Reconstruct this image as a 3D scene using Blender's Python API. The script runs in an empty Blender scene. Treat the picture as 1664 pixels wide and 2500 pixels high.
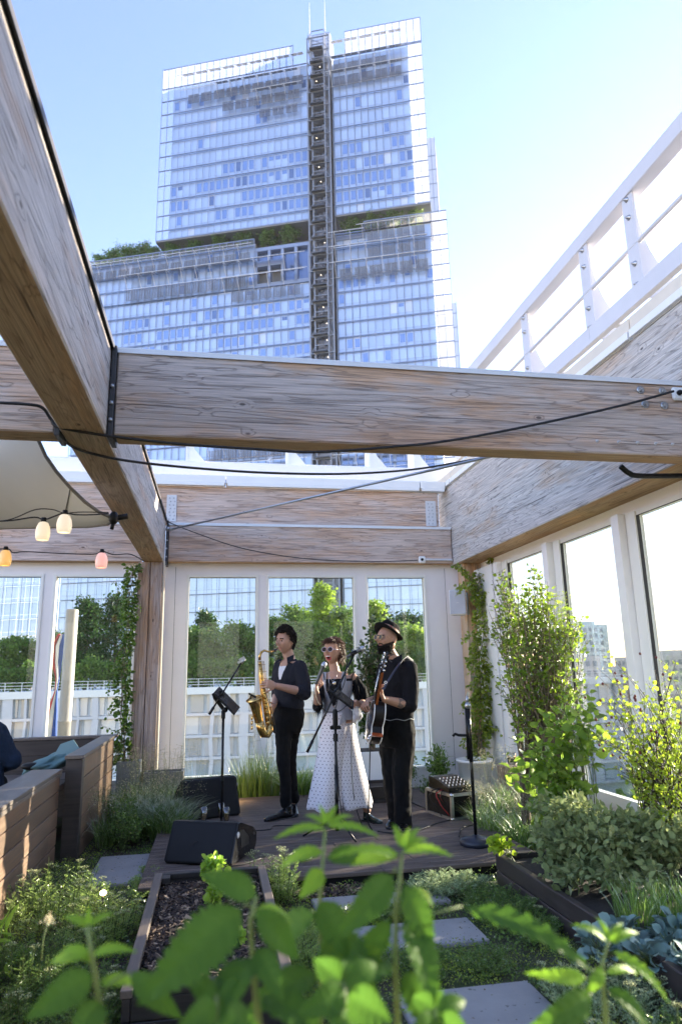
import bpy, bmesh, math, random
import numpy as np
from mathutils import Vector, Matrix, noise
R_ = math.radians
rng = random.Random(7)
nrg = np.random.default_rng(11)
sc = bpy.context.scene
col = sc.collection

# ------------------------------------------------------------ camera, sky, sun, exposure
EYE = 1.32
FPX, PIT, YAW, ROL = 1671.16, .2276327, .1832394, -.0214495
fwd = Vector((math.sin(YAW)*math.cos(PIT), math.cos(YAW)*math.cos(PIT), math.sin(PIT)))
rgt = Vector((math.cos(YAW), -math.sin(YAW), 0)); upv = rgt.cross(fwd)
cr = math.cos(ROL)*rgt + math.sin(ROL)*upv; cu = -math.sin(ROL)*rgt + math.cos(ROL)*upv
cd = bpy.data.cameras.new('camera'); cam = bpy.data.objects.new('camera', cd); col.objects.link(cam)
m = Matrix((cr, cu, -fwd)).transposed().to_4x4(); m.translation = Vector((0, 0, EYE)); cam.matrix_world = m
cd.sensor_fit = 'VERTICAL'; cd.sensor_height = 36; cd.lens = FPX/2500*36
cd.clip_start = .05; cd.clip_end = 5000
cd.dof.use_dof = True; cd.dof.focus_distance = 6.3; cd.dof.aperture_fstop = 2.8
sc.camera = cam
SUN_EL, SUN_AZ = 13.0, 24.0      # elevation; azimuth from +X towards +Y
w = bpy.data.worlds.new('World'); sc.world = w; w.use_nodes = True
nt = w.node_tree; bg = nt.nodes['Background']
sky = nt.nodes.new('ShaderNodeTexSky'); sky.sky_type = 'NISHITA'; sky.sun_disc = False
sky.sun_elevation = R_(SUN_EL); sky.sun_rotation = R_(90-SUN_AZ)
sky.air_density = 1.0; sky.dust_density = .2; sky.ozone_density = 2.6; sky.altitude = 50
tint = nt.nodes.new('ShaderNodeMix'); tint.data_type = 'RGBA'; tint.blend_type = 'MULTIPLY'; tint.inputs[0].default_value = 1; tint.inputs[7].default_value = (1.27, 1.0, 1.03, 1)
nt.links.new(sky.outputs[0], tint.inputs[6]); nt.links.new(tint.outputs[2], bg.inputs[0]); bg.inputs[1].default_value = .15
sd = bpy.data.lights.new('sun', 'SUN'); sd.energy = 5.0; sd.angle = R_(.6); sd.color = (1, .86, .68)
so = bpy.data.objects.new('sun', sd); col.objects.link(so)
sv = Vector((math.cos(R_(SUN_EL))*math.cos(R_(SUN_AZ)), math.cos(R_(SUN_EL))*math.sin(R_(SUN_AZ)), math.sin(R_(SUN_EL))))
so.rotation_euler = sv.to_track_quat('Z', 'Y').to_euler(); so.location = (20, 10, 12)
sc.view_settings.view_transform = 'Standard'; sc.view_settings.look = 'None'
sc.view_settings.exposure = 2.15; sc.view_settings.gamma = 1
sc.cycles.max_bounces = 10; sc.cycles.transparent_max_bounces = 24
sc.cycles.diffuse_bounces = 4; sc.cycles.sample_clamp_indirect = 6

def at(px, py, X=None, Y=None, Z=None):
    """sight line of a photograph pixel (1568 wide) met with a real plane -> world point"""
    k = 1664/1568
    d = cr*((px*k-832)/FPX) + cu*(-(py*k-1250)/FPX) + fwd
    t = X/d.x if X is not None else Y/d.y if Y is not None else (Z-EYE)/d.z
    return Vector((0, 0, EYE)) + d*t

# ------------------------------------------------------------ scene graph helpers
def thing(name, label, cat, loc=(0, 0, 0), rz=0, group=None):
    o = bpy.data.objects.new(name, None); col.objects.link(o); o.location = loc; o.rotation_euler = (0, 0, rz)
    o.empty_display_size = .1
    o['label'] = label; o['category'] = cat
    if group: o['group'] = group
    return o
def tag(o, label, cat, group=None):
    o['label'] = label; o['category'] = cat
    if group: o['group'] = group
    return o
def kind(o, k, label=None, cat=None):
    o['kind'] = k
    if label: o['label'] = label
    if cat: o['category'] = cat
    return o
def copy_tree(o, parent=None):
    c = o.copy(); col.objects.link(c)
    if parent is not None: c.parent = parent
    for ch in o.children: copy_tree(ch, c)
    return c
def origin_of(parent):
    v = Vector((0, 0, 0))
    while parent is not None: v += Vector(parent.location); parent = parent.parent
    return v

class MB:
    """collects vertices and faces given in world coordinates; build() links ONE mesh object"""
    def __init__(s): s.v = []; s.f = []; s.m = []; s.T = None; s.smooth = []
    def add(s, vs, fs, mi=0, sm=False):
        b = len(s.v)
        for p in vs:
            p = Vector(p)
            s.v.append(s.T @ p if s.T is not None else p)
        for f in fs: s.f.append([b+i for i in f]); s.m.append(mi); s.smooth.append(sm)
    def box(s, x0, x1, y0, y1, z0, z1, mi=0):
        s.add([(x0,y0,z0),(x1,y0,z0),(x1,y1,z0),(x0,y1,z0),(x0,y0,z1),(x1,y0,z1),(x1,y1,z1),(x0,y1,z1)],
              [(0,3,2,1),(4,5,6,7),(0,1,5,4),(1,2,6,5),(2,3,7,6),(3,0,4,7)], mi)
        return s
    def bbox(s, x0, x1, y0, y1, z0, z1, b=.005, mi=0):
        """box with chamfered edges"""
        bm = bmesh.new(); bmesh.ops.create_cube(bm, size=1)
        for v in bm.verts: v.co = Vector(((x0+x1)/2+v.co.x*(x1-x0), (y0+y1)/2+v.co.y*(y1-y0), (z0+z1)/2+v.co.z*(z1-z0)))
        bmesh.ops.bevel(bm, geom=bm.edges[:], offset=b, segments=1, affect='EDGES')
        s.bm(bm, mi); return s
    def bm(s, bm, mi=0, sm=False):
        bm.verts.ensure_lookup_table(); bm.verts.index_update()
        s.add([v.co.copy() for v in bm.verts], [[v.index for v in f.verts] for f in bm.faces], mi, sm); bm.free()
    def bar(s, a, b, w, h=None, up=(0,0,1), mi=0):
        a, b = Vector(a), Vector(b); h = h or w; d = (b-a).normalized(); u = Vector(up)
        if abs(d.dot(u)) > .98: u = Vector((0,1,0))
        r = d.cross(u).normalized()*w/2; u = r.cross(d).normalized()*h/2
        s.add([a-r-u, a+r-u, a+r+u, a-r+u, b-r-u, b+r-u, b+r+u, b-r+u],
              [(0,1,2,3),(7,6,5,4),(0,4,5,1),(1,5,6,2),(2,6,7,3),(3,7,4,0)], mi); return s
    def tube(s, pts, rad, n=8, mi=0, cap=True, sm=True):
        pts = [Vector(p) for p in pts]
        if not hasattr(rad, '__len__'): rad = [rad]*len(pts)
        vs = []; fs = []; pr = None
        for i, p in enumerate(pts):
            d = (pts[min(i+1, len(pts)-1)]-pts[max(i-1, 0)])
            d = d.normalized() if d.length > 1e-9 else Vector((0,0,1))
            if pr is None:
                a = Vector((0,0,1)) if abs(d.z) < .9 else Vector((1,0,0)); r = d.cross(a).normalized()
            else:
                r = (pr - d*pr.dot(d)); r = r.normalized() if r.length > 1e-6 else d.orthogonal().normalized()
            pr = r; q = d.cross(r)
            for k in range(n):
                t = 2*math.pi*k/n; vs.append(p+(r*math.cos(t)+q*math.sin(t))*rad[i])
        for i in range(len(pts)-1):
            for k in range(n):
                a = i*n+k; b = i*n+(k+1) % n; fs.append((a, b, b+n, a+n))
        if cap: fs.append(tuple(range(n-1, -1, -1))); fs.append(tuple((len(pts)-1)*n+k for k in range(n)))
        s.add(vs, fs, mi, sm); return s
    def lathe(s, prof, c=(0,0,0), axis=(0,0,1), n=24, mi=0, sm=True):
        ax = Vector(axis).normalized(); c = Vector(c); r = ax.orthogonal().normalized(); q = ax.cross(r); vs = []; fs = []
        for (rr, h) in prof:
            for k in range(n):
                t = 2*math.pi*k/n; vs.append(c+ax*h+(r*math.cos(t)+q*math.sin(t))*max(rr, 1e-5))
        for i in range(len(prof)-1):
            for k in range(n):
                a = i*n+k; b = i*n+(k+1) % n; fs.append((a, b, b+n, a+n))
        s.add(vs, fs, mi, sm); return s
    def prism(s, poly, o, ux, uy, uz, mi=0):
        """poly in (ux,uy) plane at o, extruded by vector uz"""
        o, ux, uy, uz = map(Vector, (o, ux, uy, uz)); n = len(poly)
        a = [o+ux*p[0]+uy*p[1] for p in poly]; vs = a+[p+uz for p in a]
        s.add(vs, [tuple(range(n-1, -1, -1)), tuple(range(n, 2*n))]+[(i, (i+1) % n, (i+1) % n+n, i+n) for i in range(n)], mi); return s
    def ball(s, c, r, sc=(1,1,1), sub=2, mi=0):
        bm = bmesh.new(); bmesh.ops.create_icosphere(bm, subdivisions=sub, radius=r)
        for v in bm.verts: v.co = Vector(c)+Vector((v.co.x*sc[0], v.co.y*sc[1], v.co.z*sc[2]))
        s.bm(bm, mi, True); return s
    def build(s, name, mats, parent=None, loc=None, fixn=False):
        if not isinstance(mats, (list, tuple)): mats = [mats]
        me = bpy.data.meshes.new(name); o = bpy.data.objects.new(name, me); col.objects.link(o)
        if parent is not None: off = origin_of(parent); o.parent = parent
        elif loc is not None: off = Vector(loc); o.location = off
        else:
            xs = [p.x for p in s.v]; ys = [p.y for p in s.v]; zs = [p.z for p in s.v]
            off = Vector(((min(xs)+max(xs))/2, (min(ys)+max(ys))/2, min(zs))); o.location = off
        me.from_pydata([tuple(p-off) for p in s.v], [], s.f)
        for mt in mats: me.materials.append(mt)
        me.polygons.foreach_set('material_index', s.m); me.polygons.foreach_set('use_smooth', s.smooth)
        me.validate(); me.update()
        if fixn:
            bm = bmesh.new(); bm.from_mesh(me); bmesh.ops.recalc_face_normals(bm, faces=bm.faces[:]); bm.to_mesh(me); bm.free()
        return o

# ------------------------------------------------------------ materials
def mat(name):
    mt = bpy.data.materials.new(name); mt.use_nodes = True; n = mt.node_tree.nodes; n.clear()
    o = n.new('ShaderNodeOutputMaterial'); b = n.new('ShaderNodeBsdfPrincipled'); mt.node_tree.links.new(b.outputs[0], o.inputs[0])
    return mt, n, mt.node_tree.links, b, o
def nmath(n, l, op, a, b=None, clamp=False):
    k = n.new('ShaderNodeMath'); k.operation = op; k.use_clamp = clamp
    for i, x in enumerate((a, b)):
        if x is None: continue
        if isinstance(x, (int, float)): k.inputs[i].default_value = x
        else: l.new(x, k.inputs[i])
    return k.outputs[0]
def nmix(n, l, fac, a, b, mode='MIX'):
    k = n.new('ShaderNodeMix'); k.data_type = 'RGBA'; k.blend_type = mode
    for i, x in ((0, fac), (6, a), (7, b)):
        if isinstance(x, (int, float)): k.inputs[i].default_value = x
        elif isinstance(x, tuple): k.inputs[i].default_value = (*x[:3], 1)
        else: l.new(x, k.inputs[i])
    return k.outputs[2]
def nramp(n, l, x, stops):
    k = n.new('ShaderNodeValToRGB'); e = k.color_ramp.elements
    while len(e) < len(stops): e.new(.5)
    for q, (p, c) in zip(e, stops):
        q.position = p; q.color = (*c, 1) if isinstance(c, tuple) else (c, c, c, 1)
    l.new(x, k.inputs[0]); return k.outputs[0]
def nnoise(n, l, vec, scale, detail=4, rough=.55, dist=0):
    k = n.new('ShaderNodeTexNoise'); k.inputs['Scale'].default_value = scale; k.inputs['Detail'].default_value = detail
    k.inputs['Roughness'].default_value = rough; k.inputs['Distortion'].default_value = dist
    if vec is not None: l.new(vec, k.inputs['Vector'])
    return k.outputs[0]
def nmap(n, l, vec, scale=(1,1,1), loc=(0,0,0), rot=(0,0,0)):
    k = n.new('ShaderNodeMapping'); k.inputs['Scale'].default_value = scale; k.inputs['Location'].default_value = loc
    k.inputs['Rotation'].default_value = rot; l.new(vec, k.inputs[0]); return k.outputs[0]
def nbump(n, l, h, strength=.3, dist=.01):
    k = n.new('ShaderNodeBump'); k.inputs['Strength'].default_value = strength; k.inputs['Distance'].default_value = dist
    l.new(h, k.inputs['Height']); return k.outputs[0]
def objco(n): return n.new('ShaderNodeTexCoord').outputs['Object']

def plain(name, c, rough=.5, metal=0, var=.12, vs=6, bump=0, bs=60, spec=.5, coat=0):
    mt, n, l, b, o = mat(name); co = objco(n)
    f = nnoise(n, l, co, vs, 5)
    l.new(nmix(n, l, f, tuple(x*(1-var) for x in c), tuple(min(1, x*(1+var)) for x in c)), b.inputs['Base Color'])
    r = nnoise(n, l, co, vs*2.3, 3); l.new(nmath(n, l, 'ADD', nmath(n, l, 'MULTIPLY', r, .2), rough-.1), b.inputs['Roughness'])
    b.inputs['Metallic'].default_value = metal; b.inputs['Specular IOR Level'].default_value = spec
    if coat: b.inputs['Coat Weight'].default_value = coat
    if bump: l.new(nbump(n, l, nnoise(n, l, co, bs, 4), bump, .004), b.inputs['Normal'])
    return mt

def wood(name, axis, pale, warm, dark, patch=.5, ringw=1.0, rough=.75, seed=0, lam=0.045, crack=1.0):
    """weathered laminated timber, grain along axis 0/1/2"""
    mt, n, l, b, o = mat(name); co = objco(n)
    s1 = [11, 11, 11]; s1[axis] = .75
    s2 = [46, 46, 46]; s2[axis] = .8
    base = nmap(n, l, co, tuple(s1), (seed*3.1, seed*1.7, seed*2.3))
    g = nnoise(n, l, base, .62, 4, .5, .45)
    kn = n.new('ShaderNodeTexVoronoi'); kn.feature = 'F1'; kn.inputs['Scale'].default_value = 1.0
    s3 = [7, 7, 7]; s3[axis] = 3.4
    l.new(nmap(n, l, co, tuple(s3), (seed, seed*2.2, 0)), kn.inputs['Vector'])
    kd = kn.outputs['Distance']
    kpush = nmath(n, l, 'MULTIPLY', nramp(n, l, kd, [(0, 1), (.26, 0)]), .13)
    ring = nmath(n, l, 'PINGPONG', nmath(n, l, 'MULTIPLY', nmath(n, l, 'ADD', g, kpush), 23*ringw), 1)
    ringc = nramp(n, l, ring, [(0, 0), (.6, .06), (.84, .3), (.95, 1), (1, .8)])
    fine = nnoise(n, l, nmap(n, l, co, tuple(s2), (seed, 0, 0)), 3.2, 6, .7)
    big = nnoise(n, l, nmap(n, l, co, tuple(.55 if i == axis else 2.6 for i in range(3)), (seed*5, 1, 2)), 1.3, 5, .68)
    patchf = nramp(n, l, big, [(.56-patch*.14, 0), (.70-patch*.14, 1)])
    c1 = nmix(n, l, patchf, pale, warm)
    c2 = nmix(n, l, nmath(n, l, 'MULTIPLY', ringc, .5), c1, dark)
    finec = nramp(n, l, fine, [(.32, .56), (.6, 1.16)])
    c3 = nmix(n, l, 1.0, c2, finec, 'MULTIPLY')
    cr_ = nnoise(n, l, nmap(n, l, co, tuple(x*1.3 for x in s2), (7+seed, 3, 1)), .9, 3, .6)
    crm = nramp(n, l, cr_, [(.64, 0), (.685, 1)])
    c4 = nmix(n, l, nmath(n, l, 'MULTIPLY', crm, .65*crack), c3, tuple(x*.3 for x in dark))
    stn = nnoise(n, l, nmap(n, l, co, tuple(.5 if i == axis else 2.2 for i in range(3)), (seed*2, 4, 4)), 1.0, 5, .65)
    c4 = nmix(n, l, nmath(n, l, 'MULTIPLY', nramp(n, l, stn, [(.48, 0), (.66, 1)]), .3), c4, tuple(x*.62 for x in pale))
    kc = nramp(n, l, kd, [(.045, 1), (.08, 0)])
    c5 = nmix(n, l, nmath(n, l, 'MULTIPLY', kc, .8), c4, tuple(x*.55 for x in dark))
    if lam:
        sx = n.new('ShaderNodeSeparateXYZ'); l.new(co, sx.inputs[0])
        z = nmath(n, l, 'PINGPONG', nmath(n, l, 'DIVIDE', sx.outputs[2 if axis != 2 else 0], lam), 1)
        lm = nramp(n, l, z, [(0, 1), (.03, 0)])
        c5 = nmix(n, l, nmath(n, l, 'MULTIPLY', lm, .3), c5, tuple(x*.4 for x in dark))
    l.new(c5, b.inputs['Base Color']); b.inputs['Roughness'].default_value = rough; b.inputs['Specular IOR Level'].default_value = .25
    h = nmath(n, l, 'SUBTRACT', nmath(n, l, 'SUBTRACT', nmath(n, l, 'MULTIPLY', fine, .6), nmath(n, l, 'MULTIPLY', ringc, .5)), crm)
    l.new(nbump(n, l, h, .8, .008), b.inputs['Normal'])
    return mt

def leafmat(name, c1, c2, trans=.45, rough=.45, tcol=None, gloss=.12, k=1.6):
    c1 = tuple(x*k for x in c1); c2 = tuple(min(.8, x*k) for x in c2); tcol = tuple(x*k for x in tcol) if tcol else None
    mt, n, l, b, o = mat(name); n.remove(b)
    geo = n.new('ShaderNodeNewGeometry'); rnd = geo.outputs['Random Per Island']
    co = objco(n); f = nmath(n, l, 'ADD', nmath(n, l, 'MULTIPLY', rnd, .75), nmath(n, l, 'MULTIPLY', nnoise(n, l, co, 9, 2), .3), True)
    c = nmix(n, l, f, c1, c2)
    t = nmix(n, l, f, tuple(x*1.0 for x in (tcol or c1)), tuple(min(1, x*1.5) for x in (tcol or c2)))
    d = n.new('ShaderNodeBsdfDiffuse'); l.new(c, d.inputs[0])
    tr = n.new('ShaderNodeBsdfTranslucent'); l.new(t, tr.inputs[0])
    m1 = n.new('ShaderNodeMixShader'); m1.inputs[0].default_value = trans; l.new(d.outputs[0], m1.inputs[1]); l.new(tr.outputs[0], m1.inputs[2])
    gl = n.new('ShaderNodeBsdfGlossy'); gl.inputs['Roughness'].default_value = rough; gl.inputs[0].default_value = (.75, .75, .72, 1)
    fr = n.new('ShaderNodeFresnel'); fr.inputs[0].default_value = 1.4
    m2 = n.new('ShaderNodeMixShader'); l.new(nmath(n, l, 'MULTIPLY', fr.outputs[0], gloss*3.2, True), m2.inputs[0])
    l.new(m1.outputs[0], m2.inputs[1]); l.new(gl.outputs[0], m2.inputs[2]); l.new(m2.outputs[0], o.inputs[0])
    return mt

def glass(name, tint=(.93, .98, .96), refl=1.0, rough=0.0, base=.02):
    mt, n, l, b, o = mat(name); n.remove(b)
    t = n.new('ShaderNodeBsdfTransparent'); t.inputs[0].default_value = (*tint, 1)
    g = n.new('ShaderNodeBsdfGlossy'); g.inputs['Roughness'].default_value = rough
    fr = n.new('ShaderNodeFresnel'); fr.inputs[0].default_value = 1.5
    mx = n.new('ShaderNodeMixShader'); l.new(nmath(n, l, 'ADD', nmath(n, l, 'MULTIPLY', fr.outputs[0], refl), base, True), mx.inputs[0])
    l.new(t.outputs[0], mx.inputs[1]); l.new(g.outputs[0], mx.inputs[2]); l.new(mx.outputs[0], o.inputs[0])
    return mt

def planks_mat(name, c1, c2, axis=0, rough=.6, scale=1.0):
    mt, n, l, b, o = mat(name); co = objco(n)
    s = [22*scale]*3; s[axis] = .9
    f = nnoise(n, l, nmap(n, l, co, tuple(s)), 2.6, 7, .65)
    rnd = n.new('ShaderNodeNewGeometry').outputs['Random Per Island']
    c = nmix(n, l, nramp(n, l, f, [(.3, 0), (.7, 1)]), c1, c2)
    v = nmath(n, l, 'ADD', nmath(n, l, 'MULTIPLY', rnd, .45), .75)
    k = n.new('ShaderNodeCombineColor'); [l.new(v, k.inputs[i]) for i in range(3)]
    c = nmix(n, l, 1, c, k.outputs[0], 'MULTIPLY')
    st = nnoise(n, l, co, 3, 5, .6); c = nmix(n, l, nramp(n, l, st, [(.5, 0), (.75, .35)]), c, tuple(x*1.7 for x in c2))
    l.new(c, b.inputs['Base Color'])
    l.new(nmath(n, l, 'ADD', nmath(n, l, 'MULTIPLY', f, .35), rough-.15), b.inputs['Roughness'])
    l.new(nbump(n, l, f, .5, .003), b.inputs['Normal']); return mt

PALE = (.58, .485, .43); WARM = (.60, .385, .25); DARK = (.15, .115, .095)
W_x = wood('timber_x', 0, PALE, WARM, DARK, .75, seed=1)
W_x2 = wood('timber_x_back', 0, (.64, .51, .44), (.64, .42, .29), (.19, .12, .09), .8, seed=4)
W_y = wood('timber_y', 1, (.58, .535, .50), (.56, .43, .34), (.19, .165, .145), .2, ringw=.8, seed=2)
W_yR = wood('timber_y_side', 1, (.60, .555, .52), (.57, .44, .34), (.10, .085, .075), .25, ringw=1.4, seed=3)
W_z = wood('timber_post', 2, (.40, .33, .30), (.45, .29, .19), (.19, .13, .10), .6, seed=5)
W_zR = wood('timber_post_warm', 2, (.58, .45, .33), (.60, .33, .15), (.30, .16, .08), .9, seed=9)
W_ux = wood('timber_underside_x', 0, (.54, .36, .21), (.56, .33, .17), (.20, .11, .055), .5, seed=6, lam=0)
W_uy = wood('timber_underside_y', 1, (.54, .37, .22), (.56, .34, .18), (.20, .115, .06), .5, seed=8, lam=0)
M = {}
M['white'] = plain('white_paint', (.82, .82, .81), .45, var=.05)
M['rail'] = plain('railing_paint', (.60, .60, .635), .45, var=.08, vs=3)
M['cap'] = plain('white_capping', (.70, .705, .72), .4, var=.08, vs=3)
M['cream'] = plain('cream_trim', (.72, .64, .52), .5, var=.1)
M['lilac'] = plain('pale_wall_paint', (.80, .785, .78), .6, var=.05)
M['frame'] = plain('window_frame_paint', (.78, .79, .75), .5, var=.04)
M['steel'] = plain('galvanised_steel', (.45, .46, .48), .35, .9)
M['plate'] = plain('painted_plate', (.62, .62, .64), .5)
M['darksteel'] = plain('dark_steel', (.05, .05, .055), .5, .4)
M['black'] = plain('black_plastic', (.009, .009, .010), .5, bump=.1, bs=200, spec=.22)
M['blackg'] = plain('black_gloss', (.008, .008, .009), .25, spec=.35)
M['rubber'] = plain('black_cable', (.012, .012, .014), .6)
M['chrome'] = plain('chrome', (.75, .75, .76), .15, 1)
M['glass'] = glass('window_glass', (.93, .96, .93), .55, 0, .01)
M['glassR'] = glass('side_window_glass', (.95, .98, .97), .6, 0, .0)
M['gasket'] = plain('black_gasket', (.02, .02, .02), .6)
M['sail'] = plain('sail_cloth', (.74, .73, .68), .8, var=.06, vs=3, bump=.3, bs=400)
M['hem'] = plain('sail_hem', (.20, .19, .17), .8)

# ------------------------------------------------------------ GROUND, DECK, SLABS
G = -.08
def ground():
    mt, n, l, b, o = mat('soil_and_moss'); co = objco(n)
    f = nnoise(n, l, co, 2.2, 6, .6); g = nnoise(n, l, co, 40, 5, .7)
    c = nmix(n, l, nramp(n, l, g, [(.3, 0), (.7, 1)]), (.030, .024, .016), (.085, .065, .042))
    c = nmix(n, l, nramp(n, l, f, [(.42, 0), (.58, .8)]), c, (.055, .085, .02))
    l.new(c, b.inputs['Base Color']); b.inputs['Roughness'].default_value = .9
    l.new(nbump(n, l, g, 1, .02), b.inputs['Normal'])
    mb = MB(); mb.box(-7, 3.4, -3, 8.6, G-.3, G)
    kind(mb.build('ground', mt), 'structure')
    mt, n, l, b, o = mat('city_ground'); co = objco(n)
    f = nnoise(n, l, co, .02, 6, .6)
    l.new(nmix(n, l, nramp(n, l, f, [(.45, 0), (.6, 1)]), (.10, .13, .06), (.22, .22, .21)), b.inputs['Base Color'])
    mb = MB(); mb.box(-255, 415, -35, 595, -26.9, -26)
    kind(mb.build('street_ground', mt), 'structure')
ground()
def deck():
    mt = planks_mat('deck_boards', (.070, .052, .046), (.19, .145, .125), 0, .55)
    mb = MB(); y = 4.93; i = 0
    while y < 7.95:
        ends = [-.45, 2.33]
        a = ends[0]; brk = rng.uniform(.9, 1.7)
        for (p, q) in ((a, brk-.002), (brk+.002, ends[1])):
            for k in range(1): mb.bbox(p, q, y, y+.112, -.028, 0, .004)
            # fine ribs on each board
            for r in range(5): mb.box(p+.003, q-.003, y+.012+r*.019, y+.021+r*.019, -.001, .0022)
        y += .118; i += 1
    o = mb.build('deck', mt); kind(o, 'structure')
    mb = MB(); mb.box(-.44, 2.32, 4.95, 7.98, -.08, -.032); kind(mb.build('deck_base', M['black']), 'structure')
deck()
def slabs():
    mt, n, l, b, o = mat('concrete_slab'); co = objco(n)
    f = nnoise(n, l, co, 5, 6, .6); g = nnoise(n, l, co, 90, 3, .6)
    c = nmix(n, l, f, (.20, .198, .20), (.34, .33, .325)); sp = nramp(n, l, nnoise(n, l, co, 28, 2, .5), [(.70, 0), (.73, 1)])
    c = nmix(n, l, nmath(n, l, 'MULTIPLY', sp, .7), c, (.06, .05, .04))
    l.new(c, b.inputs['Base Color']); b.inputs['Roughness'].default_value = .85; l.new(nbump(n, l, g, .4, .003), b.inputs['Normal'])
    L = [(-.84, -.46, 5.3, 6.07, 'concrete paving slab between the plank booth and the front monitor speaker'),
         (.55, 1.44, 3.78, 4.12, 'middle concrete paving slab behind the blurred foreground leaves'),
         (.8, 1.42, 2.6, 3.29, 'nearest concrete paving slab at the bottom of the photo'),
         (.62, 1.45, 4.42, 4.66, 'concrete paving slab just in front of the deck edge by the silver herbs')]
    for x0, x1, y0, y1, lb in L:
        mb = MB(); mb.bbox(x0, x1, y0, y1, G-.03, G+.022, .006)
        tag(mb.build('paving_slab', mt), lb, 'paving slab', 'paving slabs in the garden')
slabs()

# ------------------------------------------------------------ BACK WINDOW WALL
def back_wall():
    Y0, Y1 = 8.56, 8.70; zt, zb = 2.505, .13
    t = thing('window_wall', 'pale painted window wall behind the band, facing the tower', 'window wall', (.5, Y0, G))
    t2 = thing('window_wall', 'pale painted window wall with two windows behind the plank booth, left of the timber post', 'window wall', (-2.5, Y0, G))
    def bay(t, xs, xa, xb):
        mb = MB(); mb.box(xa, xb, Y0, Y1, zt, 2.75); mb.box(xa, xb, Y0, Y1, G, zb)
        e = [xa]+[v for p in xs for v in p]+[xb]
        for i in range(0, len(e), 2): mb.box(e[i], e[i+1], Y0, Y1, zb, zt)
        # thin joints between the wall boards
        mb.build('wall_panel', M['lilac'], t)
        for (x0, x1) in xs:
            f = MB(); r = .028; yy0, yy1 = Y0-.012, Y0+.10
            f.bbox(x0-.004, x0+r, yy0, yy1, zb, zt+.004, .003); f.bbox(x1-r, x1+.004, yy0, yy1, zb, zt+.004, .003)
            f.box(x0+r, x1-r, yy0+.002, yy1, zt-r, zt+.002); f.box(x0+r, x1-r, yy0+.002, yy1, zb-.002, zb+r)
            fr = f.build('window_frame', M['frame'], t)
            g = MB(); g.box(x0+r-.002, x1-r+.002, Y0+.06, Y0+.068, zb+r-.002, zt-r+.002); g.build('pane', M['glass'], fr)
            g = MB()
            for q in (x0+r, x1-r): g.box(q-.004, q+.004, Y0+.05, Y0+.058, zb+r, zt-r)
            g.box(x0+r, x1-r, Y0+.05, Y0+.058, zt-r-.006, zt-r); g.build('gasket', M['gasket'], fr)
        return t
    bay(t, [(-.345, .52), (.622, 1.755), (1.885, 2.69)], -.62, 3.5)
    bay(t2, [(-3.2, -2.0), (-1.885, -.93)], -4.6, -.93+.02)
    # thin joint lines on the plain strips
    mb = MB()
    for x in (-.485, 2.95): mb.box(x-.002, x+.002, Y0-.001, Y0+.01, .1, 2.6)
    mb.build('board_joint', M['gasket'], t)
back_wall()
def pavilion():
    t = thing('roof_pavilion', 'dark planted roof pavilion with tall pale windows behind the camera, reflected in the panes', 'pavilion', (0, -9, G))
    mb = MB(); mb.box(-9, 9, -10, -9.2, G, 4.6); mb.build('wall', plain('planted_wall', (.03, .05, .025), .9, var=.6, vs=3), t)
    mb = MB()
    for x in (-6.5, -3.2, -.6, 2.2, 5.2): mb.box(x, x+1.5, -9.18, -9.14, 1.2, 3.2)
    mb.build('window', plain('pale_blind', (.45, .5, .45), .5), t)
    mb = MB(); mb.box(-9, 9, -9.8, -8.6, 4.605, 4.75); mb.build('roof', M['darksteel'], t)
pavilion()

# ------------------------------------------------------------ TIMBER FRAME
def beam(name, label, x0, x1, y0, y1, z0, z1, side, under, cap=None, capmat='cap', parts=()):
    """glulam beam: weathered sides, raw underside; metal capping on top"""
    mb = MB(); bm = bmesh.new(); bmesh.ops.create_cube(bm, size=1)
    for v in bm.verts: v.co = Vector(((x0+x1)/2+v.co.x*(x1-x0), (y0+y1)/2+v.co.y*(y1-y0), (z0+z1)/2+v.co.z*(z1-z0)))
    bmesh.ops.bevel(bm, geom=bm.edges[:], offset=.008, segments=1, affect='EDGES')
    bm.faces.ensure_lookup_table(); bm.normal_update(); bm.verts.index_update()
    b0 = len(mb.v); mb.v += [v.co.copy() for v in bm.verts]
    for f in bm.faces:
        mb.f.append([b0+v.index for v in f.verts]); mb.m.append(1 if f.normal.z < -.9 else 0); mb.smooth.append(False)
    bm.free()
    t = thing(name, label, 'timber beam', ((x0+x1)/2, (y0+y1)/2, z0))
    mb.build('timber', [side, under], t)
    if cap:
        c = MB(); ov = .012; c.bbox(x0-(ov if cap != 'y' else .02), x1+(ov if cap != 'y' else .02), y0-ov, y1+ov, z1+.004, z1+.018, .003)
        if x1-x0 > y1-y0:
            c.box(x0, x1, y0-ov, y0-ov+.004, z1-.016, z1+.006); c.box(x0, x1, y1+ov-.004, y1+ov, z1-.016, z1+.006)
        else:
            c.box(x0-.02, x0-.016, y0, y1, z1-.016, z1+.006); c.box(x1+.016, x1+.02, y0, y1, z1-.016, z1+.006)
        c.build('capping', M[capmat], t)
    return t
def bolt(t, p, nrm, r=.014, mt='steel'):
    mb = MB(); p = Vector(p); nrm = Vector(nrm)
    mb.lathe([(0, 0), (r*1.7, 0), (r*1.7, .004), (r, .004)], p, nrm, 14); mb.lathe([(r, .004), (r, .014), (r*.5, .014), (r*.5, .022), (0, .022)], p, nrm, 6, sm=False)
    mb.build('bolt', M[mt], t)

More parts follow.
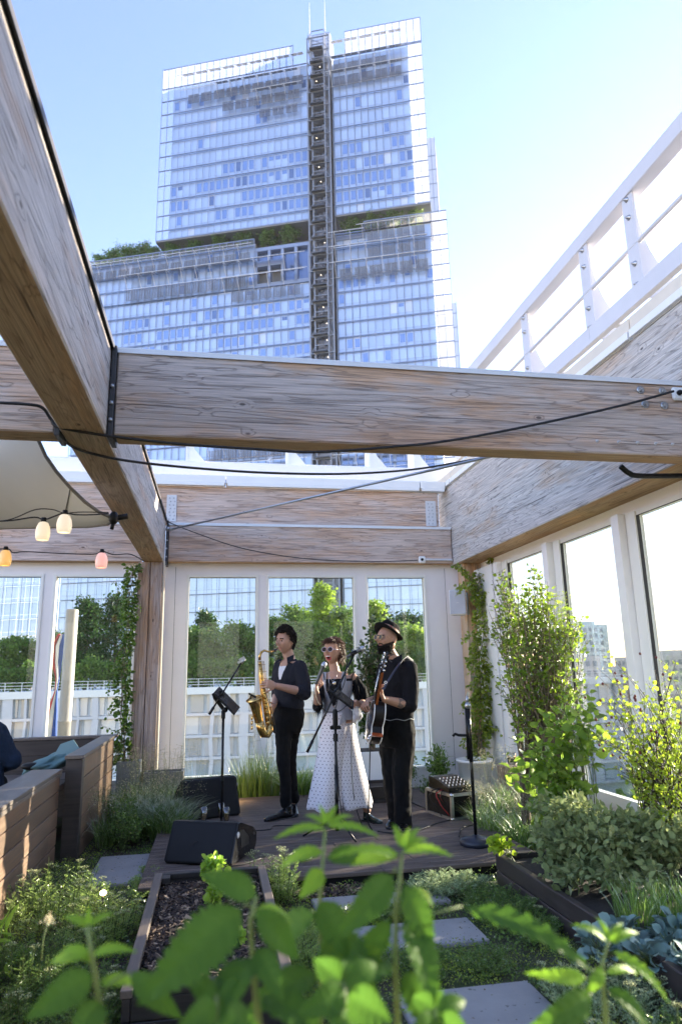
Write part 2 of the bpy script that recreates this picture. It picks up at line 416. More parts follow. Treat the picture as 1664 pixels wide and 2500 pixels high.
bL = beam('timber_beam', 'long timber beam rising overhead at the left, running away from the camera', -.85, -.612, -1.2, 8.42, 2.62, 3.14, W_y, W_uy, 'y', 'darksteel')
bN = beam('timber_beam', 'big near cross beam over the stage with white capping and black cable across it', -.575, 3.02, 3.76, 3.93, 2.62, 3.125, W_x, W_ux, 'x')
bNL = beam('timber_beam', 'short near cross beam left of the long overhead beam', -5.0, -.885, 3.76, 3.93, 2.62, 3.125, W_x, W_ux, 'x')
bR = beam('timber_beam', 'deep timber side beam above the right hand windows', 3.03, 3.49, -1.2, 8.9, 2.63, 3.69, W_yR, W_uy)
bB = beam('timber_beam', 'lower back cross beam above the windows behind the band', -.575, 3.02, 8.42, 8.56, 2.645, 3.11, W_x2, W_ux, 'x')
bBL = beam('timber_beam', 'lower back cross beam behind the hanging lamps, left of the post', -5.0, -.885, 8.42, 8.56, 2.645, 3.11, W_x2, W_ux, 'x')
bU = beam('timber_beam', 'upper back cross beam under the white coping with steel plates at both ends', -5.0, 2.9, 8.52, 8.66, 3.14, 3.62, W_x2, W_ux)
for (bx, zz) in ((2.70, 3.065), (2.86, 3.065), (2.72, 2.965), (2.86, 2.965)): bolt(bN, (bx, 3.758, zz), (0, -1, 0), .016)
for bx in (2.35, 2.5, 2.63, 2.76, 2.88): bolt(bN, (bx, 3.762, 2.70), (0, -1, 0), .006, 'plate')
# hanger plates where cross beams meet the long beam
for (b_, xx, yy) in ((bN, -.592, 3.845), (bNL, -.868, 3.845), (bB, -.592, 8.49)):
    mb = MB(); mb.bbox(xx-.014, xx+.014, yy-.10, yy+.095, 2.60, 3.15, .003); pl = mb.build('hanger_plate', M['darksteel'], b_)
    mb = MB()
    for zz in (2.7, 2.8, 2.9): mb.lathe([(0, 0), (.011, 0), (.011, .012), (0, .012)], (xx, yy-.10, zz), (0, -1, 0), 6)
    mb.build('plate_bolt', M['steel'], pl)
# end plates with rivets on the upper back beam
for x0, x1 in ((-.62, -.5), (2.72, 2.86)):
    mb = MB(); mb.bbox(x0, x1, 8.505, 8.518, 3.16, 3.5, .003); pl = mb.build('end_plate', M['plate'], bU)
    mb = MB()
    for i in range(7):
        for j in range(2): mb.lathe([(.010, 0), (.008, .006), (0, .007)], (x0+.035+j*.05+(.012 if i % 2 else 0), 8.505, 3.19+i*.045), (0, -1, 0), 8)
    mb.build('rivet', M['steel'], pl)
tp = thing('timber_post', 'weathered square timber post under the long beam, wrapped by the climber', 'timber post', (-.75, 8.4, G))
mb = MB(); mb.bbox(-.9, -.765, 8.27, 8.46, G, 2.618, .006); mb.bbox(-.757, -.622, 8.27, 8.46, G, 2.618, .006); mb.build('timber', W_z, tp)
mb = MB(); mb.bbox(-.618, -.60, 8.30, 8.44, G, 2.64, .003); mb.build('edge_strip', M['cream'], tp)
tp = thing('timber_post', 'warm orange timber post behind the wall speaker in the right corner', 'timber post', (3.3, 8.35, G))
mb = MB(); mb.bbox(3.11, 3.30, 8.27, 8.5, G, 2.628, .006); mb.bbox(3.308, 3.49, 8.27, 8.5, G, 2.628, .006); mb.build('timber', W_zR, tp)

# ------------------------------------------------------------ RIGHT GLAZED WALL
def right_wall():
    X = 3.35; t = thing('glazed_wall', 'sunlit white framed glazed wall along the right side of the terrace', 'window wall', (X, 5, G))
    mb = MB(); mb.box(X, X+.12, -1.2, 8.27, G, .16); mb.box(X-.01, X+.12, -1.2, 8.27, 2.53, 2.628); mb.build('wall_panel', M['white'], t)
    y = 7.53
    js = []
    while y > -1.2: js.append(y); y -= 1.263
    for i, y in enumerate(js):
        mb = MB(); mb.bbox(3.235, X+.06, y, y+.105, .16, 2.529, .003); mb.box(3.30, X+.06, y+.105, y+.14, .16, 2.529); mb.build('mullion', M['white'], t)
        f = MB(); a = y-.004; b = y-1.263+.14
        f.bbox(X-.05, X+.03, a-.13, a, .162, 2.527, .003); f.bbox(X-.03, X+.03, b+.002, b+.04, .162, 2.527, .003)
        f.box(X-.03, X+.03, b+.04, a-.13, .162, .25); f.box(X-.03, X+.03, b+.04, a-.13, 2.49, 2.527)
        fr = f.build('window_frame', M['frame'], t)
        g = MB(); g.box(X-.006, X, b+.04, a-.13, .25, 2.49); g.build('pane', M['glassR'], fr)
        g = MB(); g.box(X-.035, X-.008, a-.137, a-.13, .25, 2.49); g.box(X-.035, X-.031, b+.04, a-.13, 2.483, 2.49); g.build('gasket', M['gasket'], fr)
    mb = MB(); mb.bbox(3.235, X+.1, 7.68, 8.26, G+.001, 2.529, .003); mb.build('corner_panel', M['white'], t)
right_wall()

# ------------------------------------------------------------ WHITE GANGWAYS
def gangway():
    t = thing('gangway_railing', 'white steel gangway railing climbing along the right roof edge', 'railing', (3.3, 4, 3.7))
    mb = MB(); mb.bbox(3.31, 3.44, -1.5, 8.85, 5.15, 5.3, .006); mb.build('top_rail', M['rail'], t)
    mb = MB(); mb.bbox(3.30, 3.36, -1.5, 8.85, 4.17, 4.33, .004)
    for y in (5.21, 7.7): mb.box(3.296, 3.3, y, y+.006, 4.21, 4.33)
    mb.build('bottom_rail', M['rail'], t)
    mb = MB(); mb.tube([(3.34, -1.5, 4.69), (3.34, 8.85, 4.69)], .02, 8); mb.build('middle_rail', M['rail'], t)
    for y in (8.0, 6.42, 5.14, 4.42, 3.1, 1.8, .5):
        mb = MB()
        mb.prism([(0, 0), (.15, 0), (.14, .99), (0, .99)], (3.325, y, 4.21), (0, 1, 0), (0, 0, 1), (.018, 0, 0))
        # curved gusset plate reaching outward to the walkway
        g = [(0, -.06), (0, .78)]+[(.04+.46*(1-math.cos(q)), .78-.72*math.sin(q)) for q in [i*math.pi/16 for i in range(9)]]+[(.55, .04), (.55, -.06)]
        mb.prism(g, (3.343, y+.05, 4.27), (1, 0, 0), (0, 0, 1), (0, .012, 0))
        p = mb.build('stanchion', M['rail'], t)
        for zz in (4.33, 4.52, 4.95, 5.12):
            b = MB(); b.lathe([(0, 0), (.024, 0), (.024, .005), (.016, .005), (.016, .02), (.007, .02), (.007, .035), (0, .035)], (3.325, y+.07, zz), (-1, 0, 0), 10)
            b.build('bolt', M['steel'], p)
    mb = MB(); mb.bbox(3.75, 4.5, -1.5, 8.9, 4.16, 4.22, .004); mb.build('walkway', M['rail'], t)
    for y in (7.4, 5.9, 4.9, 3.9, 2.6):
        mb = MB(); mb.bar((3.34, y, 3.9), (3.9, y, 4.2), .05, .012, (0, 1, 0)); mb.box(3.36, 3.75, y-.03, y+.03, 4.18, 4.21); mb.build('bracket', M['rail'], t)
    # coping of the side beam
    t = thing('roof_coping', 'cream stained metal coping on top of the deep right side beam', 'coping', (3.2, 4, 3.69))
    y = -1.2; i = 0
    while y < 8.87:
        y2 = min(y+1.36, 8.88); mb = MB(); mb.bbox(3.02, 3.55, y+.006, y2-.006, 3.765, 3.87, .006); mb.build('coping_length', M['cream'], t)
        mb = MB(); mb.bbox(3.0, 3.03, y+.012, y2-.012, 3.70, 3.762, .003); mb.box(3.03, 3.5, y+.012, y2-.012, 3.694, 3.764); mb.build('drip_edge', M['white'], t); y = y2
    # back gangway
    t = thing('gangway', 'white perforated gangway over the back windows, above the coping', 'gangway', (.5, 9, 3.62))
    y0 = -5
    i = 0; x = -5.0
    while x < 2.99:
        x2 = min(x+2.55, 3.0); mb = MB(); mb.bbox(x+.006, x2-.006, 8.47, 8.72, 3.66, 3.76, .006); mb.build('coping_length', M['white'], t)
        mb = MB(); mb.bbox(x+.02, x2-.02, 8.455, 8.5, 3.622, 3.658, .003); mb.build('drip_edge', M['white'], t); x = x2
    mb = MB(); mb.bbox(-5, 3.2, 8.9, 8.96, 3.84, 4.06, .004); mb.build('edge_beam', M['white'], t)
    # perforated tray: a real lattice of slots, tilted to face the terrace
    mb = MB(); nx = 120; zs = [(8.965, 4.062), (9.02, 4.085), (9.075, 4.108), (9.13, 4.131)]
    for i, (yy, zz) in enumerate(zs): mb.bar((-5, yy, zz), (3.3, yy, zz), .024, .006, (0, -.4, .9))
    for i in range(3):
        for k in range(nx):
            xx = -5+8.3*(k+(.5 if i % 2 else 0))/nx
            mb.bar((xx, zs[i][0], zs[i][1]), (xx, zs[i+1][0], zs[i+1][1]), .028, .006, (0, -.4, .9))
    mb.build('perforated_tray', M['white'], t)
    mb = MB(); mb.bbox(-5, 3.3, 9.145, 9.16, 4.12, 4.15, .003); mb.build('toe_board', M['white'], t)
    for x in (-1.75, -.42, .95, 2.1, 2.75):
        mb = MB(); mb.box(x-.012, x+.012, 9.0, 9.3, 4.05, 4.5); mb.prism([(0, 0), (.28, 0), (.1, .22), (.07, .62), (0, .62)], (x, 9.02, 4.06), (1, 0, 0), (0, 0, 1), (0, .012, 0))
        mb.build('stanchion', M['white'], t)
    
gangway()
# ------------------------------------------------------------ GLASS TOWER (150 m away)
TA = -.37; TU = Vector((math.cos(TA), math.sin(TA), 0)); TN = Vector((-math.sin(TA), math.cos(TA), 0)); TD = 150.
def tw(s, z, n=0): return TU*s+TN*(TD+n)+Vector((0, 0, z))
class TB(MB):
    def bx(s, s0, s1, z0, z1, n0, n1, mi=0):
        vs = [tw(s0, z0, n0), tw(s1, z0, n0), tw(s1, z0, n1), tw(s0, z0, n1), tw(s0, z1, n0), tw(s1, z1, n0), tw(s1, z1, n1), tw(s0, z1, n1)]
        s.add(vs, [(0,3,2,1),(4,5,6,7),(0,1,5,4),(1,2,6,5),(2,3,7,6),(3,0,4,7)], mi); return s
    def q(s, s0, s1, z0, z1, n, mi=0):
        s.add([tw(s0, z0, n), tw(s1, z0, n), tw(s1, z1, n), tw(s0, z1, n)], [(0, 1, 2, 3)], mi); return s
def towermat(name, c, rough, metal, spec=.5, var=.06):
    mt, n, l, b, o = mat(name); co = objco(n)
    rnd = n.new('ShaderNodeNewGeometry').outputs['Random Per Island']
    f = nmath(n, l, 'ADD', nmath(n, l, 'MULTIPLY', rnd, .7), nmath(n, l, 'MULTIPLY', nnoise(n, l, co, .04, 3), .5), True)
    l.new(nmix(n, l, f, tuple(x*(1-var*2) for x in c), tuple(min(1, x*(1+var*2)) for x in c)), b.inputs['Base Color'])
    b.inputs['Roughness'].default_value = rough; b.inputs['Metallic'].default_value = metal; b.inputs['Specular IOR Level'].default_value = spec
    return mt
T_light = towermat('blind_glass', (.42, .56, .80), .18, .1, 1.0)
T_span = towermat('spandrel_glass', (.39, .53, .77), .2, .1, 1.0)
T_blue = towermat('blue_window_glass', (.18, .30, .60), .1, .2, 1.0)
T_deep = towermat('dark_window_glass', (.12, .19, .36), .08, .3, 1.0)
T_pale = towermat('pale_screen_glass', (.58, .66, .80), .2, .15, 1.0)
T_low = towermat('low_facade_glass', (.50, .62, .80), .2, .05, .8, .04)
T_line = plain('tower_mullion', (.24, .31, .46), .5, .1)
T_lat = plain('tower_lattice', (.22, .25, .30), .5, .2)
T_dark = plain('tower_dark_panel', (.07, .08, .095), .4, .3, var=.3, vs=.3)
T_pv = plain('sun_shade_panel', (.17, .185, .22), .45, .1, var=.3, vs=.4)
T_soff = plain('tower_soffit', (.26, .27, .28), .6)
T_white = plain('tower_white_steel', (.75, .76, .78), .4)
mt, n, l, b, o = mat('frosted_screen'); n.remove(b)
t_ = n.new('ShaderNodeBsdfTransparent'); t_.inputs[0].default_value = (.86, .92, 1, 1)
d_ = n.new('ShaderNodeBsdfTranslucent'); d_.inputs[0].default_value = (.9, .95, 1, 1)
e_ = n.new('ShaderNodeBsdfDiffuse'); e_.inputs[0].default_value = (.8, .87, .95, 1)
a1 = n.new('ShaderNodeMixShader'); a1.inputs[0].default_value = .5; l.new(d_.outputs[0], a1.inputs[1]); l.new(e_.outputs[0], a1.inputs[2])
a2 = n.new('ShaderNodeMixShader'); a2.inputs[0].default_value = .24; l.new(t_.outputs[0], a2.inputs[1]); l.new(a1.outputs[0], a2.inputs[2]); l.new(a2.outputs[0], o.inputs[0])
T_frost = mt

def tower():
    t = thing('office_tower', 'tall blue glass office tower stacked in shifted blocks, behind the terrace', 'tower', tuple(tw(-40, -26, 10)))
    r = random.Random(3); CW = 1.85
    FU = [113.7, 116.6, 121.1, 125.8, 130.4, 135.2, 139.7, 144.3, 149.2, 153.4, 157.8, 162.0]
    FL = [-26+i*4.05 for i in range(34)]; FL = [z for z in FL if z < 107]
    # lower storeys measured on the photograph
    FLm = sorted([108.2, 104.2, 100.2, 96.2, 92.1, 88.0, 83.9, 79.9, 75.9]+[75.9-4.05*i for i in range(1, 25)])
    def storey(s0, s1, z0, z1, dark, name='storey_glazing', pv=None):
        mb = TB(); n0 = 0
        nc = max(1, round((s1-s0)/CW)); c = (s1-s0)/nc; grp = 0
        for i in range(nc):
            a = s0+i*c; h = z1-z0; zs = z0+h*.24
            mb.q(a+.04, a+c-.04, z0, zs, 0, 1 if z0 > 45 else 5)
            k = 0 if r.random() > .03 else 4
            mb.q(a+.04, a+c-.04, zs+.05, z1-.1, 0, k if z0 > 45 else 5)
            p = dark(i/nc) if callable(dark) else dark
            if r.random() < p:
                half = r.random() < .12
                mb.q(a+c*.2, a+c*.86, zs+(.25 if not half else h*.4), z1-.55-(h*.0), -.06, 2 if r.random() < .85 else 3)
        mb.build(name, [T_light, T_span, T_blue, T_deep, T_pale, T_low], t)
    up_dark = {0: lambda u: 0, 1: lambda u: .0 if (u < .02) else (.9 if (u < .12 or u > .3) else .1), 2: lambda u: .9 if (u < .12 or u > .5) else .15,
               3: lambda u: .92, 4: lambda u: .85 if u > .38 else .1, 5: lambda u: .0, 6: lambda u: .03, 7: lambda u: .8 if .58 < u < .75 else .0,
               8: lambda u: .1, 9: lambda u: .35, 10: lambda u: 0}
    for i in range(11): storey(-73.4, -35.1, FU[i], FU[i+1], up_dark[i])
    ur = {2: .85, 3: .8, 4: .35, 5: .1, 9: .3, 1: .9}
    for i in range(11): storey(-28.0, -7.8, FU[i], FU[i+1], ur.get(i, .02))
    for i in range(len(FLm)-1):
        z0, z1 = FLm[i], FLm[i+1]
        pl = {96.2: .3, 92.1: .2, 88.0: .75, 83.9: .55, 79.9: .3, 75.9: .5}.get(z0, .15 if z0 > 50 else 0)
        if z0 >= 96 and z1 < 109: storey(-98, -49.4, z0, z1, .15)
        else: storey(-98, -35.1, z0, z1, pl)
        if z0 < 107.9: storey(-28.0, -4.4, z0, z1, {92.1: .8, 88.0: .25, 75.9: .15}.get(z0, .1 if z0 > 60 else 0))
    for z0, z1 in zip([z for z in FLm if z < 50], [z for z in FLm if z < 52][1:]): storey(-190, -98.1, z0, z1, 0)
    # solid bodies behind the glazing
    mb = TB(); mb.bx(-73.2, -35.3, 114.2, 161.9, .3, 17); mb.bx(-27.9, -8.0, 114.2, 162.2, .3, 17); mb.bx(-35.3, -27.9, 110, 168, 6, 17)
    mb.bx(-73, -8, 107.5, 114.15, 7, 17); mb.bx(-97.8, -35.3, -26, 96.3, .3, 17); mb.bx(-97.8, -49.3, 96.35, 109.4, .3, 17); mb.bx(-27.9, -4.6, -26, 107.9, .3, 17)
    mb.bx(-49.3, -35.3, 96.35, 107.2, 3, 17); mb.bx(-35.3, -27.9, -26, 110, 6, 17)
    mb.build('core', T_soff, t)
    mb = TB(); mb.bx(-76.8, -35, 113.3, 113.7, -.5, 15); mb.bx(-28.1, -4.1, 113.3, 113.7, -.5, 15); mb.build('soffit', T_soff, t)
    # white frosted screens that run past the body and above the roof
    def scr(*q): mb = TB(); mb.q(*q); mb.build('glass_screen', T_frost, t)
    for q in ((-76.8, -73.5, 113.7, 161.5, -.4), (-7.7, -4.15, 114.2, 162.2, -.4), (-4.3, -.45, 60, 110.8, -.4), (-4.3, -.45, -26, 59.9, -.4), (-20.9, -4.4, 108.3, 110.8, -.4), (-98, -49.4, 108.3, 110.2, -.4)): scr(*q)
    mb = TB(); s = -76.8
    while s < -39: mb.q(s, min(s+1.78, -38.8), 161.7, 168.6, -.45+.1*(r.random()), 0); s += 1.86
    mb.build('crown_screen', T_frost, t); mb = TB()
    s = -24.4
    while s < -4.3: mb.q(s, min(s+1.78, -4.1), 162.6, 169.9, -.45, 0); s += 1.85
    mb.build('crown_screen', T_frost, t)
    # lattice of mullions in front of each block
    def grid(name, s0, s1, zs, n=-.55, cw=CW, w=.12, hw=.2):
        mb = TB(); nc = round((s1-s0)/cw)
        for i in range(nc+1): x = s0+(s1-s0)*i/nc; mb.bx(x-w/2, x+w/2, zs[0], zs[-1], n-.06, n+.06)
        for z in zs: mb.bx(s0, s1, z-hw/2, z+hw/2, n-.1, n+.2)
        mb.build(name, T_line, t)
    grid('mullion_grid', -76.8, -35.0, FU); grid('mullion_grid', -28.1, -4.1, FU+[162.4])
    grid('mullion_grid', -98, -35.0, [z for z in FLm if z < 49], w=.07, hw=.09, cw=2.5); grid('mullion_grid', -98, -35.0, [z for z in FLm if 45 < z <= 96.3]); grid('mullion_grid', -190, -98.1, [z for z in FLm if z < 49], w=.07, hw=.09, cw=2.5); grid('mullion_grid', -98, -49.4, [96.2, 100.2, 104.2, 108.2, 110.2])
    grid('mullion_grid', -28.1, -.45, [z for z in FLm if 45 < z <= 108.3]); grid('mullion_grid', -28.1, -.45, [z for z in FLm if z < 49], w=.07, hw=.09, cw=2.5); grid('mullion_grid', -20.9, -.45, [108.2, 110.8])
    mb = TB()
    for s0, s1, z0, z1 in ((-76.8, -38.8, 161.9, 168.7), (-24.4, -4.1, 162.5, 170)):
        nc = round((s1-s0)/1.86)
        for i in range(nc+1): x = s0+(s1-s0)*i/nc; mb.bx(x-.1, x+.1, z0, z1, -.7, -.5)
        mb.bx(s0, s1, z1-.1, z1+.1, -.6, -.4)
    mb.build('crown_fin', T_line, t)
    # sun shades: tilted panels on struts in pairs and hanging louvre panels a storey below
    def shades(s0, s1, z, n=3.0, hang=None, gap=.6, pw=1.5):
        mb = TB(); st = TB(); s = s0
        while s < s1-2:
            for k in range(2):
                a = s+k*(pw+.15)
                mb.add([tw(a, z, -n), tw(a+pw, z, -n), tw(a+pw, z+.75, -n+1.5), tw(a, z+.75, -n+1.5), tw(a, z-.1, -n), tw(a+pw, z-.1, -n), tw(a+pw, z+.65, -n+1.5), tw(a, z+.65, -n+1.5)],
                       [(0,1,2,3),(7,6,5,4),(0,4,5,1),(1,5,6,2),(2,6,7,3),(3,7,4,0)])
            st.bar(tw(s-.1, z, -n), tw(s-.1, z-3.2, -.4), .09); st.bar(tw(s-.1, z, -n), tw(s-.1, z+.4, -.4), .08)
            s += 2*pw+.3+gap
        st.bar(tw(s0-1.5, z-.1, -n), tw(s1+.5, z-.1, -n), .1); st.bar(tw(s0-1.5, z-3.1, -.9), tw(s1+.5, z-3.1, -.9), .08)
        mb.build('sun_shade', T_pv, t); st.build('shade_strut', T_white, t)
    def hang(s0, s1, z0, z1):
        mb = TB(); s = s0
        while s < s1-1:
            for k in range(2):
                a = s+k*1.55
                j = z0
                while j < z1: mb.bx(a, a+1.4, j, j+.11, -1.3, -1.2); j += .33
                mb.bx(a, a+.1, z0, z1, -1.35, -1.18); mb.bx(a+1.3, a+1.4, z0, z1, -1.35, -1.18); mb.bx(a+.65, a+.72, z0, z1, -1.35, -1.18)
            s += 3.7
        mb.build('louvre_panel', T_pv, t)
    shades(-70, -36.5, 163.4); shades(-60, -36.5, 158.8); shades(-48.5, -36.5, 154.2)
    hang(-68.5, -36, 155.0, 157.8); hang(-58.5, -36, 150.6, 153.4); hang(-48, -36, 146.4, 149.0)
    shades(-28, -9, 165.0); shades(-28, -8, 160.2); shades(-28, -8, 155.6)
    hang(-27.5, -9, 152.0, 155.0); hang(-27.5, -12, 157.6, 159.2)
    shades(-96, -50, 107.6); shades(-84, -36, 103.2); shades(-57, -36, 98.6)
    hang(-94, -50, 103.6, 106); hang(-84, -50, 96.6, 99.6); hang(-55, -36, 92.6, 95.4)
    shades(-28, -21, 107.4); shades(-21, -6, 108.6); shades(-28, -6, 103.4); shades(-28, -6, 99.0)
    hang(-20, -7, 104.6, 107.2); hang(-20, -7, 100.6, 102.8); hang(-27, -7, 94.6, 97.8)
    # same bands far lower down, seen between the timber beams
    shades(-60, -36, 54.4); shades(-100, -60, 49.0); shades(-60, -36, 49.6); shades(-28, -4, 54.0); shades(-28, -4, 49.6)
    hang(-60, -36, 51, 53.6); hang(-28, -5, 51, 53.4)
    for s0 in (-58, -27.6):
        for i in range(7): mb = TB(); mb.bx(s0+i*3.1, s0+i*3.1+2.4, 45.5, 49.2, -.5, -.3); mb.build('dark_window', T_deep, t)
    # recessed loggias beside the shaft
    for i in range(4):
        a = -48.6+i*3.5; mb = TB(); mb.bx(a-.1, a+2.7, 104.0 if i < 2 else 98, 106.4, 1.0, 3.0); mb.build('dark_window', T_deep, t)
    for a in (-27.2, -23.9): mb = TB(); mb.bx(a, a+2.6, 103.8, 106.4, .1, .2); mb.build('dark_window', T_deep, t)
    mb = TB()
    for i in range(5): a = -49.4+i*3.5; mb.bx(a, a+.7, 97, 107.3, -.2, 1.6)
    mb.bx(-49.4, -35, 106.6, 107.6, -.3, 2.9); mb.bx(-49.4, -42.2, 102.2, 103.8, -.2, 1.6); mb.bx(-49.4, -35, 96.3, 97.4, -.2, 2.9)
    mb.bx(-28, -20.9, 106.6, 107.6, -.3, 2.9); mb.build('loggia_frame', T_line, t)
    # lift shaft: dark lattice with cabins, glazed head and two masts
    mb = TB(); zz = -26
    for s in (-34.4, -33.2, -29.9, -28.6): mb.bx(s-.16, s+.16, -26, 168, -2.6, -2.3); mb.bx(s-.1, s+.1, -26, 168, 2, 2.2)
    while zz < 168:
        mb.bx(-34.6, -28.4, zz, zz+.22, -2.7, -2.4); mb.bx(-33.2, -29.9, zz+2.1, zz+2.3, -2.7, -2.5)
        mb.bar(tw(-34.4, zz, -2.4), tw(-33.2, zz+2.2, -2.4), .12); mb.bar(tw(-29.9, zz+2.2, -2.4), tw(-28.6, zz, -2.4), .12)
        mb.bar(tw(-33.2, zz, -2.0), tw(-29.9, zz+2.2, 2), .12); mb.bar(tw(-34.4, zz+2.2, -2), tw(-34.4, zz, 4), .14)
        zz += 4.4
    mb.build('shaft_lattice', T_lat, t)
    mb = TB(); mb.bx(-33.6, -29.6, -26, 163, 3, 5.8); mb.build('shaft_back', T_pv, t)
    mb = TB(); zz = 47
    while zz < 163:
        w0 = r.uniform(.2, .5)
        mb.bx(-33.0, -30.2, zz+2.6, zz+3.3, -1.8, 1); mb.bx(-32.8+w0, -32.1+w0, zz+.3, zz+2.4, 0, .3); mb.bx(-31.2, -30.5, zz+.6, zz+2.2, -.5, 0); zz += 4.4
    mb.build('lift_landing', T_pv, t)
    zz = 49
    while zz < 165: mb = TB(); mb.bx(-33.6, -30.1, zz, zz+.25, -3.6, -2.7); mb.build('landing_shade', T_dark, t); zz += 4.4
    e = MB; mb = TB(); zz = 50
    while zz < 162:
        if r.random() < .5: s_ = r.uniform(-32.2, -30.2); mb.bx(s_, s_+.18, zz+1.9, zz+2.06, -2.9, -2.75)
        zz += 4.4
    L, n, l, b, o = mat('warm_lamp'); b.inputs['Emission Color'].default_value = (1, .8, .55, 1); b.inputs['Emission Strength'].default_value = 1
    mb.build('landing_light', L, t)
    mb = TB(); mb.bx(-34.4, -28.6, 163.5, 171.4, 0, 5); mb.build('shaft_head', T_pale, t)
    mb = TB()
    for i in range(6): mb.bx(-34.45+i*1.16-.04, -34.45+i*1.16+.04, 163.5, 171.4, -.08, 0)
    for i in range(5): mb.bx(-34.45, -28.55, 163.5+i*1.95, 163.6+i*1.95, -.08, 0)
    mb.build('mullion_grid', T_line, t)
    for s, z in ((-34.1, 182), (-29.8, 182.5)):
        mb = MB(); mb.tube([tw(s, 164, -.6), tw(s, 176, -.6), tw(s, z, -.6)], [.16, .13, .05], 6); mb.build('mast', T_white, t)
    # second slab behind, its edge showing at the right
    mb = TB(); mb.bx(-30, -2.4, 60, 147.5, 17.1, 26, 0); mb.bx(-30, .6, -26, 95.5, 17.1, 25, 0); mb.build('rear_block', T_pale, t)
    mb = TB()
    for i in range(8): mb.bx(-30, -2.3, 110+i*4.5, 110.2+i*4.5, 17.0, 17.08)
    for i in range(9): mb.bx(-30, .7, 60+i*4.05, 60.2+i*4.05, 17.0, 17.08)
    for s, z0, z1 in ((-2.5, 96, 147.5), (-3.6, 96, 147.5), (.5, 40, 95.5), (-.6, 40, 95.5)): mb.bx(s-.08, s+.08, z0, z1, 16.95, 17.05)
    mb.build('rear_mullion', T_line, t)
tower()

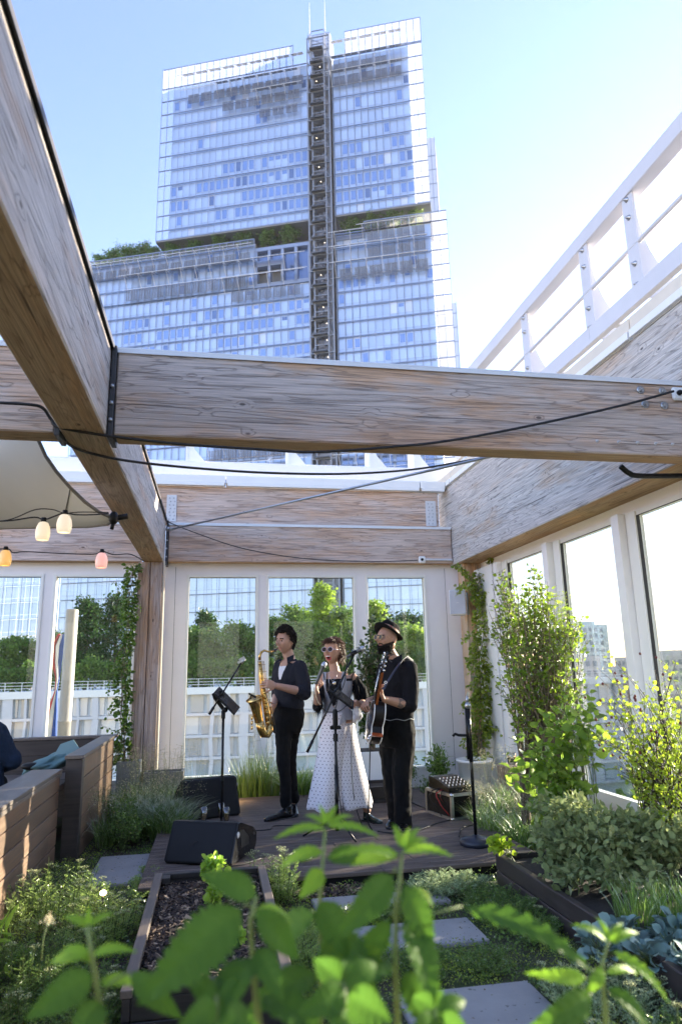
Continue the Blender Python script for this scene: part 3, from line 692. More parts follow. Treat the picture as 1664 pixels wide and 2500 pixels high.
# ------------------------------------------------------------ LEAF ENGINE
LT = {  # templates: rows (t, half width, rise) ; two quads wide with a folded midrib
 'leaf': [(0, .0, 0), (.22, .30, .02), (.5, .40, .0), (.78, .25, -.06), (1, .0, -.16)],
 'lance': [(0, .0, 0), (.3, .16, .01), (.65, .14, -.03), (1, .0, -.12)],
 'simple': [(0, .0, 0), (.5, .36, .0), (1, .0, -.1)],
 'round': [(0, .06, 0), (.25, .42, .03), (.6, .5, .0), (.88, .34, -.08), (1, .05, -.12)],
}
class Leaves:
    def __init__(s): s.V = []; s.F = []; s.n = 0
    def add(s, pos, d, size, kind='leaf', width=1., up=None, fold=.25, roll=.6, droop=0.):
        pos = np.asarray(pos, float).reshape(-1, 3); N = len(pos)
        if N == 0: return
        d = np.asarray(d, float).reshape(-1, 3); d = d/np.maximum(1e-9, np.linalg.norm(d, axis=1, keepdims=True))
        size = np.broadcast_to(np.asarray(size, float), (N,))
        u = np.tile(np.array([0, 0, 1.]), (N, 1)) if up is None else np.asarray(up, float)
        u = u+nrg.normal(size=(N, 3))*roll
        sd = np.cross(d, u); sd /= np.maximum(1e-6, np.linalg.norm(sd, axis=1, keepdims=True)); nn = np.cross(sd, d)
        T = LT[kind]; rows = []; nv = 0; idx = []
        for (t, wd, h) in T:
            c = pos+d*(size*t)[:, None]+nn*(size*(h-droop*t*t))[:, None]
            if wd == 0: rows.append(c[:, None]); idx.append((nv,)); nv += 1
            else:
                e = sd*(size*wd*width)[:, None]; f = nn*(size*wd*width*fold)[:, None]
                rows.append(np.stack([c-e+f, c, c+e+f], 1)); idx.append((nv, nv+1, nv+2)); nv += 3
        V = np.concatenate(rows, 1); F = []
        for a, b in zip(idx[:-1], idx[1:]):
            if len(a) == 1: F += [(a[0], b[1], b[0], b[0]), (a[0], b[2], b[1], b[1])]
            elif len(b) == 1: F += [(a[0], a[1], b[0], b[0]), (a[1], a[2], b[0], b[0])]
            else: F += [(a[0], a[1], b[1], b[0]), (a[1], a[2], b[2], b[1])]
        F = np.array(F)
        s.V.append(V.reshape(-1, 3)); s.F.append((F[None]+(np.arange(N)*nv)[:, None, None]).reshape(-1, 4)+s.n); s.n += N*nv
    def blades(s, pos, d, length, w, bend=.3, seg=4, lean=None):
        """grass blades: ribbons that bend over"""
        pos = np.asarray(pos, float); N = len(pos); d = np.asarray(d, float); d = d/np.linalg.norm(d, axis=1, keepdims=True)
        length = np.broadcast_to(np.asarray(length, float), (N,)); a = nrg.uniform(0, 2*np.pi, N)
        h = np.stack([np.cos(a), np.sin(a), np.zeros(N)], 1) if lean is None else lean
        sd = np.cross(d, h); sd /= np.maximum(1e-6, np.linalg.norm(sd, axis=1, keepdims=True))
        rows = []
        for k in range(seg+1):
            t = k/seg; c = pos+d*(length*t*(1-.25*bend*t))[:, None]+h*(length*bend*t*t)[:, None]-np.array([0, 0, 1])*(length*bend*.35*t**3)[:, None]
            ww = w*(1-t**2)+.0004; rows += [c-sd*ww, c+sd*ww]
        V = np.stack(rows, 1); nv = 2*(seg+1); F = np.array([(2*k, 2*k+1, 2*k+3, 2*k+2) for k in range(seg)])
        s.V.append(V.reshape(-1, 3)); s.F.append((F[None]+(np.arange(N)*nv)[:, None, None]).reshape(-1, 4)+s.n); s.n += N*nv
    def build(s, name, mt, parent=None, loc=None):
        V = np.concatenate(s.V); F = np.concatenate(s.F)
        me = bpy.data.meshes.new(name); o = bpy.data.objects.new(name, me); col.objects.link(o)
        if parent is not None: off = origin_of(parent); o.parent = parent
        else:
            mn, mx = V.min(0), V.max(0); off = Vector(((mn[0]+mx[0])/2, (mn[1]+mx[1])/2, mn[2])); o.location = off
        V = V-np.array(off)
        tri = F[:, 2] == F[:, 3]
        li = np.concatenate([F[tri][:, :3].ravel(), F[~tri].ravel()]).astype(np.int32)
        nt_, nq = int(tri.sum()), int((~tri).sum())
        ls = np.concatenate([np.arange(nt_)*3, nt_*3+np.arange(nq)*4]).astype(np.int32)
        me.vertices.add(len(V)); me.vertices.foreach_set('co', V.astype(np.float32).ravel())
        me.loops.add(len(li)); me.loops.foreach_set('vertex_index', li)
        me.polygons.add(nt_+nq); me.polygons.foreach_set('loop_start', ls)
        me.update(calc_edges=True); me.validate(); me.materials.append(mt)
        return o

def bez(a, b, c, n):
    a, b, c = Vector(a), Vector(b), Vector(c)
    return [a*(1-t)**2+b*2*t*(1-t)+c*t*t for t in [i/(n-1) for i in range(n)]]
L_tree = leafmat('tree_leaf', (.04, .085, .02), (.12, .19, .04), .45, gloss=.03)
L_treey = leafmat('birch_leaf', (.09, .15, .02), (.20, .28, .04), .5, gloss=.03)
L_pine = leafmat('dark_tree_leaf', (.014, .035, .012), (.04, .085, .022), .3, gloss=.03)
BARK = plain('bark', (.10, .08, .06), .85, var=.3, vs=20, bump=.6, bs=60)

def tree_mesh(name, label, H, W, n, mt, group, crown0=.22, leaf=.34, seed=1, cone=False, loc=(0,0,0), cat='tree'):
    """tapered trunk, limbs and a crown of leaf sprays with gaps"""
    r = random.Random(seed); t = thing(name, label, cat, loc, 0, group); O = Vector(loc)
    tr = MB(); top = H*.93; pts = [O+Vector((math.sin(z*.7+seed)*.03*H*z/H*.5, math.cos(z*.9)*.015*H, H*z)) for z in [i/7*.93 for i in range(8)]]
    tr.tube(pts, [W*.035*(1-i/8.5)+.01 for i in range(8)], 7)
    lv = Leaves(); P_ = []; D_ = []
    nl = 34
    for i in range(nl):
        f = crown0+(1-crown0)*(i/nl)**.9; zz = f*top
        if cone: rad = W*.5*(1.05-(f-crown0)/(1-crown0))*r.uniform(.6, 1.1)+.08*W
        else: rad = W*.5*math.sin(math.pi*min(.97, .12+.85*(f-crown0)/(1-crown0)))**.6*r.uniform(.55, 1.12)
        a = i*2.4+r.uniform(-.4, .4); b0 = O+Vector((0, 0, zz*.92)); e = b0+Vector((math.cos(a)*rad, math.sin(a)*rad, rad*r.uniform(.1, .5)))
        br = bez(b0, b0.lerp(e, .5)+Vector((0, 0, rad*.12)), e, 5); tr.tube(br, [W*.012, W*.010, W*.008, W*.005, W*.003], 5)
        ns = max(3, int(n/nl))
        for k in range(ns):
            q = r.uniform(.25, 1.08); c = br[0].lerp(e, q)
            sp = W*.085*(1.1-q*.4)
            P_.append(c+Vector((r.gauss(0, sp), r.gauss(0, sp), r.gauss(0, sp*.75)))); D_.append(Vector((math.cos(a)+r.gauss(0, .8), math.sin(a)+r.gauss(0, .8), r.gauss(.1, .6))))
    lv.add([tuple(p) for p in P_], [tuple(p) for p in D_], nrg.uniform(.6, 1.3, len(P_))*leaf, 'simple', 1.1, roll=1.0)
    tr.build('trunk', BARK, t); lv.build('crown', mt, t)
    return t

def far_trees():
    # terrace trees in the gap of the tower
    proto = None; k = 0
    S = [(-95.5, 110.3, 5), (-91.5, 110.3, 6), (-87, 110.2, 6.5), (-82.5, 110.3, 6.5), (-78, 109.6, 4), (-73, 108.6, 5), (-66.5, 108.6, 5), (-59.5, 108.6, 5.2), (-53, 108.6, 5), (-46.5, 108.2, 5.4), (-40.6, 108.2, 5.6), (-24, 108.2, 5.4), (-19, 108.8, 5.2), (-13.5, 109, 5), (-8.2, 109, 4.6)]
    words = ['first', 'second', 'third', 'fourth', 'fifth', 'sixth', 'seventh', 'eighth', 'ninth', 'tenth', 'eleventh', 'twelfth', 'thirteenth', 'fourteenth', 'fifteenth']
    for i, (s, z, h) in enumerate(S):
        loc = tw(s, z, 1.6 if i >= 4 else 4)
        lb = f'small dark green tree on the tower terrace, {words[i]} of fifteen counted from the left'
        if proto is None:
            proto = tree_mesh('terrace_tree', lb, 5.0, 5.6, 3200, L_tree, 'trees on the tower terrace', .12, .30, 5, loc=tuple(loc)); o = proto
        else:
            o = copy_tree(proto); o.location = loc; o['label'] = lb
        o.scale = (h/5*.95, h/5*.95, h/5*.98); o.rotation_euler = (0, 0, i*1.3)
    # rooftop planting beyond the back windows
    A = [(40, 1462, 104, 'low broad tree seen through the far left window', L_tree, 0), (208, 1362, 106, 'tall dark conifer in the second left window beside the round pole', L_pine, 1), (272, 1350, 109, 'bluish conifer partly behind the climber of the left post', L_pine, 1),
         (150, 1455, 108, 'rounded tree behind the round pole outside', L_tree, 0), (452, 1440, 104, 'low broad tree at the left edge of the first window behind the band', L_tree, 0), (476, 1392, 112, 'pale slim conifer rising over the hedge in the first window behind the band', L_pine, 1),
         (550, 1428, 105, 'broad tree at the right side of the first window behind the band', L_tree, 0), (640, 1412, 106, 'broad green tree at the left of the middle window, above the saxophone player', L_tree, 0), (684, 1384, 109, 'darker rounded tree just left of the tall birch', L_tree, 0),
         (742, 1322, 104, 'tall yellow green birch above the singer', L_treey, 1), (788, 1392, 107, 'dense tree right of the tall birch, above the microphone', L_tree, 0), (862, 1368, 103, 'yellow green tree behind the hat of the guitarist', L_treey, 1),
         (900, 1425, 108, 'rounded tree right behind the guitarist', L_tree, 0), (938, 1398, 111, 'bluish green tree at the right edge of the last back window', L_pine, 0), (960, 1440, 102, 'yellowish low tree against the right frame of the last back window', L_treey, 0), (715, 1425, 101, 'low bushy tree in front of the birch', L_tree, 0)]
    for i, (px, py, y, lb, mt, cone) in enumerate(A):
        p = at(px, py, Y=y); h = p.z+.6
        tree_mesh('rooftop_tree', lb, h*1.04, (6.6+(i*37 % 5)*.45 if cone else 7.0+(i*53 % 7)*.5), 7000, mt, 'trees on the roof across the street', .04, .42, 20+i, bool(cone), (p.x, y, -.6))
far_trees()
def hedge(name, x0, x1, y, z, h, n, mt, label, seed):
    r = random.Random(seed); t = thing(name, label, 'hedge', ((x0+x1)/2, y, z))
    lv = Leaves(); P_ = []; D_ = []
    for i in range(n):
        x = r.uniform(x0, x1); top = h*(.75+.55*noise.noise(Vector((x*.28, seed, 0)))+.2*noise.noise(Vector((x*1.1, seed, 4))))
        P_.append((x, y+r.uniform(-1.6, 1.6), z+top*r.random()**.6)); D_.append((r.gauss(0, 1), r.gauss(0, 1)-.5, r.gauss(.2, .7)))
    lv.add(P_, D_, nrg.uniform(.3, .6, n), 'simple', 1.1, roll=1); lv.build('foliage', mt, t)
    mb = MB(); x = x0
    while x < x1: mb.tube([(x, y, z), (x+.1, y, z+h*.7)], .07, 5); x += 1.5
    mb.build('stem', BARK, t)
hedge('hedge', -42, 3, 100, -.45, 4.4, 12000, L_tree, 'clipped green hedge behind the roof railing at the left', 4)
hedge('hedge', 3.2, 42, 100, -.45, 5.2, 12000, L_tree, 'dense green hedge behind the roof railing, behind the three musicians', 5)

def white_building():
    t = thing('gridded_building', 'white building with a wavy grid of window frames across the street', 'building', (0, 97, -26))
    Z0 = -.45; fl = 2.75
    mb = MB(); mb.box(-60, 60, 96.2, 130, -26, Z0-.4); mb.build('wall', plain('far_wall', (.62, .64, .66), .5, var=.1, vs=.4), t)
    mb = MB(); mb.box(-60, 60, 95.2, 96.3, Z0-.9, Z0); mb.build('parapet', M['white'], t)
    r = random.Random(8)
    gm = towermat('far_building_glass', (.42, .48, .54), .08, .1, 1.0, .2)
    for k in range(5):
        z1 = Z0-.9-k*fl; z0 = z1-fl; mb = MB(); x = -58+r.random()*2
        while x < 58:
            w_ = 2.1; mb.box(x, x+w_*.8, 96.0, 96.15, z0+.45, z1-.1); x += w_
        mb.build('window_row', gm, t)
        mb = MB(); mb.box(-60, 60, 95.4, 96.2, z0, z0+.36); mb.build('floor_band', M['rail'], t)
    mb = MB(); x = -59
    while x < 59:
        lean = 0; zc = Z0-.9; ww = r.choice((.3, .5, .8, 1.2))
        for k in range(5): 
            j = (.13 if k % 2 else -.13)*r.uniform(.2, 1); mb.bar((x+j, 95.6, zc-k*fl), (x-j*.6, 95.6, zc-(k+1)*fl), ww, .5, (0, 1, 0))
        x += 2.1 if r.random() < .75 else 4.2
    mb.build('frame_fin', M['rail'], t)
    # roof railing
    t = thing('roof_railing', 'thin white railing on the roof across the street', 'railing', (0, 95.6, Z0))
    mb = MB()
    for z in (.35, .7, 1.1): mb.bar((-60, 95.7, Z0+z), (60, 95.7, Z0+z), .06)
    for i in range(61): mb.bar((-60+i*2, 95.7, Z0), (-60+i*2, 95.7, Z0+1.1), .07)
    mb.build('rail', M['white'], t)
white_building()

def city():
    r = random.Random(5)
    gl = towermat('city_glass', (.42, .55, .60), .15, .2, .8, .1); cw = plain('city_wall', (.62, .60, .57), .8, var=.1, vs=.05); dk = plain('city_window', (.22, .26, .30), .3)
    Lb = [(1322, 1395, 1437, 330, 'tall pale green glass block with a ribbed crown seen through the right windows', gl),
          (1337, 1378, 1510, 240, 'narrow pale building in front of the green glass block', cw),
          (1395, 1436, 1552, 420, 'low grey city block right of the green glass block', cw),
          (1428, 1450, 1538, 500, 'small far block on the skyline beside the window mullion', cw),
          (1506, 1600, 1508, 260, 'white office block with a grid of windows at the right edge', cw),
          (1468, 1512, 1520, 480, 'hazy far block between the last two window panes', cw),
          (1546, 1620, 1500, 520, 'pale far block above the white office block at the right edge', cw),
          (1260, 1318, 1540, 380, 'pale city block behind the leafy shrub', cw), (1180, 1262, 1548, 450, 'low city block at the back corner of the right windows', cw),
          (1440, 1512, 1572, 210, 'low brown brick block under the skyline', plain('brick_city', (.30, .22, .18), .8)), (1620, 1760, 1515, 300, 'broad city block just outside the right edge', cw), (1330, 1440, 1580, 170, 'nearest low city block under the green glass block', cw)]
    for x0, x1, yt, Y, lb, mt in Lb:
        a = at(x0, yt, Y=Y); b = at(x1, yt, Y=Y); t = thing('city_building', lb, 'building', ((a.x+b.x)/2, Y, -26), 0, 'city buildings beyond the right windows')
        z = (a.z+b.z)/2; mb = MB(); mb.box(a.x, b.x, Y, Y+30, -26, z); mb.box(a.x+3, b.x-4, Y+5, Y+20, z, z+2); mb.build('wall', mt, t)
        mb = MB(); f = z-3.6
        while f > -24:
            x = a.x+1.2
            while x < b.x-2: mb.box(x, x+1.7, Y-.12, Y-.01, f, f+1.9); x += 3.0
            y = Y+1.5
            while y < Y+27: mb.box(a.x-.12, a.x-.01, y, y+1.7, f, f+1.9); y += 3
            f -= 3.4
        mb.build('window_grid', dk, t)
city()
def park():
    lv = Leaves(); n = 26000; x = nrg.uniform(15, 200, n); y = nrg.uniform(45, 200, n)
    hgt = 10+5*np.array([noise.noise(Vector((a*.09, b*.09, 1))) for a, b in zip(x, y)]); z = -26+hgt*nrg.uniform(.5, 1, n)**.5*1.15
    ok = (y < 190)
    P_ = np.stack([x, y, z], 1)[ok]; D_ = nrg.normal(size=P_.shape); lv.add(P_, D_, nrg.uniform(1.0, 2.0, len(P_)), 'simple', 1.2, roll=1)
    o = lv.build('park_trees', L_tree); o['kind'] = 'stuff'; o['label'] = 'mass of green treetops far below beyond the right windows'; o['category'] = 'trees'
park()
# ------------------------------------------------------------ PLANK BOOTH
PLK = planks_mat('booth_planks', (.085, .052, .033), (.20, .125, .08), 1, .5)
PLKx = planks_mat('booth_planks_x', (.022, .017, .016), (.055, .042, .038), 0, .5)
CAPM = planks_mat('booth_cap', (.075, .062, .055), (.16, .13, .11), 1, .45)
BED = planks_mat('bed_boards', (.028, .020, .018), (.062, .046, .042), 1, .45)
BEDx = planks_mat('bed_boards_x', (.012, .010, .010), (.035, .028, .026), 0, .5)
RIM = planks_mat('bed_rim', (.085, .065, .052), (.17, .13, .105), 1, .55)
def booth():
    t = thing('plank_booth', 'dark plank seating booth with wide flat caps along the left edge', 'seating booth', (-1.6, 5, G))
    def planks(mb, x0, x1, y0, y1, z0, z1, n, ax='y'):
        h = (z1-z0)/n
        for i in range(n): mb.bbox(x0, x1, y0, y1, z0+i*h+.004, z0+(i+1)*h-.004, .003)
        mb.box(x0+.012, x1-.012, y0+.006, y1-.006, z0, z1)
    mb = MB(); planks(mb, -1.34, -1.178, -.6, 6.04, G, .575, 5); mb.build('wall_panel', PLK, t)
    mb = MB(); mb.bbox(-1.40, -1.164, -.6, 6.055, .580, .608, .004); mb.bbox(-1.186, -1.166, -.6, 6.05, .55, .578, .003); mb.build('cap', CAPM, t)
    mb = MB(); mb.bbox(-1.145, -1.018, 6.06, 6.16, G, .672, .004); mb.build('post', PLKx, t)
    mb = MB(); planks(mb, -1.135, -1.022, 6.165, 7.9, G, .672, 5); mb.build('wall_panel', PLK, t)
    mb = MB(); mb.bbox(-1.155, -1.008, 6.05, 7.92, .676, .704, .004); mb.build('cap', CAPM, t)
    mb = MB(); planks(mb, -4.2, -1.14, 7.93, 8.03, G, .672, 5); mb.build('wall_panel', PLKx, t)
    mb = MB(); mb.bbox(-4.2, -1.0, 7.925, 8.045, .676, .704, .004); mb.build('cap', CAPM, t)
    mb = MB(); mb.bbox(-4.2, -1.36, 7.4, 7.92, .30, .35, .005); mb.bbox(-1.75, -1.36, 3, 7.39, .30, .35, .005); mb.build('seat', CAPM, t)
    mb = MB(); mb.box(-1.75, -1.73, 3, 7.4, G, .298); mb.build('seat_front', PLKx, t)
booth()

# ------------------------------------------------------------ PLANTER BEDS
def mulch(x0, x1, y0, y1, z, n, name, label):
    mt, nn, l, b, o = mat('bark_mulch'); rnd = nn.new('ShaderNodeNewGeometry').outputs['Random Per Island']
    c = nramp(nn, l, rnd, [(0, (.018, .012, .010)), (.55, (.055, .034, .026)), (.8, (.12, .075, .05)), (1, (.42, .30, .20))])
    l.new(c, b.inputs['Base Color']); b.inputs['Roughness'].default_value = .85
    mb = MB(); r = random.Random(3)
    mb.box(x0, x1, y0, y1, z-.05, z-.012)
    for i in range(n):
        p = Vector((r.uniform(x0+.01, x1-.01), r.uniform(y0+.01, y1-.01), z+r.uniform(-.014, .008))); L_ = r.choice((.006, .009, .014, .022))*r.uniform(.6, 1.2)
        a = r.uniform(0, 6.28); d = Vector((math.cos(a), math.sin(a), r.uniform(-.5, .5))).normalized()
        mb.bar(p-d*L_, p+d*L_, L_*r.uniform(.5, .9), L_*.3, (r.gauss(0, .6), r.gauss(0, .6), 1))
    o = mb.build(name, mt); kind(o, 'stuff', label, 'mulch'); return o
def centre_bed():
    x0, x1, y0, y1, z1 = -.335, .345, 3.13, 4.78, .12
    t = thing('planter_bed', 'low brown board planter bed filled with bark chips in the middle foreground', 'planter', (0, 4, G))
    mb = MB(); w_ = .048
    mb.bbox(x0, x0+w_, y0, y1, z1-.03, z1, .003); mb.bbox(x1-w_, x1, y0, y1, z1-.03, z1, .003); mb.build('side_rim', RIM, t)
    mb = MB(); mb.bbox(x0+w_+.002, x1-w_-.002, y0, y0+.06, z1-.03, z1, .003); mb.build('end_rim', BEDx, t); mb = MB(); mb.bbox(x0+w_+.002, x1-w_-.002, y1-.05, y1, z1-.03, z1, .003); mb.bbox(x0+w_+.002, x0+w_+.05, y1-.13, y1-.055, z1-.035, z1-.001, .003); mb.build('end_rim', BEDx, t)
    mb = MB()
    for (a, b, c, d) in ((x0+.006, x0+.04, y0+.005, y1-.005), (x1-.04, x1-.006, y0+.005, y1-.005), (x0+.042, x1-.042, y0+.004, y0+.045), (x0+.042, x1-.042, y1-.045, y1-.004)):
        mb.bbox(a, b, c, d, G, .003, .003); mb.bbox(a, b, c, d, .007, z1-.032, .003)
    mb.build('board_wall', BEDx, t)
    mulch(x0+.045, x1-.045, y0+.05, y1-.05, .07, 9000, 'bark_mulch', 'dark bark chips filling the middle planter bed')
    mulch(.42, 1.0, 4.68, 4.9, -.06, 900, 'bark_mulch', 'strip of dark soil and bark in front of the deck edge')
centre_bed()
def side_bed():
    x0, y0, y1, z1 = 1.87, 2.95, 4.715, .11
    t = thing('planter_bed', 'long dark board planter bed below the sage at the right', 'planter', (2.5, 4, G))
    mb = MB(); mb.bbox(x0, x0+.045, y0, y1, .012, z1, .005); mb.bbox(x0, x0+.045, y0, y1, G, .006, .005); mb.build('side_boards', BED, t)
    mb = MB(); mb.bbox(x0+.047, 3.2, y1-.045, y1, .012, z1, .005); mb.bbox(x0+.047, 3.2, y1-.045, y1, G, .006, .005); mb.build('end_boards', BEDx, t)
    s = MB(); s.box(x0+.04, 3.22, y0, y1-.04, G, .075); s.build('soil', plain('dark_soil', (.035, .026, .02), .95, var=.4, vs=30, bump=1, bs=50), t)
    t = thing('planter_bed', 'dark board planter corner at the bottom right edge of the photo', 'planter', (2.5, 2, G))
    mb = MB(); mb.bbox(1.86, 1.905, .8, 2.93, .012, z1, .005); mb.bbox(1.86, 1.905, .8, 2.93, G, .006, .005); mb.build('side_boards', BED, t)
    s = MB(); s.box(1.905, 3.22, .8, 2.93, G, .07); s.build('soil', bpy.data.materials['dark_soil'], t)
side_bed()
def small_box(x0, x1, y0, y1, z1, label, m1=None):
    t = thing('wooden_trough', label, 'trough', ((x0+x1)/2, (y0+y1)/2, G)); mb = MB(); h = (z1-G)/2
    for i in range(2):
        a, b = G+i*h+.002, G+(i+1)*h-.002
        mb.bbox(x0, x1, y0, y0+.03, a, b, .003); mb.bbox(x0, x1, y1-.03, y1, a, b, .003); mb.bbox(x0, x0+.03, y0+.032, y1-.032, a, b, .003); mb.bbox(x1-.03, x1, y0+.032, y1-.032, a, b, .003)
    mb.build('boards', m1 or BEDx, t); s = MB(); s.box(x0+.02, x1-.02, y0+.02, y1-.02, G, z1-.03); s.build('soil', bpy.data.materials['dark_soil'], t)
small_box(1.28, 2.02, 7.25, 7.7, .16, 'low dark board trough on the deck behind the guitarist')
small_box(-.72, -.30, 8.0, 8.24, .30, 'weathered board trough at the foot of the left timber post', planks_mat('grey_boards', (.12, .12, .12), (.22, .22, .21), 0, .6))
small_box(-1.0, -.76, 8.02, 8.25, .42, 'grey square planter box holding the climber by the left post', planks_mat('grey_box', (.14, .16, .17), (.2, .22, .23), 0, .6))

def pot(c, r0, r1, h, label, square=False):
    t = thing('plant_pot', label, 'plant pot', c); mb = MB()
    if square:
        mb.bbox(c[0]-r1, c[0]+r1, c[1]-r1, c[1]+r1, c[2], c[2]+h, .01)
    else:
        mb.lathe([(0, 0), (r0, 0), (r0+.006, .01), (r1-.01, h*.9), (r1, h*.9), (r1+.006, h), (r1-.012, h), (r1-.02, h-.04), (0, h-.045)], c, n=40)
    mb.build('pot_shell', M['white'], t)
    s = MB(); s.lathe([(0, h-.035), (r1-.02, h-.035)], c, n=24) if not square else s.box(c[0]-r1+.02, c[0]+r1-.02, c[1]-r1+.02, c[1]+r1-.02, c[2]+h, c[2]+h+.004)
    s.build('soil', bpy.data.materials['dark_soil'], t)
pot((2.90, 7.75, -.02), .15, .20, .34, 'round white plant pot beside the warm timber post')
pot((1.78, 8.05, G), .2, .2, .51, 'square white plant pot behind the guitarist under the dark laurel', True)
def stump():
    t = thing('side_table', 'round weathered wooden stump table with a glass jar on it', 'side table', (2.94, 6.9, G))
    mb = MB(); mb.lathe([(0, G), (.10, G), (.115, .1), (.118, .345), (.122, .35), (.122, .362), (0, .365)], (2.94, 6.9, 0), n=28); mb.build('stump', W_z, t)
    g = thing('glass_jar', 'clear glass jar standing on the round stump table', 'jar', (2.98, 6.9, .366))
    mb = MB(); mb.lathe([(0, 0), (.042, 0), (.045, .01), (.045, .10), (.043, .105), (.041, .1), (.041, .012), (0, .01)], (2.98, 6.9, .366), n=24); mb.build('jar_glass', glass('jar', (.9, .93, .92), 1.2, 0, .08), g)
    mb = MB(); mb.lathe([(0, 0), (.039, 0), (.039, .045), (0, .045)], (2.98, 6.9, .378), n=20); mb.build('pebbles', plain('pebbles', (.25, .18, .14), .7, var=.6, vs=90), g)
stump()

# ------------------------------------------------------------ STAGE GEAR
def wedge(label, o, e1, W, D, H, mesh_side):
    e1 = Vector((*e1, 0)).normalized(); e2 = Vector((-e1.y, e1.x, 0)); o = Vector(o)
    t = thing('monitor_speaker', label, 'monitor speaker', tuple(o+e1*W/2+e2*D/2), 0, 'wedge monitor speakers on the deck')
    prof = [(.0, .015), (.015, 0), (D-.05, 0), (D-.01, .04), (D, .12), (D-.06, min(.2, H*.66)), (.17, H), (.13, H), (.115, H-.02)]
    mb = MB(); mb.prism(prof, o, e2, (0, 0, 1), e1*W); mb.T = None
    c = mb.build('cabinet', M['black'], t, fixn=True)
    bv = c.modifiers.new('bevel', 'BEVEL'); bv.width = .01; bv.segments = 2; bv.angle_limit = R_(25)
    # side cheeks, a few millimetres proud
    for s, nm in ((-.008, 'side_panel'), (W-.004, 'side_panel')):
        m_ = MB(); pr = [(p[0]*.96+.01, p[1]*.94+.01) for p in prof]; m_.prism(pr, o+e1*s, e2, (0, 0, 1), e1*.012); sp = m_.build(nm, M['blackg'] if s > 0 else M['black'], t, fixn=True)
        if s > 0:
            q = MB(); f = o+e1*(W+.009)
            q.prism([(.18, .08), (.33, .08), (.33, .13), (.22, .2), (.16, .2)], f, e2, (0, 0, 1), e1*.002); q.build('handle_recess', M['gasket'], sp)
            q = MB(); q.lathe([(0, 0), (.022, 0), (.018, .006), (0, .006)], f+e2*.12+Vector((0, 0, H-.08)), e1, 20); q.build('pole_socket', M['plate'], sp)
    g = MB(); a = o+e1*.02+e2*(D-.055)+Vector((0, 0, .21)); b = o+e1*.02+e2*.185+Vector((0, 0, H+.004)); dv = e1*(W-.04)
    g.add([a, a+dv, b+dv, b], [(0, 1, 2, 3)]); g.build('grille', M['darksteel'], t)
    q = MB(); cc = o+e1*W*.42+e2*.055+Vector((0, 0, H*.48)); nn = (-e2+Vector((0, 0, .4))).normalized(); q.tube([cc+Vector((.016*math.cos(k*.4), 0, .016*math.sin(k*.4))) for k in range(16)], .0018, 5); q.build('port_mark', M['gasket'], t)
    for i in (.06, W-.06):
        q = MB(); q.lathe([(0, 0), (.016, 0), (.016, .005), (0, .005)], o+e1*i+e2*.05+Vector((0, 0, -.004)), n=10); q.build('foot', M['rubber'], t)
    return t, e1, e2
wedge('black wedge monitor speaker at the front left of the deck, back panel towards the camera', (-.32, 5.46, .004), (.88, -.40), .50, .50, .262, 0)
wedge('second black wedge monitor speaker farther back beside the tall grass', (-.22, 6.86, .004), (.83, .30), .52, .42, .34, 0)

def rod(mb, a, b, r, n=10): mb.tube([a, b], r, n)
def flute(c, label, fill):
    t = thing('champagne_flute', label, 'glass', c, 0, 'champagne flutes behind the front monitor'); gm = bpy.data.materials.get('flute_glass') or glass('flute_glass', (.93, .95, .94), 1.6, 0, .12)
    mb = MB(); mb.lathe([(0, 0), (.032, 0), (.030, .003), (.006, .008), (.0035, .014), (.0035, .085), (.010, .10), (.022, .125), (.027, .165), (.024, .225), (.023, .225), (.026, .165), (.021, .127), (.008, .103), (0, .1)], c, n=22); mb.build('bowl', gm, t)
    mb = MB(); mb.lathe([(0, .104), (.008, .106), (.020, .128), (.0245, .155), (.0248, fill), (0, fill)], c, n=18)
    mt, n, l, b, o = mat('sparkling_wine'); b.inputs['Base Color'].default_value = (.75, .5, .15, 1); b.inputs['Transmission Weight'].default_value = .7; b.inputs['Roughness'].default_value = .1; b.inputs['IOR'].default_value = 1.33
    mb.build('wine', mt, t)
flute((-.06, 6.28, .0), 'champagne flute left of the music stand, half full', .165)
flute((.125, 6.22, .0), 'champagne flute right of the music stand pole, nearly full', .185)
flute((.085, 6.42, .0), 'champagne flute hidden behind the music stand pole', .170)

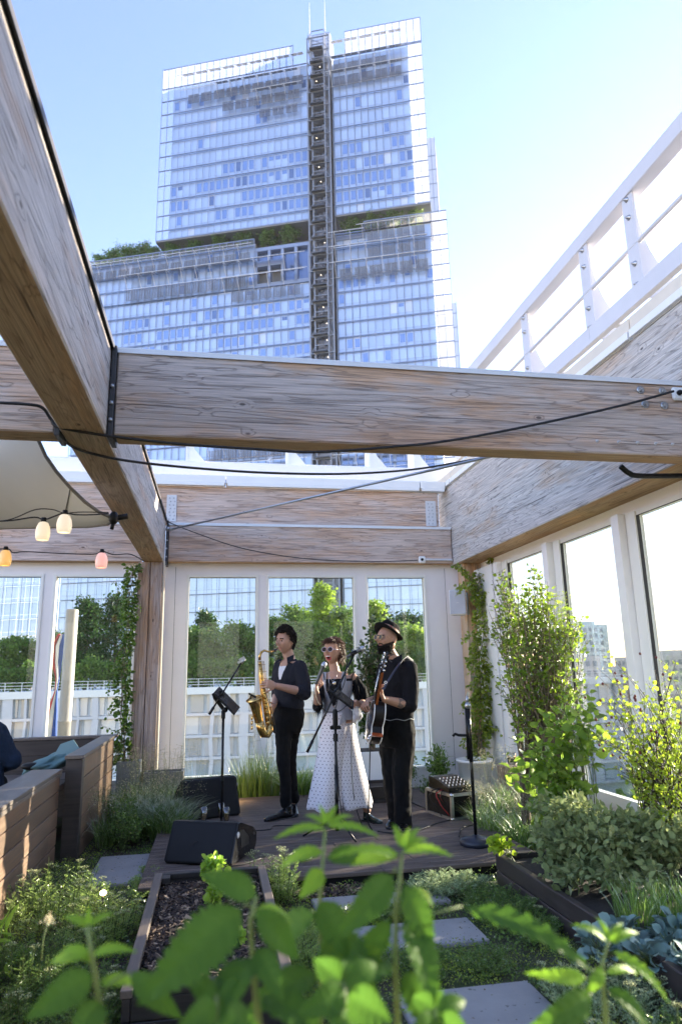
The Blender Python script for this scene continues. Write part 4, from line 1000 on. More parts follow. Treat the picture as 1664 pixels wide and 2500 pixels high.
def tripod(mb, c, r=.26, z=.14, n=3, a0=.3):
    for k in range(n):
        a = a0+k*2*math.pi/n; mb.tube([Vector(c)+Vector((0, 0, z)), Vector(c)+Vector((math.cos(a)*r, math.sin(a)*r, .008))], .008, 6)
def tablet(t, c, ux, uy, w_, h_, nm='tablet'):
    c = Vector(c); ux = Vector(ux).normalized(); uy = Vector(uy).normalized(); nz = ux.cross(uy)
    mb = MB(); mb.prism([(-w_/2, -h_/2), (w_/2, -h_/2), (w_/2, h_/2), (-w_/2, h_/2)], c, ux, uy, nz*.012); p = mb.build(nm, M['black'], t)
    mb = MB(); mb.prism([(-w_/2+.01, -h_/2+.01), (w_/2-.01, -h_/2+.01), (w_/2-.01, h_/2-.01), (-w_/2+.01, h_/2-.01)], c+nz*.0125, ux, uy, nz*.001); mb.build('screen', M['blackg'], p)
def stand_left():
    t = thing('microphone_stand', 'black boom stand at the left carrying a tablet, beside the saxophone player', 'microphone stand', (.083, 6.05, 0))
    c = Vector((.083, 6.05, 0))
    mb = MB(); rod(mb, c+Vector((0, 0, .08)), c+Vector((0, 0, .98)), .011); mb.build('pole', M['blackg'], t)
    mb = MB(); tripod(mb, c); mb.build('tripod_base', M['blackg'], t)
    mb = MB(); mb.lathe([(.018, -.03), (.018, .03), (.01, .035)], c+Vector((0, 0, .98)), n=12); mb.lathe([(0, 0), (.022, 0), (.022, .02), (0, .02)], c+Vector((.015, -.02, 1.02)), (0, -1, 0), 12); mb.lathe([(.014, -.02), (.014, .02)], c+Vector((0, 0, .48)), n=12); mb.build('clutch', M['black'], t)
    a = at(481, 1644, Y=5.98); b = at(555, 1525, Y=6.0)
    mb = MB(); rod(mb, a, b, .0075); rod(mb, a, a.lerp(b, .14), .012); mb.build('boom', M['blackg'], t)
    mb = MB(); cc = b; mb.tube([cc, cc+Vector((.03, -.01, .03))], .012, 8); mb.bar(cc+Vector((-.03, 0, .0)), cc+Vector((.035, 0, .035)), .012, .02); mb.bar(cc+Vector((-.02, 0, .025)), cc+Vector((.025, 0, .05)), .01, .015); mb.build('microphone_clip', M['steel'], t)
    tablet(t, at(520, 1613, Y=6.02), (.62, 0, -.62), (.25, .8, .25), .25, .17)
    mb = MB(); mb.bar(c+Vector((-.09, -.03, 1.13)), c+Vector((.0, -.02, 1.16)), .03, .05); mb.bar(c+Vector((-.07, -.03, 1.12)), c+Vector((.02, -.02, 1.0)), .025, .03); mb.build('tablet_clamp', M['black'], t)
stand_left()
def mic(t, c, d, r=.024, L_=.11, head='microphone_head', body='microphone_body'):
    d = Vector(d).normalized(); c = Vector(c)
    mb = MB(); mb.lathe([(0, r*1.9), (r*.6, r*1.75), (r*.95, r*1.2), (r*1.05, r*.6), (r*.95, 0), (r*.7, -.006)], c, d, 18); mb.build(head, M['steel'], t)
    mb = MB(); mb.lathe([(r*.98, .0), (r*1.05, -.004), (r*.98, -.008), (r*.72, -.012), (r*.55, -L_), (r*.4, -L_-.005), (r*.4, -L_-.03), (0, -L_-.03)], c, d, 16); mb.build(body, plain('mic_body', (.09, .10, .11), .4, .5), t)
def stand_centre():
    c = Vector((1.02, 5.98, 0)); t = thing('microphone_stand', 'black boom microphone stand with a tablet in front of the singer', 'microphone stand', tuple(c))
    mb = MB(); rod(mb, c+Vector((0, 0, .08)), c+Vector((0, 0, .9)), .0115); rod(mb, c+Vector((0, 0, .04)), c+Vector((0, 0, .55)), .015); mb.build('pole', M['blackg'], t)
    mb = MB(); tripod(mb, c, .28, .16, 3, .9); mb.build('tripod_base', M['blackg'], t)
    mb = MB(); mb.bbox(c.x-.045, c.x+.045, c.y-.018, c.y+.018, .835, .865, .005); mb.lathe([(.02, .74), (.02, .8)], c, n=12); mb.lathe([(.022, .86), (.022, .98), (.014, 1.0)], c, n=12); mb.build('clutch', M['black'], t)
    a = at(706, 1731, Y=5.94); b = at(811, 1511, Y=5.94)
    mb = MB(); rod(mb, a, b, .009); rod(mb, a, a.lerp(b, .12), .013); mb.build('boom', M['blackg'], t)
    m0 = at(836, 1491, Y=5.94); d = (at(840, 1487.5, Y=5.94)-at(800, 1508, Y=5.94)).normalized()
    mic(t, m0-d*.03, d)
    mb = MB(); cc = at(812, 1503, Y=5.94); mb.tube([cc-d*.025, cc+d*.03], .019, 10); mb.tube([cc, b], .01, 8); mb.build('microphone_clip', M['black'], t)
    tablet(t, at(783, 1603, Y=5.92), (.62, 0, -.47), (.2, .85, .35), .26, .16)
    mb = MB(); k = at(757, 1590, Y=5.93); mb.bar(k, k+Vector((.05, 0, .04)), .025, .03); mb.bar(k+Vector((-.02, 0, .0)), k+Vector((.03, 0, .05)), .012, .02); mb.build('tablet_clamp', M['black'], t)
stand_centre()
def stand_right():
    c = Vector((1.995, 5.40, 0)); t = thing('microphone_stand', 'empty straight microphone stand on a heavy round black base at the right', 'microphone stand', tuple(c))
    mb = MB(); mb.lathe([(0, 0), (.118, 0), (.125, .01), (.125, .03), (.11, .05), (.04, .062), (.02, .075), (0, .075)], c, n=40); mb.build('round_base', plain('navy_black_metal', (.016, .018, .03), .35), t)
    mb = MB(); rod(mb, c+Vector((0, 0, .07)), c+Vector((0, 0, .95)), .0125); rod(mb, c+Vector((0, 0, .6)), c+Vector((-.0, 0, 1.02)), .016); rod(mb, c+Vector((-.024, 0, .62)), c+Vector((-.018, 0, 1.05)), .009); mb.build('pole', M['blackg'], t)
    mb = MB(); mb.lathe([(0, 0), (.025, 0), (.025, .02), (0, .02)], c+Vector((-.01, -.02, 1.03)), (0, -1, 0), 12); mb.tube([c+Vector((-.01, 0, 1.05)), c+Vector((.0, 0, 1.10))], .014, 8); mb.bar(c+Vector((0, 0, 1.1)), c+Vector((.012, 0, 1.13)), .008, .02); mb.build('clutch', M['steel'], t)
    mb = MB(); mb.tube([c+Vector((-.018, 0, .80)), c+Vector((-.09, 0, .805)), c+Vector((-.12, 0, .815)), c+Vector((-.14, 0, .80))], .011, 8); mb.build('side_handle', M['black'], t)
stand_right()
def flight_case():
    t = thing('flight_case', 'small open black flight case with bright metal edges at the right of the deck', 'flight case', (2.2, 6.5, 0))
    T = Matrix.Translation((2.11, 6.27, .01)) @ Matrix.Rotation(R_(14), 4, 'Z')
    w_, d_, h_ = .26, .42, .20
    mb = MB(); mb.T = T
    mb.box(0, w_, 0, .012, 0, h_) if False else None
    mb.box(0, .01, 0, d_, 0, h_); mb.box(w_-.01, w_, 0, d_, 0, h_); mb.box(.01, w_-.01, 0, d_, 0, .01); mb.box(.01, w_-.01, 0, d_, h_-.01, h_); mb.box(.01, w_-.01, .08, d_, .01, h_-.01); mb.build('case_shell', M['black'], t)
    mb = MB(); mb.T = T; e = .013
    for x in (0, w_):
        for y in (0, d_): mb.box(x-e, x+e, y-e, y+e, 0, h_)
        for z in (0, h_): mb.box(x-e+.001, x+e-.001, 0, d_, z-e, z+e)
    for y in (0, d_):
        for z in (0, h_): mb.box(0, w_, y-e+.001, y+e-.001, z-e+.001, z+e-.001)
    mb.build('metal_edge', M['steel'], t)
    mb = MB(); mb.T = T
    for x in (0, w_):
        for z in (0, h_):
            mb.ball((x, 0, z), .021, sub=1)
    mb.build('ball_corner', M['chrome'], t)
    t2 = thing('audio_mixer', 'small black mixer with knobs and cables plugged in, lying on the flight case', 'mixer', (2.2, 6.5, .22))
    mb = MB(); mb.T = T; mb.prism([(0, 0), (.34, 0), (.34, .10), (.25, .10), (0, .035)], (.0, .04, h_+.02), (0, 1, 0), (0, 0, 1), (.26, 0, 0)); mb.build('mixer_body', M['blackg'], t2)
    mb = MB(); mb.T = T; r = random.Random(2)
    for i in range(6):
        for j in range(4): mb.lathe([(.006, 0), (.005, .014), (0, .014)], (.03+i*.04, .08+j*.05, h_+.065+j*.013), n=6)
    mb.build('knobs', M['plate'], t2)
    for k, (c_, nm) in enumerate((((.45, .03, .03), 'red_plug_cable'), ((.012, .012, .014), 'plug_cable'))):
        mt = plain(nm+'_rubber', c_, .5)
        for q in range(4 if k else 2):
            mb = MB(); pts = []; x0 = 2.08+r.uniform(-.02, .1); y0 = 6.4+r.uniform(-.05, .1)
            for s in range(12):
                f = s/11; pts.append(Vector((x0-.10*math.sin(f*3.1)-r.uniform(0, .02), y0-f*.12+r.uniform(-.02, .02), .24+.06*math.sin(f*3.14)-.22*f)))
            mb.tube(pts, .0045, 6); mb.build(nm, mt, t2)
flight_case()
def speaker_wall():
    t = thing('wall_speaker', 'white box speaker on a bracket, fixed to the warm timber post', 'speaker', (2.95, 8.1, 1.96))
    T = Matrix.Translation((2.955, 8.13, 1.955)) @ Matrix.Rotation(R_(-24), 4, 'Z')
    mb = MB(); mb.T = T; mb.prism([(-.10, -.09), (.10, -.09), (.075, .09), (-.075, .09)], (0, 0, 0), (1, 0, 0), (0, 1, 0), (0, 0, .31)); c = mb.build('cabinet', M['cap'], t, fixn=True)
    b = c.modifiers.new('bevel', 'BEVEL'); b.width = .012; b.segments = 3
    mb = MB(); mb.T = T; mb.bbox(-.092, .092, -.097, -.0905, .01, .30, .003); mb.build('grille', plain('speaker_grille', (.40, .43, .50), .6, bump=.4, bs=500), t)
    mb = MB(); mb.T = T; mb.box(-.02, .02, -.1, -.0975, .145, .149); mb.build('badge', M['plate'], t)
    mb = MB(); mb.bar((3.0, 8.2, 2.2), (3.12, 8.26, 2.2), .03, .01); mb.bar((3.0, 8.2, 2.0), (3.12, 8.26, 2.0), .03, .01); mb.bbox(3.115, 3.135, 8.24, 8.268, 1.97, 2.25, .002); mb.build('bracket', M['steel'], t)
speaker_wall()

# ------------------------------------------------------------ CABLES
def cable(pts, r, label, name='cable', mt='rubber', n=6, cat='cable', sub=6, group=None):
    pts = [Vector(p) for p in pts]; out = []
    for i in range(len(pts)-1):
        p0 = pts[max(i-1, 0)]; p1 = pts[i]; p2 = pts[i+1]; p3 = pts[min(i+2, len(pts)-1)]
        for k in range(sub):
            t = k/sub; out.append(.5*((2*p1)+(p2-p0)*t+(2*p0-5*p1+4*p2-p3)*t*t+(3*p1-p0-3*p2+p3)*t**3))
    out.append(pts[-1]); mb = MB(); mb.tube(out, r, n); o = mb.build(name, M[mt] if isinstance(mt, str) else mt); tag(o, label, cat, group); return o
A_ = lambda x, y, Y: at(x, y, Y=Y)
cable([A_(-40, 925, 3.6), A_(60, 930, 3.62), A_(98, 938, 3.66), A_(118, 965, 3.7), A_(140, 984, 3.70), A_(260, 1004, 3.72), A_(420, 1022, 3.72), A_(600, 1034, 3.73), A_(700, 1040, 3.73), A_(800, 1036, 3.73), A_(900, 1028, 3.73), A_(1010, 1017, 3.72), A_(1140, 995, 3.72), A_(1300, 962, 3.71), A_(1440, 930, 3.71), A_(1548, 900, 3.71)], .0085, 'thick black cable strung across the near cross beam up to the white box')
cable([A_(120, 968, 3.7), A_(150, 1015, 3.9), A_(200, 1040, 4.05), A_(300, 1061, 4.2), A_(450, 1077, 4.4), A_(620, 1088, 4.6), A_(800, 1090, 4.8), A_(950, 1080, 5.0), A_(1060, 1062, 5.2), A_(1150, 1045, 5.4), A_(1210, 1032, 5.5)], .0085, 'second black cable sagging just below the near cross beam')
cable([A_(385, 1200, 8.3), A_(450, 1226, 8.2), A_(560, 1262, 8.1), A_(700, 1285, 8.1), A_(850, 1292, 8.2), A_(960, 1289, 8.36)], .006, 'thin black cable sagging in front of the lower back beam')
a = A_(388, 1219, 8.2); b = A_(1130, 1050, 4.6)
t = thing('steel_tie_rod', 'slim galvanised tie rod running diagonally from the long beam to the side beam', 'tie rod', tuple(a))
mb = MB(); mb.tube([a, b], .011, 10); mb.build('rod', M['steel'], t)
mb = MB(); mb.tube([a, a.lerp(b, .02)], .02, 10); mb.tube([a+Vector((-.02, 0, .02)), a], .028, 8); mb.build('turnbuckle', M['steel'], t)
def jbox(c, label, s=.04):
    t = thing('junction_box', label, 'junction box', c, 0, 'white junction boxes'); c = Vector(c)
    mb = MB(); mb.bbox(c.x-s, c.x+s, c.y-.03, c.y, c.z-s, c.z+s, .012); mb.build('housing', M['white'], t)
    mb = MB(); mb.lathe([(0, 0), (.018, 0), (.015, .02), (0, .02)], c+Vector((-s*.1, -.03, 0)), (0, -1, 0), 12); mb.build('plug', M['black'], t)
jbox((2.96, 3.757, 3.045), 'white junction box at the right end of the near cross beam', .045)
jbox((2.605, 8.418, 2.69), 'small white junction box on the lower back beam', .045)
cable([(2.65, 8.40, 2.69), (2.85, 8.40, 2.69), (2.93, 8.40, 2.69), (3.01, 8.40, 2.69)], .016, 'grey conduit on the lower back beam beside the junction box', 'conduit', 'plate', cat='conduit')
cable([(2.62, 3.95, 2.60), (2.68, 3.96, 2.56), (2.75, 3.97, 2.545), (3.0, 4.0, 2.56), (3.4, 4.0, 2.58)], .018, 'bent black conduit under the right end of the near cross beam', 'conduit', 'black', cat='conduit')
# cables lying on the deck
def floorcable(pp, label, r=.005): cable([at(x, y, Z=.008) for x, y in pp], r, label)
floorcable([(575, 2045), (600, 2032), (640, 2030), (668, 2022)][0:0] or [(548, 1918), (575, 1912), (620, 1908), (630, 1900), (680, 1899), (760, 1898), (800, 1900)], 'black cable winding over the deck behind the front monitor')
floorcable([(868, 1912), (900, 1916), (960, 1910), (1010, 1892), (1060, 1882), (1080, 1880)], 'black cable running from the guitarist to the flight case')
floorcable([(1012, 1870), (985, 1862), (960, 1852), (930, 1840), (900, 1835)], 'thin cable curling behind the guitarist')
floorcable([(1055, 1925), (1062, 1905), (1085, 1898), (1120, 1888), (1100, 1870)], 'black cable around the heavy round stand base')
cable([at(x, y, Z=.007+.004*(i % 3)) for i, (x, y) in enumerate([(720, 1972), (706, 1962), (680, 1958), (665, 1966), (672, 1977), (700, 1980), (714, 1970), (700, 1960), (676, 1961), (668, 1970), (684, 1979), (712, 1975), (716, 1966), (692, 1957), (670, 1963), (662, 1972)])], .006, 'coil of black cable lying at the front of the deck')
cable([at(x, y, Z=.008) for x, y in [(1008, 1815), (1030, 1805), (1060, 1812), (1040, 1825), (1005, 1822), (1010, 1808), (1050, 1803), (1070, 1815), (1030, 1828)]], .006, 'coil of black cable behind the flight case')
floorcable([(400, 1968), (480, 1988), (540, 1992), (600, 1975)], 'cable lead lying below the front monitor', .004)
# cable hanging down from the boom microphone, and handheld microphone lead
cable([A_(800, 1509, 5.94), A_(797, 1530, 5.94), A_(792, 1570, 5.93), A_(778, 1605, 5.93), A_(768, 1650, 5.94), A_(771, 1700, 5.94), A_(776, 1760, 5.95), A_(780, 1830, 5.96), A_(790, 1890, 5.95), A_(800, 1912, 5.9)], .0045, 'microphone lead running down the centre stand')

# ------------------------------------------------------------ LAMPS ON STRINGS, SAIL
def lantern(c, colr, label, s=1., tilt=0.):
    t = thing('string_lamp', label, 'lamp', c, 0, 'lit lamps hanging on the strings'); c = Vector(c); ax = Vector((tilt, 0, -1)).normalized()
    mt, n, l, b, o = mat('lamp_'+label.split()[0]); b.inputs['Base Color'].default_value = tuple(.28+.3*x for x in colr)+(1,); b.inputs['Roughness'].default_value = .35
    geo = n.new('ShaderNodeTexCoord'); sx = n.new('ShaderNodeSeparateXYZ'); l.new(geo.outputs['Generated'], sx.inputs[0])
    b.inputs['Emission Color'].default_value = (*colr, 1)
    b.inputs['Emission Strength'].default_value = .16
    mb = MB(); mb.lathe([(.018*s, 0), (.030*s, .006), (.043*s, .035), (.048*s, .065), (.046*s, .095), (.040*s, .118), (.037*s, .120), (.037*s, .116), (.044*s, .09), (.045*s, .06), (.028*s, .01)], c, ax, 28); mb.build('shade', mt, t)
    bm_, n, l, b, o = mat('bulb_'+label.split()[0]); b.inputs['Emission Color'].default_value = (1, .75, .4, 1); b.inputs['Emission Strength'].default_value = 3
    mb = MB(); mb.ball(c+ax*.075*s, .017*s, (1, 1, 1.3)); mb.build('bulb', bm_, t)
    mb = MB(); mb.lathe([(.012, -.03), (.016, -.028), (.018, .008), (.012, .008)], c, ax, 12); mb.build('socket', M['black'], t)
lantern(tuple(A_(101, 1201, 4.6)), (1, .80, .50), 'cream lit lamp, the lower one of the pair at the left', .95)
lantern(tuple(A_(150, 1184, 4.6)), (1, .82, .56), 'ivory lit lamp, the higher one of the pair at the left', 1.0)
lantern(tuple(A_(14, 1266, 5.6)), (1, .52, .08), 'amber lit lamp at the left edge', .98)
lantern(tuple(A_(235, 1272, 5.6)), (1, .45, .36), 'pink lit lamp nearest the timber post', .98)
cable([A_(-60, 1200, 4.6), A_(20, 1198, 4.6), A_(80, 1190, 4.6), A_(101, 1196, 4.6), A_(125, 1188, 4.6), A_(150, 1180, 4.6), A_(175, 1184, 4.6), A_(215, 1184, 4.7), A_(250, 1181, 4.8)], .005, 'black lamp string holding the pair of pale lamps')
cable([A_(-60, 1202, 4.62), A_(20, 1196, 4.6), A_(80, 1173, 4.6), A_(120, 1172, 4.6), A_(148, 1180, 4.6), A_(190, 1178, 4.7), A_(250, 1179, 4.8)], .0035, 'second thinner lamp string above the pair of pale lamps')
cable([A_(-60, 1270, 5.6), A_(14, 1262, 5.6), A_(30, 1271, 5.6), A_(60, 1269, 5.6), A_(140, 1273, 5.6), A_(215, 1275, 5.6), A_(235, 1268, 5.6), A_(262, 1276, 5.6), A_(300, 1275, 5.7), A_(330, 1290, 5.9)], .0045, 'black lamp string holding the amber and pink lamps')
def sail():
    A = A_(262, 1187, 4.85)+Vector((-.03, 0, 0)); B = A_(30, 800, 4.3); C = A_(-330, 1180, 4.9); C2 = A_(-60, 1232, 6.6)
    t = thing('shade_sail', 'grey shade sail stretched at the left behind the near cross beam', 'shade sail', tuple(A))
    n = 22; mb = MB(); V = {}
    # concave upper edge A->B, lower edge A->C2
    E1 = [A_(262, 1187, 4.85), A_(232, 1150, 4.8), A_(200, 1110, 4.7), A_(160, 1090*1.03, 4.65), A_(128, 1080, 4.6), A_(95, 1030, 4.5), A_(75, 980, 4.4), A_(60, 900, 4.3)]
    E1 = [A_(262, 1192, 4.85), A_(228, 1178, 4.8), A_(196, 1155, 4.75), A_(162, 1122, 4.7), A_(130, 1085, 4.62), A_(106, 1050, 4.55), A_(90, 1015, 4.5), A_(78, 960, 4.4), A_(70, 900, 4.35)]
    E2 = [A_(262, 1194, 4.85), A_(248, 1206, 5.0), A_(200, 1212, 5.3), A_(140, 1212, 5.5), A_(60, 1214, 5.8), A_(-20, 1216, 6.1), A_(-100, 1218, 6.3), A_(-180, 1218, 6.4), A_(-260, 1216, 6.5)]
    vs = []; fs = []; m_ = 10
    for i in range(len(E1)):
        for k in range(m_+1):
            f = k/m_; p = E1[i].lerp(E2[i], f); p = p+Vector((0, 0, -.10*math.sin(math.pi*f)*i/8)); vs.append(p)
    for i in range(len(E1)-1):
        for k in range(m_): a0 = i*(m_+1)+k; fs.append((a0, a0+1, a0+m_+2, a0+m_+1))
    mb.add(vs, fs, 0, True); o = mb.build('canvas', M['sail'], t); s = o.modifiers.new('solid', 'SOLIDIFY'); s.thickness = .004
    ss = o.modifiers.new('sub', 'SUBSURF'); ss.levels = 2; ss.render_levels = 2
    for E in (E1, E2):
        mb = MB()
        for i in range(len(E)-1):
            pass
        mb.tube(E, .012, 6); mb.build('edge_webbing', M['hem'], t)
    mb = MB(); mb.tube([E1[0], E1[0]+Vector((.09, .02, .02))], .02, 8); mb.ball(E1[0], .035, (1, 1, 1.4)); mb.tube([E1[0]+Vector((0, 0, -.03)), E1[0]+Vector((-.01, 0, -.08))], .014, 6); mb.build('corner_clamp', M['black'], t)
    # seam
    mb = MB(); mb.tube([vs[3*(m_+1)+k_]+Vector((0, 0, -.006)) for k_ in range(0, m_+1)], .005, 5); mb.build('seam', M['hem'], t)
sail()
def flagpole():
    t = thing('round_pole', 'thick pale round pole standing outside the second left window', 'pole', (-1.79, 9.25, G))
    mb = MB(); mb.lathe([(.075, -.1), (.075, .78), (.078, .782), (.078, .79), (.075, .792), (.075, 2.14), (.07, 2.15), (0, 2.152)], (-1.79, 9.25, 0), n=28); mb.build('tube', plain('grey_pole', (.30, .29, .29), .5), t)
    f = thing('hanging_flag', 'furled blue white and red flag hanging beside the round pole outside', 'flag', (-1.93, 9.35, .5))
    cols = [plain('flag_red', (.45, .04, .05), .8), plain('flag_white', (.8, .8, .8), .8), plain('flag_blue', (.03, .08, .32), .8)]
    zz = [.35, .6, .9, 1.15, 1.3, 1.5, 1.7, 1.85]; xl = [-2.14, -2.10, -2.04, -1.965, -1.96, -2.03, -2.05, -1.97]; xr = [-1.90, -1.90, -1.91, -1.925, -1.915, -1.90, -1.89, -1.89]
    for c in range(3):
        vs = []; fs = []
        for i, z in enumerate(zz):
            for k in range(3):
                f_ = (c+k/2)/3; x = xl[i]+(xr[i]-xl[i])*f_; vs.append(Vector((x, 9.38+.02*math.sin(x*90+z*3), z)))
        for i in range(len(zz)-1):
            for k in range(2): fs.append((i*3+k, i*3+k+1, i*3+k+4, i*3+k+3))
        mb = MB(); mb.add(vs, fs, 0, True); o = mb.build('flag_stripe', cols[c], f); s = o.modifiers.new('solid', 'SOLIDIFY'); s.thickness = .003
flagpole()
def cushion():
    t = thing('folded_jacket', 'teal jacket thrown over the corner of the plank booth', 'jacket', (-1.45, 7.2, .5))
    bm = bmesh.new(); bmesh.ops.create_icosphere(bm, subdivisions=4, radius=1)
    for v in bm.verts:
        p = v.co.copy(); d = noise.noise(p*1.6)*.35+noise.noise(p*4)*.12; p *= 1+d
        v.co = Vector((-1.46+p.x*.24+p.z*.06, 7.15+p.y*.22, .54+p.z*.095+p.x*.055))
    mb = MB(); mb.bm(bm, 0, True); mb.build('cloth', plain('teal_cloth', (.10, .19, .20), .85, var=.25, vs=8, bump=.5, bs=40), t)
    mb = MB(); mb.prism([(0, 0), (.26, .02), (.16, .16), (.05, .12)], (-1.44, 7.0, .60), (1, 0, 0), (0, .35, .9), (0, .012, 0)); mb.build('lapel', plain('teal_lapel', (.22, .34, .34), .8), t)
    mb = MB(); mb.ball((-1.62, 7.0, .53), .07, (1.3, 1, .5)); mb.build('strap_bag', M['black'], t)
cushion()
def garden_lamp():
    c = at(238, 2054, Y=4.45); t = thing('garden_lamp', 'small lit garden spike lamp glowing among the yarrow', 'lamp', (c.x, c.y, G))
    mb = MB(); mb.tube([(c.x, c.y, G), (c.x, c.y, c.z-.01)], .006, 6); mb.build('spike', M['black'], t)
    mt, n, l, b, o = mat('garden_bulb'); b.inputs['Emission Color'].default_value = (1, .72, .38, 1); b.inputs['Emission Strength'].default_value = 6
    mb = MB(); mb.ball(c, .016, (1.2, 1, .9)); mb.build('bulb', mt, t)
    c = Vector((.20, 7.75, .06)); t = thing('garden_lamp', 'small lit garden lamp in the grass behind the rear monitor', 'lamp', (c.x, c.y, G))
    mb = MB(); mb.tube([(c.x, c.y, G), c], .006, 6); mb.build('spike', M['black'], t)
    mb = MB(); mb.ball(c, .02, (1, 1, 1)); mb.build('bulb', mt, t)
    l_ = bpy.data.lights.new('garden_glow', 'POINT'); l_.energy = 1.2; l_.color = (1, .7, .3); l_.shadow_soft_size = .03; o = bpy.data.objects.new('garden_glow', l_); col.objects.link(o); o.location = c+Vector((0, -.04, .03))
garden_lamp()
# ------------------------------------------------------------ PEOPLE
SKIN = {}
def skinmat(name, c):
    mt, n, l, b, o = mat(name); co = objco(n)
    f = nnoise(n, l, co, 14, 4); l.new(nmix(n, l, f, tuple(x*.86 for x in c), tuple(min(1, x*1.12) for x in (c[0], c[1]*.97, c[2]*.95))), b.inputs['Base Color'])
    b.inputs['Roughness'].default_value = .5; b.inputs['Subsurface Weight'].default_value = .12; b.inputs['Subsurface Radius'].default_value = (.02, .008, .004); b.inputs['Subsurface Scale'].default_value = .3
    return mt
def clothmat(name, c, var=.2, rough=.9, sheen=0):
    mt, n, l, b, o = mat(name); co = objco(n)
    f = nnoise(n, l, co, 10, 4); l.new(nmix(n, l, f, tuple(x*(1-var) for x in c), tuple(min(1, x*(1+var)) for x in c)), b.inputs['Base Color'])
    b.inputs['Roughness'].default_value = rough; b.inputs['Sheen Weight'].default_value = sheen; b.inputs['Specular IOR Level'].default_value = .15
    h = nnoise(n, l, nmap(n, l, co, (1, 1, .45)), 16, 4, .55, 1.0); l.new(nbump(n, l, h, .55, .02), b.inputs['Normal']); return mt
F_ = lambda x, y, Y: at(x*1568/1664, y*1568/1664, Y=Y)   # full size pixel, depth
UPV = Vector((0, 0, 1))
class Blob(MB):
    """closed tapered pieces that a voxel remesh fuses into one continuous surface"""
    def limb(s, pts, rad, n=12):
        pts = [Vector(p) for p in pts]
        # smooth the chain
        s.tube(pts, rad, n)
        for p, r in zip(pts, rad): s.ball(p, r, sub=2)
        return s
    def loft(s, rings, n=24):
        """rings: (centre, half width vector, half depth vector)"""
        vs = []; fs = []
        for c, a, b in rings:
            c, a, b = Vector(c), Vector(a), Vector(b)
            for k in range(n): t = 2*math.pi*k/n; vs.append(c+a*math.cos(t)+b*math.sin(t))
        for i in range(len(rings)-1):
            for k in range(n): p = i*n+k; q = i*n+(k+1) % n; fs.append((p, q, q+n, p+n))
        fs.append(tuple(range(n-1, -1, -1))); fs.append(tuple((len(rings)-1)*n+k for k in range(n)))
        s.add(vs, fs, 0, True); return s
    def fuse(s, voxel=.006, smooth=3, disp=None, fac=.5):
        me = bpy.data.meshes.new('tmp'); me.from_pydata([tuple(p) for p in s.v], [], s.f)
        bm = bmesh.new(); bm.from_mesh(me); bmesh.ops.recalc_face_normals(bm, faces=bm.faces[:]); bm.to_mesh(me); bm.free()
        o = bpy.data.objects.new('tmp', me); col.objects.link(o)
        r = o.modifiers.new('r', 'REMESH'); r.mode = 'VOXEL'; r.voxel_size = voxel; r.use_smooth_shade = True
        if smooth: q = o.modifiers.new('s', 'SMOOTH'); q.iterations = smooth; q.factor = fac
        bpy.context.view_layer.update(); dg = bpy.context.evaluated_depsgraph_get(); ev = o.evaluated_get(dg); em = ev.to_mesh()
        n = len(em.vertices); V = np.empty(n*3, np.float32); em.vertices.foreach_get('co', V); V = V.reshape(-1, 3).copy()
        N = np.empty(n*3, np.float32); em.vertices.foreach_get('normal', N); N = N.reshape(-1, 3).copy()
        F = [tuple(p.vertices) for p in em.polygons]; ev.to_mesh_clear(); bpy.data.objects.remove(o); bpy.data.meshes.remove(me)
        if disp is not None:
            for i in range(n): V[i] += N[i]*disp(Vector(V[i]))
        return V, F
def mk(V, F, name, mats, parent, pick=None, keep=None):
    """link fused surface; pick(centre)->material index; keep(centre)->bool to use only some faces"""
    C = None
    if pick or keep: C = [Vector(np.mean(V[list(f)], axis=0)) for f in F]
    if keep:
        idx = [i for i in range(len(F)) if keep(C[i])]; F = [F[i] for i in idx]; C = [C[i] for i in idx]
        used = sorted({v for f in F for v in f}); mp = {v: k for k, v in enumerate(used)}; V = V[used]; F = [tuple(mp[v] for v in f) for f in F]
    off = origin_of(parent); me = bpy.data.meshes.new(name); o = bpy.data.objects.new(name, me); col.objects.link(o); o.parent = parent
    me.from_pydata((V-np.array(off)).tolist(), [], F)
    for m_ in (mats if isinstance(mats, list) else [mats]): me.materials.append(m_)
    me.polygons.foreach_set('use_smooth', [True]*len(F))
    if pick: me.polygons.foreach_set('material_index', [pick(c) for c in C])
    me.update(); return o
